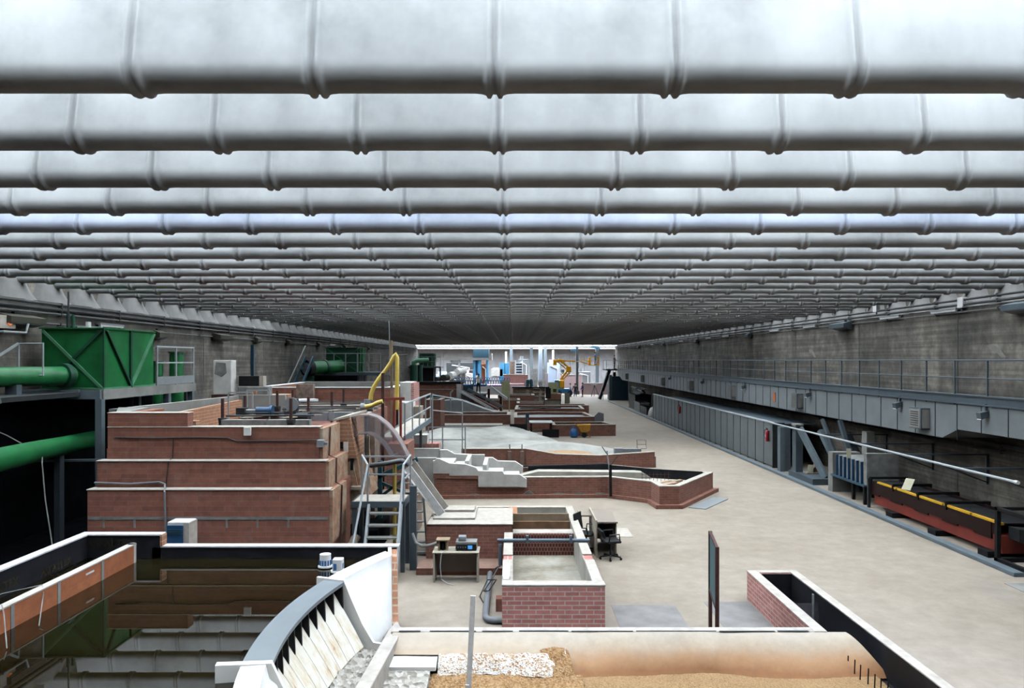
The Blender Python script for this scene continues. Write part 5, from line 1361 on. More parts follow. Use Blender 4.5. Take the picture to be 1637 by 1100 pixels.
# steel measuring frames on top of the head tank
for i, (x0, x1, y, z, lab) in enumerate(((-7.95, -5.5, 20.2, 3.28, 'nearest concrete beam row on top of the head tank'), (-7.2, -4.9, 22.8, 3.3, 'middle concrete beam row on top of the head tank'), (-7.9, -4.6, 25.4, 3.3, 'rear concrete beam row on top of the head tank'))):
    t = thing('girder_row', lab, 'beam', ((x0+x1)/2, y, z))
    n = 2 if i != 1 else 3
    w = (x1-x0)/n
    for k in range(n):
        part('beam', 'stone_grey' if i != 1 else 'steel_grey', t, lambda b: b.box(x0+w*k+0.03, x0+w*(k+1)-0.03, y-0.12, y+0.12, z-0.16, z+0.1))
    part('cross_plank', 'pale_wood', t, lambda b: (b.bar((x0+0.4, y+0.3, z+0.12), (x0+0.9, y+1.4, z+0.12), 0.16, 0.03), b.bar((x1-0.9, y+0.3, z+0.12), (x1-0.2, y+1.6, z+0.12), 0.2, 0.03)))
    part('tie_rod', 'dark_steel', t, lambda b: (b.tube([(x0, y+0.3, z+0.18), (x1, y+0.3, z+0.2)], 0.03, 6), b.tube([(x0, y+1.2, z+0.2), (x1, y+1.2, z+0.2)], 0.03, 6)))
for x, y, z0, z1, lab in ((-7.97, 20.3, 3.38, 3.95, 'leftmost rusty spindle post on the head tank'), (-7.97, 22.0, 3.4, 3.95, 'rusty spindle post behind the leftmost one on the head tank'), (-5.93, 19.75, 3.38, 3.98, 'rusty spindle post at the front middle of the head tank, above the white junction box'),
        (-6.25, 22.6, 3.4, 3.88, 'short rusty spindle post right of the front middle one'), (-8.03, 25.2, 3.4, 3.97, 'rusty spindle post at the rear left of the head tank'), (-7.83, 26.3, 3.4, 3.95, 'second rusty spindle post at the rear of the head tank'),
        (-6.17, 25.2, 3.4, 3.93, 'rusty spindle post at the rear right of the head tank'), (-6.02, 26.3, 3.4, 3.97, 'rearmost right rusty spindle post on the head tank')):
    t = thing('spindle_post', lab, 'post', (x, y, 2.75), 'spindle posts on the head tank')
    part('spindle', 'rusty_brown', t, lambda b: b.cyl((x, y, 2.75), (x, y, z1), 0.045, n=10))
    part('flange', 'dark_steel', t, lambda b: (b.cyl((x, y, z0-0.04), (x, y, z0+0.04), 0.12, n=10), b.box(x-0.08, x+0.08, y-0.08, y+0.08, z0-0.25, z0-0.04)))
t = thing('gate_motor', 'blue electric gate motor lying on the head tank frames', 'motor', (-7.3, 21.6, 3.4))
part('motor_body', 'print_navy', t, lambda b: (b.cyl((-7.45, 21.5, 3.53), (-7.05, 21.5, 3.53), 0.12, n=14), b.cyl((-7.05, 21.5, 3.53), (-6.98, 21.5, 3.53), 0.16, n=14)), smooth=True)
part('shaft', 'steel_grey', t, lambda b: b.cyl((-7.9, 21.5, 3.53), (-7.45, 21.5, 3.53), 0.05))
part('gearbox', 'dark_steel', t, lambda b: b.box(-8.0, -7.75, 21.35, 21.65, 3.4, 3.62))
t = thing('gate_gearbox', 'dirty grey cast gearbox in the middle of the head tank frames', 'gearbox', (-6.35, 21.2, 3.3))
part('casting', 'dark_steel', t, lambda b: (b.box(-6.5, -6.1, 21.0, 21.4, 2.9, 3.55), b.cyl((-6.3, 21.2, 3.5), (-6.3, 21.2, 3.9), 0.16), b.cyl((-6.15, 21.0, 3.4), (-5.8, 21.0, 3.4), 0.12)))
part('hand_wheel', 'steel_grey', t, lambda b: b.cyl((-6.3, 21.0, 3.75), (-6.3, 21.04, 3.75), 0.2, n=14))
part('acrylic_case', 'acrylic', t, lambda b: b.box(-5.9, -5.2, 20.9, 21.5, 3.2, 3.65))
t = thing('tube_rack', 'thin grey tube frame standing at the left rear of the head tank', 'frame', (-8.6, 23.5, 2.75))
for x, y in ((-8.85, 23), (-8.1, 23), (-8.85, 24.6), (-8.1, 24.6)):
    part('leg', 'rail_grey', t, lambda b: b.bar((x, y, 2.75), (x, y, 4.0), 0.04))
part('top_rail', 'rail_grey', t, lambda b: (b.bar((-8.85, 23, 4.0), (-8.1, 23, 4.0), 0.04), b.bar((-8.85, 24.6, 4.0), (-8.1, 24.6, 4.0), 0.04)))
t = thing('tall_cabinet', 'tall white cabinet streaked with grime standing on the head tank edge', 'cabinet', (-10, 26.8, 3.7))
part('cabinet_body', 'white_plaster', t, lambda b: b.box(-10.9, -10.25, 26.9, 27.4, 3.75, 5.0), bevel=0.02)
part('grime', 'stone_grey', t, lambda b: b.extr([(-10.86, 4.5), (-10.6, 4.4), (-10.42, 4.55), (-10.45, 4.9), (-10.8, 4.93)], 'y', 26.89, 26.91))
part('foot', 'rusty_brown', t, lambda b: b.box(-10.95, -10.0, 26.85, 27.45, 3.62, 3.75))
part('leg', 'stone_grey', t, lambda b: b.box(-10.9, -10.3, 26.9, 27.4, 0.0, 3.62))
t = thing('black_case', 'black flat case with pale end behind the tall white cabinet', 'case', (-9.6, 27.1, 4))
part('case_body', 'matt_black', t, lambda b: b.box(-10.1, -9.35, 27.25, 27.6, 4.05, 4.42))
part('end_cap', 'plaster_cap', t, lambda b: b.box(-9.35, -9.2, 27.25, 27.6, 4.05, 4.42))
one('stone_block', 'stone_grey', 'rough grey stone block under the black case on the head tank', 'block', lambda b: b.box(-10.15, -9.0, 27.22, 27.7, 0, 4.05), bevel=0.05)
one('loose_brick', 'brick_clay', 'orange brick lying by the black case on the head tank', 'brick', lambda b: b.box(-9.6, -9.38, 27.0, 27.15, 3.75, 3.9))
one('loose_brick', 'brick_clay', 'clay block lying on the front edge of the head tank', 'brick', lambda b: b.box(-8.1, -7.5, 17.5, 17.8, 2.8, 3.56))

# second tank behind
t = thing('rear_brick_tank', 'second brick tank with pale parapet behind the head tank', 'tank', (-8, 34, 0))
part('front_wall', 'brick_red', t, lambda b: b.box(-11.0, -5.0, 31.0, 31.3, 0, 3.84))
part('side_wall', 'brick_red', t, lambda b: (b.box(-11.0, -10.7, 31.3, 38, 0, 3.84), b.box(-5.3, -5.0, 31.3, 38, 0, 3.84)))
part('parapet', 'concrete_light', t, lambda b: b.box(-11.0, -5.0, 38.0, 38.3, 0, 3.9))
part('coping', 'white_coping', t, lambda b: (b.box(-11.02, -4.98, 30.98, 31.32, 3.84, 3.87), b.box(-11.02, -10.68, 31.32, 38, 3.84, 3.87), b.box(-5.32, -4.98, 31.32, 38, 3.84, 3.87)))
part('bed', 'concrete_light', t, lambda b: b.box(-10.7, -5.3, 31.3, 38, 0.1, 3.4))
part('buttress', 'rubble_brown', t, lambda b: b.box(-9.0, -8.3, 30.7, 31.0, 0, 4.0))
part('brick_shelf', 'brick_clay', t, lambda b: (b.box(-10.3, -9.2, 30.2, 30.98, 3.2, 3.6), b.box(-10.2, -9.2, 30.1, 30.3, 2.0, 3.2)))
one('pale_slab', 'white_coping', 'pale slab lying aslant before the second brick tank', 'slab', lambda b: b.prism([(-10.3, 28.6), (-9.0, 28.4), (-8.0, 30.4), (-8.6, 30.6)], 3.3, 3.42))
one('lower_brick_body', 'rubble_brown', 'brick body filling the gap between both left tanks', 'wall', lambda b: b.box(-10.6, -5.2, 28.0, 30.08, 0, 3.28))

# ---------------------------------------------------------------- acrylic siphon chute, its stand, the stair and the walkway
def sweep(b, path, y0, y1, th):
    """flat strip of thickness th along an (x,z) path"""
    n = len(path)
    up = []
    for i, p in enumerate(path):
        a, c = Vector(path[max(0, i-1)]), Vector(path[min(n-1, i+1)])
        d = (c-a).normalized(); up.append(Vector((-d.y, d.x))*th)
    vs = []
    for i, p in enumerate(path):
        q = Vector(p)+up[i]
        vs += [(p[0], y0, p[1]), (p[0], y1, p[1]), (q.x, y1, q.y), (q.x, y0, q.y)]
    fs = [(0, 1, 2, 3), (4*n-1, 4*n-2, 4*n-3, 4*n-4)]
    for i in range(n-1):
        fs += [(4*i+k, 4*i+4+k, 4*i+4+(k+1) % 4, 4*i+(k+1) % 4) for k in range(4)]
    b.add(vs, fs)
OUT = [(-4.18, 3.50), (-3.95, 3.56), (-3.72, 3.57), (-3.5, 3.50), (-3.28, 3.33), (-3.08, 3.10), (-2.9, 2.82), (-2.76, 2.53), (-2.66, 2.28)]
INN = [(-4.16, 2.98), (-3.95, 3.08), (-3.74, 3.10), (-3.55, 3.02), (-3.38, 2.86), (-3.24, 2.66), (-3.14, 2.50), (-3.02, 2.54)]
t = thing('acrylic_siphon', 'curved clear acrylic siphon arching over the stair', 'siphon', (-3.5, 19.3, 2.3))
part('outer_strip', 'acrylic_edge', t, lambda b: sweep(b, OUT, 19.0, 19.5, 0.035), smooth=True)
part('inner_strip', 'acrylic_edge', t, lambda b: sweep(b, INN, 19.02, 19.48, 0.03), smooth=True)
for y in (19.0, 19.49):
    part('side_sheet', 'acrylic', t, lambda b: b.extr(OUT + INN[::-1], 'y', y, y+0.012))
t = thing('white_chute', 'white sheet metal chute sliding down from the acrylic siphon', 'chute', (-2, 19.2, 1))
part('chute_floor', 'white_paint', t, lambda b: b.bar((-2.78, 19.2, 2.18), (-1.85, 19.0, 1.05), 0.5, 0.02))
part('side', 'plaster_cap', t, lambda b: b.bar((-2.66, 19.46, 2.32), (-1.75, 19.26, 1.14), 0.03, 0.2))
part('side', 'white_coping', t, lambda b: b.bar((-2.7, 18.94, 2.26), (-1.8, 18.75, 1.1), 0.03, 0.2))
one('siphon_stand', 'pipe_blue', 'blue grey post under the arch of the acrylic siphon', 'post', lambda b: b.bar((-3.95, 19.9, 0), (-3.95, 19.9, 3.5), 0.08))
one('siphon_stand', 'pale_wood', 'pale wooden post under the arch of the acrylic siphon', 'post', lambda b: b.bar((-3.86, 19.7, 0.0), (-3.86, 19.7, 3.0), 0.07))
one('brick_pier', 'rubble_brown', 'brown brick pier behind the acrylic siphon', 'pier', lambda b: b.box(-4.4, -3.85, 20.6, 21.4, 0, 3.45))
one('brick_pier', 'brick_brown', 'dark brick pier under the end of the upper walkway', 'pier', lambda b: b.box(-3.85, -3.2, 22.5, 24.0, 0, 2.45))
t = thing('pipe_trestle', 'dark teal steel trestle in the shade behind the stair landing', 'trestle', (-3, 20.5, 0))
for x in (-3.7, -2.75):
    part('leg', 'teal_paint', t, lambda b: b.bar((x, 20.6, 0), (x, 20.6, 2.2), 0.12))
part('beam', 'teal_paint', t, lambda b: (b.bar((-3.75, 20.6, 1.75), (-2.65, 20.6, 2.25), 0.12), b.bar((-3.7, 20.6, 1.2), (-2.75, 20.6, 1.9), 0.08), b.bar((-2.75, 20.6, 1.2), (-3.7, 20.6, 1.6), 0.08)))
one('drain_hose', 'tube_grey', 'grey hose lying across the trestle below the siphon mouth', 'hose', lambda b: b.tube([(-3.85, 20.0, 2.15), (-3.4, 19.9, 2.22), (-3.0, 19.9, 2.3), (-2.8, 19.9, 2.2)], 0.07, 10), smooth=True)
one('yellow_pipe', 'hose_yellow', 'vertical yellow pipe behind the stair treads', 'pipe', lambda b: b.cyl((-3.2, 20.0, 0), (-3.2, 20.0, 2.2), 0.05))
one('dark_hall_floor', 'rubble_brown', 'brown brick base under the stair landing', 'base', lambda b: b.box(-3.9, -2.75, 21.2, 22.4, 0, 1.1))

t = thing('steel_stair', 'grey open stair with landing and handrails right of the head tank', 'stair', (-3.1, 17.4, 0))
part('landing', 'plaster_cap', t, lambda b: b.box(-3.78, -2.56, 17.4, 18.3, 1.63, 1.68))
part('landing_edge', 'slate_paint', t, lambda b: (b.box(-3.8, -2.54, 17.36, 17.42, 1.54, 1.68), b.box(-2.58, -2.54, 17.4, 18.3, 1.54, 1.68), b.box(-3.8, -3.76, 17.4, 18.3, 1.54, 1.68)))
for x in (-3.74, -2.6):
    for y in (17.46, 18.24):
        part('leg', 'slate_paint', t, lambda b: b.box(x-0.05, x+0.05, y-0.05, y+0.05, 0, 1.6))
for x in (-3.38, -2.62):
    part('stringer', 'rail_grey', t, lambda b: b.bar((x, 17.4, 1.6), (x, 16.55, 0.0), 0.06, 0.14))
for k in range(6):
    part('tread', 'concrete_light', t, lambda b: b.box(-3.36, -2.64, 17.22-0.135*k, 17.42-0.135*k, 1.40-0.255*k, 1.44-0.255*k))
for s, x in ((0, -3.42), (1, -2.58)):
    part('handrail', 'galvanized', t, lambda b: b.tube([(x + (0.05 if s else -0.30), 18.25, 2.66), (x, 17.42, 2.54), (x + (-0.02 if s else -0.2), 16.5, 0.62)], 0.025, 8))
    part('rail_post', 'rail_grey', t, lambda b: b.bar((x, 17.42, 1.6), (x, 17.42, 2.54), 0.04))
    part('rail_post', 'rail_grey', t, lambda b: b.bar((x + (0.05 if s else -0.30), 18.25, 1.6), (x + (0.05 if s else -0.30), 18.25, 2.66), 0.04))
part('back_rail', 'rail_grey', t, lambda b: (b.bar((-3.7, 18.28, 2.62), (-2.55, 18.28, 2.62), 0.04), b.bar((-3.7, 18.28, 2.18), (-2.55, 18.28, 2.18), 0.035), b.bar((-2.55, 17.45, 2.2), (-2.55, 18.28, 2.2), 0.035)))
t = thing('steel_ladder', 'dark steep ladder stair behind the landing, left of the white chute', 'ladder', (-2.7, 20.5, 0))
part('stringer', 'matt_black', t, lambda b: b.bar((-2.55, 20.6, 1.9), (-2.18, 18.9, 0.0), 0.05, 0.1))
part('stringer', 'slate_paint', t, lambda b: b.bar((-3.05, 20.6, 1.9), (-2.68, 18.9, 0.0), 0.05, 0.1))
for k in range(8):
    part('tread', 'concrete_light', t, lambda b: b.box(-3.03+0.046*k, -2.54+0.046*k, 20.3-0.2*k, 20.45-0.2*k, 1.6-0.22*k, 1.63-0.22*k))
one('steel_column', 'slate_paint', 'slate blue steel column standing right of the stair landing', 'column', lambda b: b.box(-2.46, -2.3, 17.6, 17.75, 0, 2.0))

t = thing('upper_walkway', 'raised steel walkway with railings running back beside the tanks', 'walkway', (-3.7, 27, 2.5))
part('deck', 'plaster_cap', t, lambda b: b.box(-4.24, -3.45, 23.5, 31.0, 2.50, 2.56))
part('edge', 'slate_pale', t, lambda b: (b.box(-3.47, -3.42, 23.5, 31.0, 2.4, 2.6), b.box(-4.27, -4.23, 23.5, 31.0, 2.4, 2.6)))
for y in (23.6, 25.4, 27.3, 29.2, 30.9):
    part('post', 'rail_grey', t, lambda b: b.bar((-3.45, y, 2.45), (-3.45, y, 3.6), 0.045))
    if y > 30 or 27 < y < 28:
        part('leg', 'slate_paint', t, lambda b: b.box(-3.9, -3.8, y-0.06, y+0.06, 0, 2.5))
part('handrail', 'galvanized', t, lambda b: (b.bar((-3.45, 23.6, 3.6), (-3.45, 30.9, 3.6), 0.05), b.bar((-3.45, 23.6, 3.05), (-3.45, 30.9, 3.05), 0.04)))
t = thing('side_rail', 'pale handrail turning off at the far end of the raised walkway', 'railing', (-3.2, 31.2, 0))
part('post', 'rail_grey', t, lambda b: (b.bar((-3.4, 31.2, 0), (-3.4, 31.2, 3.6), 0.05),))
part('post', 'rail_grey', t, lambda b: (b.bar((-2.3, 33.6, 0), (-2.3, 33.6, 3.2), 0.05),))
part('rail', 'galvanized', t, lambda b: (b.bar((-3.4, 31.2, 3.55), (-2.3, 33.6, 3.2), 0.045), b.bar((-3.4, 31.2, 2.9), (-2.3, 33.6, 2.6), 0.04)))

# hose mast
t = thing('hose_rig', 'dark red pipe frame standing at the walkway end', 'frame', (-3.7, 23.2, 2.3))
part('upright', 'rusty_brown', t, lambda b: b.bar((-4.08, 23.2, 0.0), (-4.08, 23.2, 4.6), 0.09))
part('upright', 'red_oxide', t, lambda b: b.bar((-3.75, 23.2, 2.45), (-3.72, 23.2, 3.8), 0.07))
part('upright', 'red_oxide', t, lambda b: b.bar((-3.52, 23.2, 2.45), (-3.52, 23.2, 3.8), 0.07))
part('cross_pipe', 'red_oxide', t, lambda b: (b.bar((-4.1, 23.2, 3.78), (-3.4, 23.2, 3.8), 0.08), b.bar((-5.4, 23.2, 3.1), (-4.08, 23.2, 3.1), 0.07)))
t = thing('wooden_mast', 'tall pale wooden mast with a thin rod on top beside the yellow hose', 'mast', (-3.95, 24, 2.4))
part('mast', 'sawn_board', t, lambda b: b.bar((-3.95, 24.2, 2.0), (-3.98, 24.2, 5.65), 0.08))
part('rod', 'rail_grey', t, lambda b: b.bar((-4.03, 24.2, 4.5), (-4.05, 24.2, 6.3), 0.025))
part('cross_rod', 'rail_grey', t, lambda b: b.bar((-4.0, 24.2, 5.15), (-3.45, 24.2, 5.2), 0.02))
one('yellow_hose', 'hose_yellow', 'thick yellow hose arching up to the wooden mast', 'hose', lambda b: b.tube([(-4.62, 24, 3.72), (-4.6, 24, 3.9), (-4.52, 24, 4.12), (-4.36, 24, 4.38), (-4.12, 24, 4.68), (-3.96, 24, 4.92), (-3.86, 24, 5.12), (-3.8, 24, 5.2), (-3.76, 24, 5.1), (-3.76, 24, 4.5), (-3.77, 24, 3.4)], 0.07, 12), smooth=True)
one('yellow_hose', 'hose_yellow', 'short yellow hose running level to the dark red pipe frame', 'hose', lambda b: b.tube([(-4.6, 23.0, 3.55), (-4.4, 23.0, 3.58), (-4.2, 23.0, 3.68), (-4.05, 23.0, 3.72)], 0.07, 12), smooth=True)
t = thing('hose_coupling', 'dirty metal valve coupling at the foot of the yellow hose', 'valve', (-4.63, 23.6, 2.7))
part('valve_body', 'steel_grey', t, lambda b: (b.cyl((-4.65, 23.6, 2.7), (-4.65, 23.6, 3.75), 0.1), b.cyl((-4.85, 23.6, 3.5), (-4.45, 23.6, 3.5), 0.14)))
part('valve_cap', 'plaster_cap', t, lambda b: b.cyl((-4.55, 23.4, 3.2), (-4.4, 23.2, 3.2), 0.18))
part('stand', 'stone_grey', t, lambda b: b.box(-4.9, -4.4, 23.4, 23.8, 0, 2.7))
t = thing('white_tower', 'white painted block tower behind the wooden mast', 'tower', (-3.9, 33, 0))
part('tower_body', 'white_plaster', t, lambda b: b.box(-4.98, -4.5, 32.6, 34.6, 0, 4.02))
part('brick_edge', 'brick_pink', t, lambda b: b.box(-4.5, -4.38, 32.65, 34.6, 0, 3.98))
part('lower_body', 'white_paint', t, lambda b: b.box(-4.9, -4.3, 31.6, 32.6, 0, 3.2))
part('drape', 'pale_wood', t, lambda b: b.box(-4.28, -3.98, 31.9, 32.8, 0, 3.0))

# ================================================================ GREEN PUMP SETS on the left platforms
def grate_box(t, x0, x1, y0, y1, z0, z1, mat='green_paint', dark='green_dark', pale='green_pale'):
    part('tank_body', mat, t, lambda b: (b.box(x0, x1, y0, y1, z0, z1-0.04), b.box(x0-0.05, x1+0.05, y0-0.05, y1+0.05, z1-0.04, z1)))
    part('front_brace', pale, t, lambda b: b.bar((x0+0.04, y0-0.03, z1-0.08), (x1-0.03, y0-0.03, z0+0.03), 0.05, 0.07))
    part('front_brace', dark, t, lambda b: b.bar((x1-0.03, y0-0.025, z1-0.08), (x0+0.04, y0-0.025, z0+0.03), 0.05, 0.07))
    ym = (y0+y1)/2
    part('side_brace', dark, t, lambda b: b.bar((x1+0.03, y0+0.1, z1-0.08), (x1+0.03, ym, z0+0.03), 0.09, 0.06))
    part('side_brace', pale, t, lambda b: b.bar((x1+0.03, y1-0.03, z1-0.08), (x1+0.03, ym, z0+0.03), 0.09, 0.06))
    part('side_post', dark, t, lambda b: b.box(x1, x1+0.06, ym-0.05, ym+0.05, z0, z1-0.04))
    part('rim', pale, t, lambda b: (b.box(x0-0.02, x1+0.06, y0-0.06, y0, z0, z0+0.05), b.box(x1, x1+0.06, y0, y1, z0, z0+0.05)))
t = thing('pump_platform', 'grey steel platform carrying the big green tank at the left wall', 'platform', (-12.6, 22, 0))
part('deck', 'dark_steel', t, lambda b: (b.box(-13.66, -11.5, 20.6, 26.6, 4.0, 4.18), b.box(-13.66, -12.0, 8.0, 20.6, 4.0, 4.12)))
part('edge_beam', 'slate_pale', t, lambda b: (b.box(-13.66, -11.45, 20.5, 20.6, 3.92, 4.16), b.box(-13.6, -12.0, 20.42, 20.5, 4.1, 4.18)))
part('edge_beam', 'concrete_light', t, lambda b: b.box(-11.5, -11.4, 20.6, 26.6, 3.9, 4.18))
for x, y in ((-11.5, 20.6), (-11.5, 24.6), (-11.5, 26.4), (-13.4, 26.4)):
    part('column', 'slate_pale', t, lambda b: b.box(x-0.09, x+0.09, y-0.09, y+0.09, 0, 3.92))
part('knee_brace', 'slate_pale', t, lambda b: (b.bar((-12.05, 15.5, 3.4), (-12.05, 17.3, 4.06), 0.16, 0.12),))
part('toe_board', 'steel_grey', t, lambda b: b.box(-11.5, -11.45, 23.8, 26.6, 4.2, 4.46))
for y in (23.85, 25.2, 26.55):
    part('rail_post', 'rail_grey', t, lambda b: b.bar((-11.48, y, 4.1), (-11.48, y, 5.45), 0.05))
part('rail', 'galvanized', t, lambda b: (b.bar((-11.48, 23.8, 5.45), (-11.48, 26.6, 5.45), 0.045), b.bar((-11.48, 23.8, 4.92), (-11.48, 26.6, 4.92), 0.04), b.bar((-11.48, 26.58, 5.45), (-13.4, 26.58, 5.45), 0.045)))
t = thing('gate_railing', 'square grey railing panel above the green pipe at the photo edge', 'railing', (-12.9, 19.0, 4.12))
part('frame', 'rail_grey', t, lambda b: b.tube([(-13.1, 19.6, 4.12), (-13.1, 19.6, 5.45), (-12.45, 19.6, 5.45), (-12.45, 19.6, 4.6), (-13.1, 19.6, 4.6)], 0.025))
part('stay', 'rail_grey', t, lambda b: b.bar((-13.55, 19.0, 4.9), (-13.1, 19.6, 5.45), 0.06))
t = thing('green_tank', 'big green sheet steel tank with crossed braces at the left', 'tank', (-12.3, 22.2, 4.18))
grate_box(t, -13.25, -11.52, 20.8, 23.7, 4.18, 5.92)
part('seam', 'green_dark', t, lambda b: b.box(-11.53, -11.49, 20.78, 20.84, 4.2, 5.9))
part('stub', 'green_dark', t, lambda b: (b.cyl((-12.75, 21.2, 5.92), (-12.75, 21.2, 6.35), 0.05), b.cyl((-12.6, 21.2, 5.92), (-12.6, 21.2, 6.3), 0.05)))
part('vent', 'white_coping', t, lambda b: (b.cyl((-12.4, 21.6, 5.92), (-12.4, 21.6, 6.12), 0.07), b.box(-12.9, -12.2, 21.9, 22.0, 5.92, 6.0)))
one('vent_rod', 'dark_steel', 'thin dark rod rising from the top of the big green tank', 'rod', lambda b: b.cyl((-12.68, 21.1, 5.92), (-12.68, 21.1, 6.95), 0.025))
t = thing('green_pipe', 'thick green pipe entering the front of the big green tank', 'pipe', (-12.6, 20, 4.5))
part('pipe', 'green_paint', t, lambda b: b.tube([(-13.5, 17.2, 4.57), (-13.2, 18.3, 4.57), (-12.62, 20.2, 4.57), (-12.4, 20.78, 4.57)], 0.26, 20), smooth=True)
part('flange', 'green_dark', t, lambda b: (b.tube([(-12.5, 20.5, 4.57), (-12.45, 20.66, 4.57)], 0.34, 20),), smooth=True)
part('saddle', 'slate_paint', t, lambda b: b.box(-13.05, -12.75, 19.0, 19.2, 4.12, 4.36))
for x, y, z, h, r, lab in ((-12.6, 27.7, 0.02, 5.25, 0.25, 'taller thick green riser beyond the platform railing'), (-13.15, 27.4, 0.02, 4.9, 0.18, 'slimmer green riser close to the back of the big green tank')):
    t = thing('green_riser', lab, 'pipe', (x, y, z))
    part('shell', 'green_paint', t, lambda b: b.cyl((x, y, z), (x, y, z+h), r, n=18), smooth=True)
    part('top_flange', 'green_dark', t, lambda b: b.cyl((x, y, z+h), (x, y, z+h+0.05), r+0.05, n=18))
    part('flange', 'green_dark', t, lambda b: b.cyl((x, y, 3.1), (x, y, 3.2), r+0.07, n=18))
t = thing('green_pipe', 'lower green pipe running through the dark area below the left platform', 'pipe', (-11.8, 19, 2.6))
part('pipe', 'green_paint', t, lambda b: b.tube([(-10.35, 14.2, 2.98), (-11.3, 17.3, 2.84), (-12.0, 19.6, 2.72), (-13.0, 22.9, 2.56)], 0.25, 20), smooth=True)
part('support', 'slate_paint', t, lambda b: b.box(-12.1, -11.95, 19.5, 19.7, 0, 2.5))
part('support_beam', 'slate_paint', t, lambda b: b.bar((-13.6, 19.75, 2.3), (-10.5, 19.75, 2.34), 0.08, 0.06))
one('slack_cable', 'stone_grey', 'thin slack cable hanging across the dark area below the left platform', 'cable', lambda b: b.tube([(-13.4, 17.0, 4.0), (-12.2, 17.8, 3.2), (-11.2, 17.6, 2.75), (-10.95, 17.2, 2.6), (-10.75, 17.0, 1.8), (-10.3, 16.6, 0.6), (-10.2, 16.4, 0.03)], 0.014, 6))
t = thing('control_box', 'pale control box with an orange lamp on the left wall at the photo edge', 'control box', (-13.6, 19.75, 5.9))
part('box_body', 'plaster_cap', t, lambda b: b.box(-13.78, -13.45, 19.4, 20.0, 5.85, 6.2))
part('lamp', 'lamp_orange', t, lambda b: b.cyl((-13.45, 19.75, 6.02), (-13.42, 19.75, 6.02), 0.09))
part('tray', 'rail_grey', t, lambda b: b.tube([(-13.7, 19.3, 5.75), (-13.3, 19.3, 5.75), (-13.3, 20.2, 5.75), (-13.3, 20.3, 6.0)], 0.03))

def far_set(y, lab, x0, x1, zt, k):
    t = thing('pump_platform', lab[:lab.index(' green')] + ' steel platform with railing along the left wall', 'platform', ((x0+x1)/2, y, 0))
    part('deck', 'slate_paint', t, lambda b: b.box(-13.66, x1+1.6*k, y-1.4, y+2.4, 4.0, 4.2))
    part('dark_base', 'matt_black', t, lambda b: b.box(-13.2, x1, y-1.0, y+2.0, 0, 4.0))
    for x in (x1+0.3*k, x1+1.5*k):
        part('column', 'slate_paint', t, lambda b: b.box(x-0.1, x+0.1, y-1.3, y-1.1, 0, 4.0))
    part('rail', 'rail_grey', t, lambda b: (b.bar((x0-0.9*k, y-1.38, 5.45), (x1+1.6*k, y-1.38, 5.45), 0.06), b.bar((x0-0.9*k, y-1.38, 4.85), (x1+1.6*k, y-1.38, 4.85), 0.05)))
    n = 6
    for i in range(n+1):
        x = x0-0.9*k + (x1+1.6*k-x0+0.9*k)*i/n
        part('rail_post', 'rail_grey', t, lambda b: b.bar((x, y-1.38, 4.2), (x, y-1.38, 5.45), 0.05))
    g = thing('green_tank', lab, 'tank', ((x0+x1)/2, y, 4.2))
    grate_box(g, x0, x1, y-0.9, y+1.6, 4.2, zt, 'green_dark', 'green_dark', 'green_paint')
    for q in (0.15, 0.5):
        part('rib', 'green_paint', g, lambda b: b.box(x1-0.02, x1+0.1, y-0.8+q*2, y-0.7+q*2, 4.2, zt))
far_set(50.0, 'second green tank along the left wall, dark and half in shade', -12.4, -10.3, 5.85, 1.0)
t = thing('green_pipe', 'short green pipe with open black flange before the second green tank', 'pipe', (-12.2, 48.4, 4.4))
part('pipe', 'green_paint', t, lambda b: b.tube([(-12.9, 47.2, 4.5), (-12.2, 48.2, 4.56), (-11.4, 49.05, 4.6)], 0.42, 20), smooth=True)
part('flange', 'matt_black', t, lambda b: b.tube([(-13.12, 46.9, 4.48), (-12.9, 47.2, 4.5)], 0.55, 20), smooth=True)
part('bore', 'steel_grey', t, lambda b: b.tube([(-13.15, 46.86, 4.48), (-13.125, 46.895, 4.48)], 0.36, 20))
part('band', 'green_dark', t, lambda b: b.tube([(-12.28, 48.08, 4.55), (-12.18, 48.22, 4.56)], 0.47, 20), smooth=True)
part('stand', 'green_dark', t, lambda b: b.box(-13.2, -12.7, 46.9, 47.3, 0, 4.0))
t = thing('blue_stair', 'steep blue stair climbing to the second green tank platform', 'stair', (-13.1, 45, 0))
for dx in (0, 0.5):
    part('stringer', 'blue_steel', t, lambda b: b.bar((-13.5+dx, 43.8, 2.4), (-12.95+dx, 46.2, 5.2), 0.06, 0.2))
part('handrail', 'rail_grey', t, lambda b: b.bar((-13.45, 43.6, 3.2), (-12.9, 46.0, 5.9), 0.05))
for k in range(7):
    part('tread', 'blue_steel', t, lambda b: b.box(-13.45+0.07*k, -12.98+0.07*k, 43.9+0.31*k, 44.15+0.31*k, 2.55+0.37*k, 2.6+0.37*k))
part('base', 'blue_steel', t, lambda b: b.box(-13.6, -12.4, 43.4, 44.4, 0, 2.5))
one('blue_post', 'blue_steel', 'slim blue vertical post on the left wall before the blue stair', 'post', lambda b: b.box(-13.78, -13.64, 38.9, 39.05, 0, 5.8))
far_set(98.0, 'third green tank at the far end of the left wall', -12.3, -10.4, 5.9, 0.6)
t = thing('green_pump', 'pair of dark green pump cylinders before the third green tank', 'pump', (-12.5, 94, 0))
part('pump_body', 'green_dark', t, lambda b: (b.cyl((-12.6, 94, 0), (-12.6, 94, 4.4), 0.5, n=14), b.cyl((-11.9, 94.6, 0), (-11.9, 94.6, 4.4), 0.35, n=14)), smooth=True)
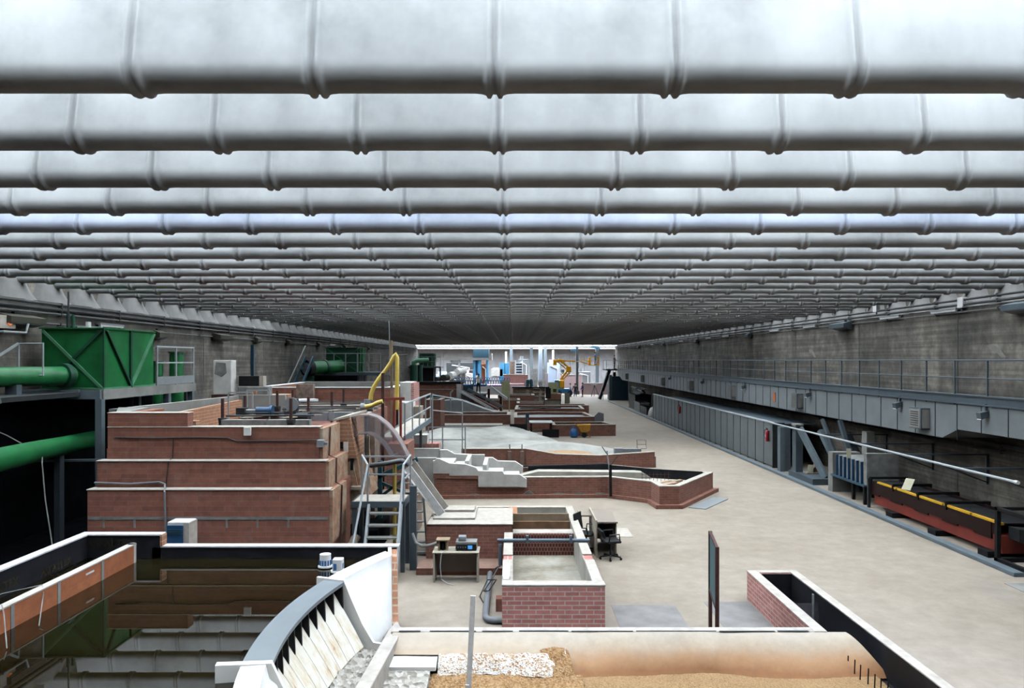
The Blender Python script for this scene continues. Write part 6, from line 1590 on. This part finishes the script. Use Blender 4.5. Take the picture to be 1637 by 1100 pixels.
part('elbow', 'green_pale', t, lambda b: b.tube([(-12.6, 94, 4.3), (-12.6, 94, 4.7), (-12.3, 94.2, 4.95), (-10.9, 95, 5.0)], 0.32, 12), smooth=True)
for x, y, z, r in ((-9.4, 90, 3.1, 0.42), (-8.8, 90.5, 3.3, 0.45), (-8.2, 91, 3.55, 0.48)):
    pass
t = thing('pipe_fittings', 'pale pipe ends lying on the black rim of the far reservoir', 'pipe fitting', (-6.6, 66.5, 3.0))
part('pipe_end', 'green_grey', t, lambda b: b.cyl((-6.85, 66.0, 3.32), (-6.6, 67.0, 3.32), 0.2, n=14), smooth=True)
part('pipe_end', 'green_grey', t, lambda b: b.cyl((-6.25, 66.2, 3.42), (-6.0, 67.4, 3.42), 0.3, n=14), smooth=True)

# ================================================================ FAR HALL beyond the roof edge
t = thing('hall_column', 'thick pale blue column standing at the entrance of the far hall', 'column', (4.1, 110, 0))
part('shaft', 'pale_blue', t, lambda b: b.box(3.82, 4.38, 109.7, 110.3, 0, 7.33))
part('notice', 'paper_white', t, lambda b: b.box(3.72, 4.5, 109.6, 109.68, 1.2, 2.15))
part('print', 'print_grey', t, lambda b: [b.box(3.82, 4.38, 109.585, 109.6, 1.4+0.14*k, 1.44+0.14*k) for k in range(4)])
for x0, x1, lab in ((2.75, 3.75, 'pale board panel left of the pale blue column'), (4.45, 4.95, 'pale board panel right of the pale blue column')):
    one('board_screen', 'stone_grey', lab, 'panel', lambda b: (b.box(x0, x1, 112, 112.15, 0.8, 3.7), b.box(x0, x0+0.1, 112, 112.1, 0, 0.8), b.box(x1-0.1, x1, 112, 112.1, 0, 0.8)))
t = thing('boom_lift', 'orange articulated boom lift with basket raised in the far hall', 'boom lift', (7.4, 105, 0))
part('chassis', 'sky_blue', t, lambda b: (b.box(6.1, 8.3, 104, 106, 0.35, 1.0), b.box(5.9, 6.5, 104.2, 105.8, 1.0, 2.2)), bevel=0.05)
for x in (6.45, 8.0):
    for y in (103.9, 106.0):
        part('wheel', 'print_navy', t, lambda b: b.cyl((x, y-0.12, 0.4), (x, y+0.12, 0.4), 0.4, n=16))
part('turret', 'lift_yellow', t, lambda b: b.box(6.5, 7.3, 104.4, 105.6, 1.0, 2.2), bevel=0.15)
part('lower_arm', 'lift_yellow', t, lambda b: (b.bar((6.7, 105, 2.2), (7.9, 105, 3.75), 0.3, 0.28), b.bar((7.1, 105, 2.2), (8.15, 105, 3.5), 0.3, 0.2)))
part('elbow', 'lift_yellow', t, lambda b: b.box(7.55, 8.3, 104.8, 105.2, 3.3, 4.15), bevel=0.08)
part('upper_arm', 'lift_yellow', t, lambda b: (b.bar((7.95, 105, 3.9), (6.5, 105, 5.2), 0.3, 0.25), b.bar((7.6, 105, 3.7), (6.2, 105, 4.9), 0.3, 0.15)))
part('boom_head', 'lift_yellow', t, lambda b: (b.box(5.7, 7.3, 104.7, 105.3, 4.75, 5.1), b.box(5.7, 6.2, 104.6, 105.4, 4.3, 5.0), b.box(6.9, 7.3, 104.7, 105.3, 4.5, 4.8)), bevel=0.04)
part('boom', 'lift_yellow', t, lambda b: b.bar((7.3, 105, 4.9), (8.9, 105, 4.85), 0.25, 0.2))
part('boom_tube', 'white_paint', t, lambda b: b.bar((8.6, 105, 4.85), (9.6, 105, 4.85), 0.18, 0.14))
part('jib', 'lift_yellow', t, lambda b: (b.bar((9.5, 105, 5.15), (11.0, 105, 4.75), 0.22, 0.14), b.bar((9.5, 105, 4.8), (11.1, 105, 4.35), 0.22, 0.14)))
part('jib_end', 'lift_yellow', t, lambda b: b.box(10.7, 11.05, 104.8, 105.2, 4.25, 5.4), bevel=0.04)
part('basket', 'lift_yellow', t, lambda b: (b.box(10.9, 12.2, 104.4, 105.6, 4.25, 4.4), b.bar((12.15, 104.45, 4.3), (12.15, 104.45, 5.5), 0.09), b.bar((12.15, 105.55, 4.3), (12.15, 105.55, 5.5), 0.09), b.bar((10.95, 104.45, 4.3), (10.95, 104.45, 5.5), 0.08),
     b.bar((10.95, 104.45, 5.45), (12.15, 104.45, 5.45), 0.08), b.bar((12.15, 104.45, 5.45), (12.15, 105.55, 5.45), 0.08), b.bar((10.95, 104.45, 4.9), (12.15, 104.45, 4.9), 0.06)))
t = thing('street_lamp', 'grey lamp post with hanging head behind the boom of the lift', 'lamp', (9.4, 108.5, 0))
part('pole', 'slate_pale', t, lambda b: b.box(9.25, 9.6, 108.4, 108.7, 0, 7.0))
part('lamp_head', 'sky_blue', t, lambda b: b.bar((8.5, 108.5, 6.45), (9.3, 108.5, 6.5), 0.3, 0.25))
part('base', 'slate_pale', t, lambda b: b.box(9.1, 9.75, 108.3, 108.8, 0, 0.5))
one('blue_tarpaulin', 'sky_blue', 'bright blue sheet bunched at the roof edge above the lift basket', 'sheet', lambda b: (b.bar((11.5, 106.25, 7.0), (11.5, 106.25, 7.23), 0.03), b.bar((12.2, 106.25, 6.9), (12.2, 106.25, 7.23), 0.03)) and b.grid(12, 6, lambda u, v: (11.1+1.6*u, 106.0+0.5*v, 6.85 + 0.3*math.sin(math.pi*u)*math.sin(math.pi*v) + 0.15*noise.noise(Vector((u*6, v*5, 0))) - 0.3*u)), smooth='all')
t = thing('blue_tank', 'dark blue rectangular tank on a high white deck in the far hall', 'tank', (-5.0, 118, 0))
part('tank_body', 'blue_steel', t, lambda b: b.box(-6.3, -3.8, 117, 119, 5.4, 6.75))
part('deck', 'concrete_light', t, lambda b: (b.box(-13.0, -3.4, 116.5, 119.5, 5.0, 5.38), b.box(-3.5, -3.3, 116.5, 119.5, 5.0, 6.1)))
for x in (-6.1, -5.3, -4.05, -8.5, -12.5):
    part('leg', 'sky_blue' if x > -7 else 'white_coping', t, lambda b: b.cyl((x, 117, 0), (x, 117, 5.0), 0.3 if -6 < x < -5 else 0.2, n=12))
part('blue_cone', 'blue_plastic', t, lambda b: b.cyl((-5.7, 117.6, 2.6), (-5.7, 117.6, 5.0), 0.2, 0.4))
t = thing('shelf_rack', 'grey shelf rack loaded with dark boxes in the far hall', 'rack', (0.9, 112.5, 0))
for x in (0.4, 1.45):
    part('upright', 'white_coping', t, lambda b: b.box(x-0.05, x+0.05, 112, 113, 0, 5.0))
for k in range(5):
    part('shelf', 'pale_blue', t, lambda b: b.box(0.4, 1.45, 112, 113, 2.95+0.4*k, 3.03+0.4*k))
part('boxes', 'dark_steel', t, lambda b: [b.box(0.5, 1.35, 112.1, 112.9, 3.03+0.4*k, 3.3+0.4*k) for k in range(4)])
one('blue_cabinet', 'sky_blue', 'bright blue cabinet left of the shelf rack', 'cabinet', lambda b: (b.box(-2.0, -1.3, 113, 114, 0, 4.6), b.box(-1.2, -0.6, 113, 114, 0, 4.6), b.box(-2.0, -0.6, 113.4, 114, 0, 4.5)))
one('dark_cabinet', 'rubble_brown', 'dark brown cabinet between the blue cabinet and the shelf rack', 'cabinet', lambda b: (b.box(-0.45, 0.25, 113, 114, 0, 4.7), b.box(-0.5, 0.3, 112.95, 114, 4.7, 4.8)))
one('white_cistern', 'white_plaster', 'pale boxy cistern on a pallet below the blue cabinet', 'cistern', lambda b: (b.box(-3.3, -1.5, 113, 114.5, 2.5, 3.7), b.box(-3.1, -1.7, 113.2, 114.3, 3.7, 3.85), b.box(-3.2, -1.6, 113.1, 114.4, 0, 2.5)), bevel=0.08)
brick_box('brick_bay', 'long low red brick bay in front of the shelf rack', [(-1.4, 109), (2.2, 109), (2.2, 111.5), (-1.4, 111.5)], 2.85, 'brick_pink', 0.3, 1.8, cat='bay')
one('brick_step', 'pink_block', 'pink step block in front of the low red brick bay', 'step', lambda b: (b.box(-1.2, 1.6, 107.6, 108.9, 0, 1.6), b.box(-0.4, 1.9, 107.2, 107.6, 0, 1.2)))
for x, z, lab in ((2.05, 2.3, 'left blue barrel before the pale board panels'), (2.6, 2.35, 'right blue barrel before the pale board panels')):
    one('blue_barrel', 'blue_steel', lab, 'barrel', lambda b: b.lathe([(0.24, 0), (0.28, 0.1), (0.26, 0.6), (0.29, 1.0), (0.26, 1.5), (0.28, 2.1), (0.22, z)], x, 104.5, 0, 12), smooth=True)
# rank of valve wheels along the manifold
t = thing('valve_manifold', 'white manifold bench carrying the rank of blue hand wheels', 'manifold', (-4.5, 108, 0))
part('bench', 'white_coping', t, lambda b: b.box(-8.6, -0.3, 107.6, 109, 0, 1.15))
part('manifold_pipe', 'blue_plastic', t, lambda b: b.tube([(-8.6, 108, 1.35), (-0.3, 108, 1.35)], 0.2, 10), smooth=True)
for i in range(12):
    x = -3.6 + 0.25*i
    part('indicator_lamp', 'lamp_pink', t, lambda b: b.cyl((x, 107.58, 1.45), (x, 107.5, 1.45), 0.08, n=8))
w0 = None
for i in range(22):
    x = -8.4 + 0.37*i
    if w0 is None:
        w0 = thing('gate_valve', 'blue hand wheel on a stem in the far rank of valves', 'valve wheel', (x, 107.9, 1.5), 'rank of valve hand wheels')
        part('rim', 'blue_plastic', w0, lambda b: b.tube([(x+0.19*math.cos(a*math.pi/6), 107.8, 2.2+0.3*math.sin(a*math.pi/6)) for a in range(13)], 0.05, 6))
        part('stem', 'print_navy', w0, lambda b: b.cyl((x, 107.9, 1.5), (x, 107.8, 2.2), 0.06))
    else:
        clone(w0, (x, 107.9, 1.5))
for x, y, zz, r, lab in ((-9.6, 112, 2.6, 0.6, 'large pale pipe end left of the valve rank'), (-8.6, 113, 3.2, 0.5, 'smaller pale pipe end above the large one')):
    one('pipe_section', 'stone_grey', lab, 'pipe', lambda b: (b.cyl((x, y, zz), (x+1.2, y+3, zz+0.2), r, n=16), b.box(x-0.1, x+0.5, y+0.5, y+2.5, 0, zz-r+0.1)), smooth=True)
random.seed(21)
far_goods = (('far_machine', 'pale_blue', -11.0, 124, 4.2, 2.6, 'pale blue machine bulk at the left of the far hall'), ('far_machine', 'stone_grey', -8.0, 121, 3.2, 3.4, 'grey machine bulk beside the pale blue one'),
             ('far_machine', 'pink_block', -10.2, 116, 2.4, 2.0, 'pinkish crate bulk at the left of the far hall'), ('far_machine', 'dark_steel', -9.2, 131, 5.0, 4.6, 'dark machine bulk under the high white deck'),
             ('far_machine', 'white_plaster', -6.7, 113.2, 1.0, 3.0, 'whitish bin before the blue tank legs'), ('far_machine', 'brick_orange', -4.7, 121, 0.9, 4.4, 'orange brick stub between the blue tank legs'),
             ('far_machine', 'duct_metal', 1.8, 126, 1.6, 5.2, 'tall grey locker behind the shelf rack'), ('far_machine', 'pale_blue', 6.2, 113, 1.8, 4.6, 'blue gridded cage behind the boom lift'),
             ('far_machine', 'steel_grey', 11.2, 118, 2.2, 3.2, 'grey unit on the right of the far hall'), ('far_machine', 'dark_steel', 8.4, 120, 1.6, 3.0, 'dark unit behind the lamp post'))
for nm, mat, x, y, w_, h_, lab in far_goods:
    t = thing('machine', lab, 'machine', (x, y, 0))
    part('body', mat, t, lambda b: b.box(x-w_/2, x+w_/2, y-1, y+1, 0, h_), bevel=0.06)
    part('top_unit', mat, t, lambda b: b.cyl((x-w_*0.2, y, h_), (x-w_*0.2, y, h_+0.5), w_*0.18))
    part('side_pipe', 'white_coping', t, lambda b: b.tube([(x+w_*0.3, y-1.05, 0), (x+w_*0.3, y-1.05, h_*0.8), (x-w_*0.3, y-1.05, h_*0.9)], 0.1, 8))
for x0, x1, y, h_, lab in ((7.6, 10.4, 110.5, 2.75, 'pale pink block wall behind the boom lift'), (10.2, 14.4, 108.2, 1.55, 'low pale pink block wall behind the three people'), (4.9, 7.4, 112.6, 2.9, 'pale block wall left of the boom lift')):
    t = thing('block_screen', lab, 'wall', ((x0+x1)/2, y, 0))
    part('blocks', 'pink_block', t, lambda b: b.box(x0, x1, y, y+0.4, 0, h_))
    part('coping', 'white_coping', t, lambda b: b.box(x0-0.05, x1+0.05, y-0.05, y+0.45, h_, h_+0.12))
for x, z0, z1, y, lab in ((-1.2, 4.2, 6.5, 130, 'upright fluorescent tube left in the far hall'), (6.8, 5.2, 6.7, 125, 'upright fluorescent tube above the boom lift')):
    t = thing('light_tube', lab, 'lamp', (x, y, z0))
    part('tube', 'lamp_white', t, lambda b: b.box(x-0.14, x+0.14, y, y+0.2, z0, z1))
    part('bracket', 'slate_paint', t, lambda b: b.box(x-0.1, x+0.1, y+0.2, y+0.3, 0, z1))
for x, y, lab in ((-0.3, 128, 'leftmost slender grey column in the far hall'), (3.1, 124, 'slender grey column left of the pale blue one'), (5.6, 128, 'slender grey column right of the pale blue one'), (13.2, 116, 'slender grey column at the far right')):
    one('slender_column', 'slate_pale', lab, 'column', lambda b: (b.box(x-0.25, x+0.25, y-0.2, y+0.2, 0, 7.3), b.box(x-0.4, x+0.4, y-0.35, y+0.35, 0, 0.2)))
t = thing('tripod_stand', 'dark tripod stand with white head right of the three people', 'tripod', (11.2, 101.5, 0))
part('legs', 'print_navy', t, lambda b: (b.bar((11.2, 101.5, 1.6), (11.8, 101.2, 0), 0.06), b.bar((11.2, 101.5, 1.6), (10.8, 101.9, 0), 0.06), b.bar((11.2, 101.5, 1.6), (11.2, 102.2, 0), 0.06)))
part('head', 'white_paint', t, lambda b: (b.box(10.8, 11.6, 101.3, 101.7, 1.6, 1.66), b.cyl((11.2, 101.5, 1.66), (11.2, 101.5, 1.95), 0.12)))

# ================================================================ PEOPLE
def skin_mesh(name, verts, edges, rad, mat, root_i=0, parent=None, origin=None):
    me = bpy.data.meshes.new(name)
    org = ORG[parent.name] if parent is not None else Vector(origin)
    me.from_pydata([tuple(Vector(v) - org) for v in verts], edges, [])
    me.materials.append(MATS[mat])
    o = bpy.data.objects.new(name, me)
    COL.objects.link(o)
    if parent is not None: o.parent = parent
    else: o.location = org
    ORG[o.name] = org
    o.modifiers.new('skin', 'SKIN').use_smooth_shade = True
    for i, v in enumerate(me.skin_vertices[0].data):
        v.radius = (rad[i], rad[i]) if not isinstance(rad[i], tuple) else rad[i]
        v.use_root = (i == root_i)
    sd = o.modifiers.new('subdivision', 'SUBSURF'); sd.levels = 1; sd.render_levels = 1
    return o
def person(x, y, z, h, face, label, shirt, trousers, arms=((0.10, 0.0), (0.10, 0.0)), spread=0.09, lean=0.0, group=None):
    """standing figure of height h facing angle `face` (0 = towards the camera); arms = (sideways, forward) reach of each hand"""
    k = h/1.75
    ca, sa = math.cos(face), math.sin(face)
    def W(px, py, pz):                       # px to the figure's right, py forwards
        px, py, pz = px*k, (py + lean*pz)*k, pz*k
        return (x + px*ca + py*sa, y - py*ca + px*sa, z + pz)
    V = [(0, 0, 0.95), (0, 0, 1.15), (0, 0, 1.36), (0, 0, 1.46), (0, 0.01, 1.55), (0, 0.02, 1.66), (0, 0.01, 1.72)]
    E = [(0, 1), (1, 2), (2, 3), (3, 4), (4, 5), (5, 6)]
    Rr = [0.135, 0.135, 0.15, 0.07, 0.07, 0.098, 0.06]
    hands = []
    for s, (ax, af) in ((-1, arms[0]), (1, arms[1])):
        i = len(V)
        sh = (s*0.19, 0, 1.38); el = (s*(0.22+ax*0.5), af*0.35-0.02, 1.12+0.08*af); hd = (s*(0.20+ax), 0.06+af, 0.86+0.42*af)
        V += [sh, el, hd]; E += [(2, i), (i, i+1), (i+1, i+2)]; Rr += [0.06, 0.045, 0.032]
        hands.append(hd)
        for q in range(5):                   # four fingers and a thumb
            d = (q-1.5)*0.016 if q < 4 else 0.035
            V.append((hd[0]+(d if q < 4 else -s*0.03), hd[1]+(0.03 if q < 4 else 0.05), hd[2]-(0.10 if q < 4 else 0.05))); E.append((i+2, len(V)-1)); Rr.append(0.01)
    for s in (-1, 1):
        i = len(V)
        V += [(s*0.09, 0, 0.9), (s*spread, 0.02, 0.5), (s*spread*1.15, -0.02, 0.08), (s*spread*1.2, 0.15, 0.03)]
        E += [(0, i), (i, i+1), (i+1, i+2), (i+2, i+3)]; Rr += [0.085, 0.06, 0.045, 0.035]
    body = skin_mesh('person', [W(*v) for v in V], E, [r*k for r in Rr], 'skin', 0, None, (x, y, z))
    tag(body, label, 'person', group)
    sv = [(0, 0, 0.88), (0, 0, 1.15), (0, 0, 1.37), (0, 0, 1.45)]; se = [(0, 1), (1, 2), (2, 3)]; sr = [0.155, 0.15, 0.165, 0.08]
    for s, (ax, af) in ((-1, arms[0]), (1, arms[1])):
        i = len(sv)
        sv += [(s*0.19, 0, 1.385), (s*(0.22+ax*0.5), af*0.35-0.02, 1.12+0.08*af), (s*(0.205+ax*0.9), 0.05+af*0.9, 0.92+0.38*af)]
        se += [(2, i), (i, i+1), (i+1, i+2)]; sr += [0.075, 0.06, 0.048]
    skin_mesh('shirt', [W(*v) for v in sv], se, [r*k for r in sr], shirt, 1, body)
    tv = [(0, 0, 0.98), (0, 0, 0.90)]; te = [(0, 1)]; tr2 = [0.145, 0.15]
    for s in (-1, 1):
        i = len(tv)
        tv += [(s*0.09, 0, 0.84), (s*spread, 0.02, 0.5), (s*spread*1.15, -0.015, 0.1)]; te += [(1, i), (i, i+1), (i+1, i+2)]; tr2 += [0.1, 0.078, 0.066]
    skin_mesh('trousers', [W(*v) for v in tv], te, [r*k for r in tr2], trousers, 0, body)
    def hair(b):
        vs, fs, n, m_ = [], [], 10, 5
        for j in range(m_+1):
            for i in range(n):
                a, e = 2*math.pi*i/n, math.radians(-15 + 105*j/m_)
                vs.append(W(0.105*math.cos(a)*math.cos(e), -0.012 + 0.118*math.sin(a)*math.cos(e), 1.665 + 0.105*math.sin(e) + (0.05 if math.sin(a) > 0.3 and j == 0 else 0)))
        for j in range(m_):
            for i in range(n):
                fs.append((j*n+i, j*n+(i+1) % n, (j+1)*n+(i+1) % n, (j+1)*n+i))
        b.add(vs, fs)
    part('hair', 'hair_dark', body, hair, smooth='all')
    def face_(b):
        for s in (-1, 1):
            p = W(s*0.035, 0.108, 1.665); b.box(p[0]-0.012*k, p[0]+0.012*k, p[1]-0.01*k, p[1]+0.01*k, p[2]-0.008*k, p[2]+0.008*k)
        p = W(0, 0.112, 1.595); b.box(p[0]-0.025*k, p[0]+0.025*k, p[1]-0.01*k, p[1]+0.01*k, p[2]-0.006*k, p[2]+0.006*k)
    part('face_features', 'hair_dark', body, face_)
    for s in (-1, 1):
        def shoe(b):
            b.tube([W(s*spread*1.15, -0.08, 0.045), W(s*spread*1.17, 0.05, 0.05), W(s*spread*1.22, 0.17, 0.03)], [0.045*k, 0.05*k, 0.03*k], 8)
        part('shoe', 'matt_black', body, shoe, smooth=True)
    return body
PI = math.pi
person(-3.12, 66.85, 2.02, 1.76, PI, 'person in white shirt and dark trousers standing on the brick plinth', 'shirt_white', 'trousers_dark', ((0.12, 0.25), (0.16, 0.35)), 0.12)
person(7.85, 101.2, 0.0, 1.85, PI*0.6, 'person in a pale shirt, leftmost of the three standing by the boom lift', 'shirt_pale_blue', 'trousers_dark')
person(8.5, 101.0, 0.0, 1.85, PI, 'person in a dark green top, middle of the three by the boom lift', 'shirt_green', 'trousers_blue', ((0.14, 0.05), (0.14, 0.05)), 0.11)
person(9.5, 101.0, 0.0, 1.95, -PI*0.55, 'person in a dark blue top, rightmost of the three by the boom lift', 'shirt_navy', 'trousers_dark', ((0.1, 0.2), (0.1, 0.1)), 0.13)
person(12.8, 93.2, 3.9, 1.75, PI*0.4, 'person in a purple top standing at the far end of the catwalk', 'shirt_purple', 'trousers_blue', ((0.1, 0.1), (0.1, 0.3)))
person(11.65, 105.0, 4.4, 1.75, PI*0.5, 'person in blue overalls standing in the lift basket', 'shirt_blue', 'shirt_blue', ((0.1, 0.3), (0.1, 0.3)))
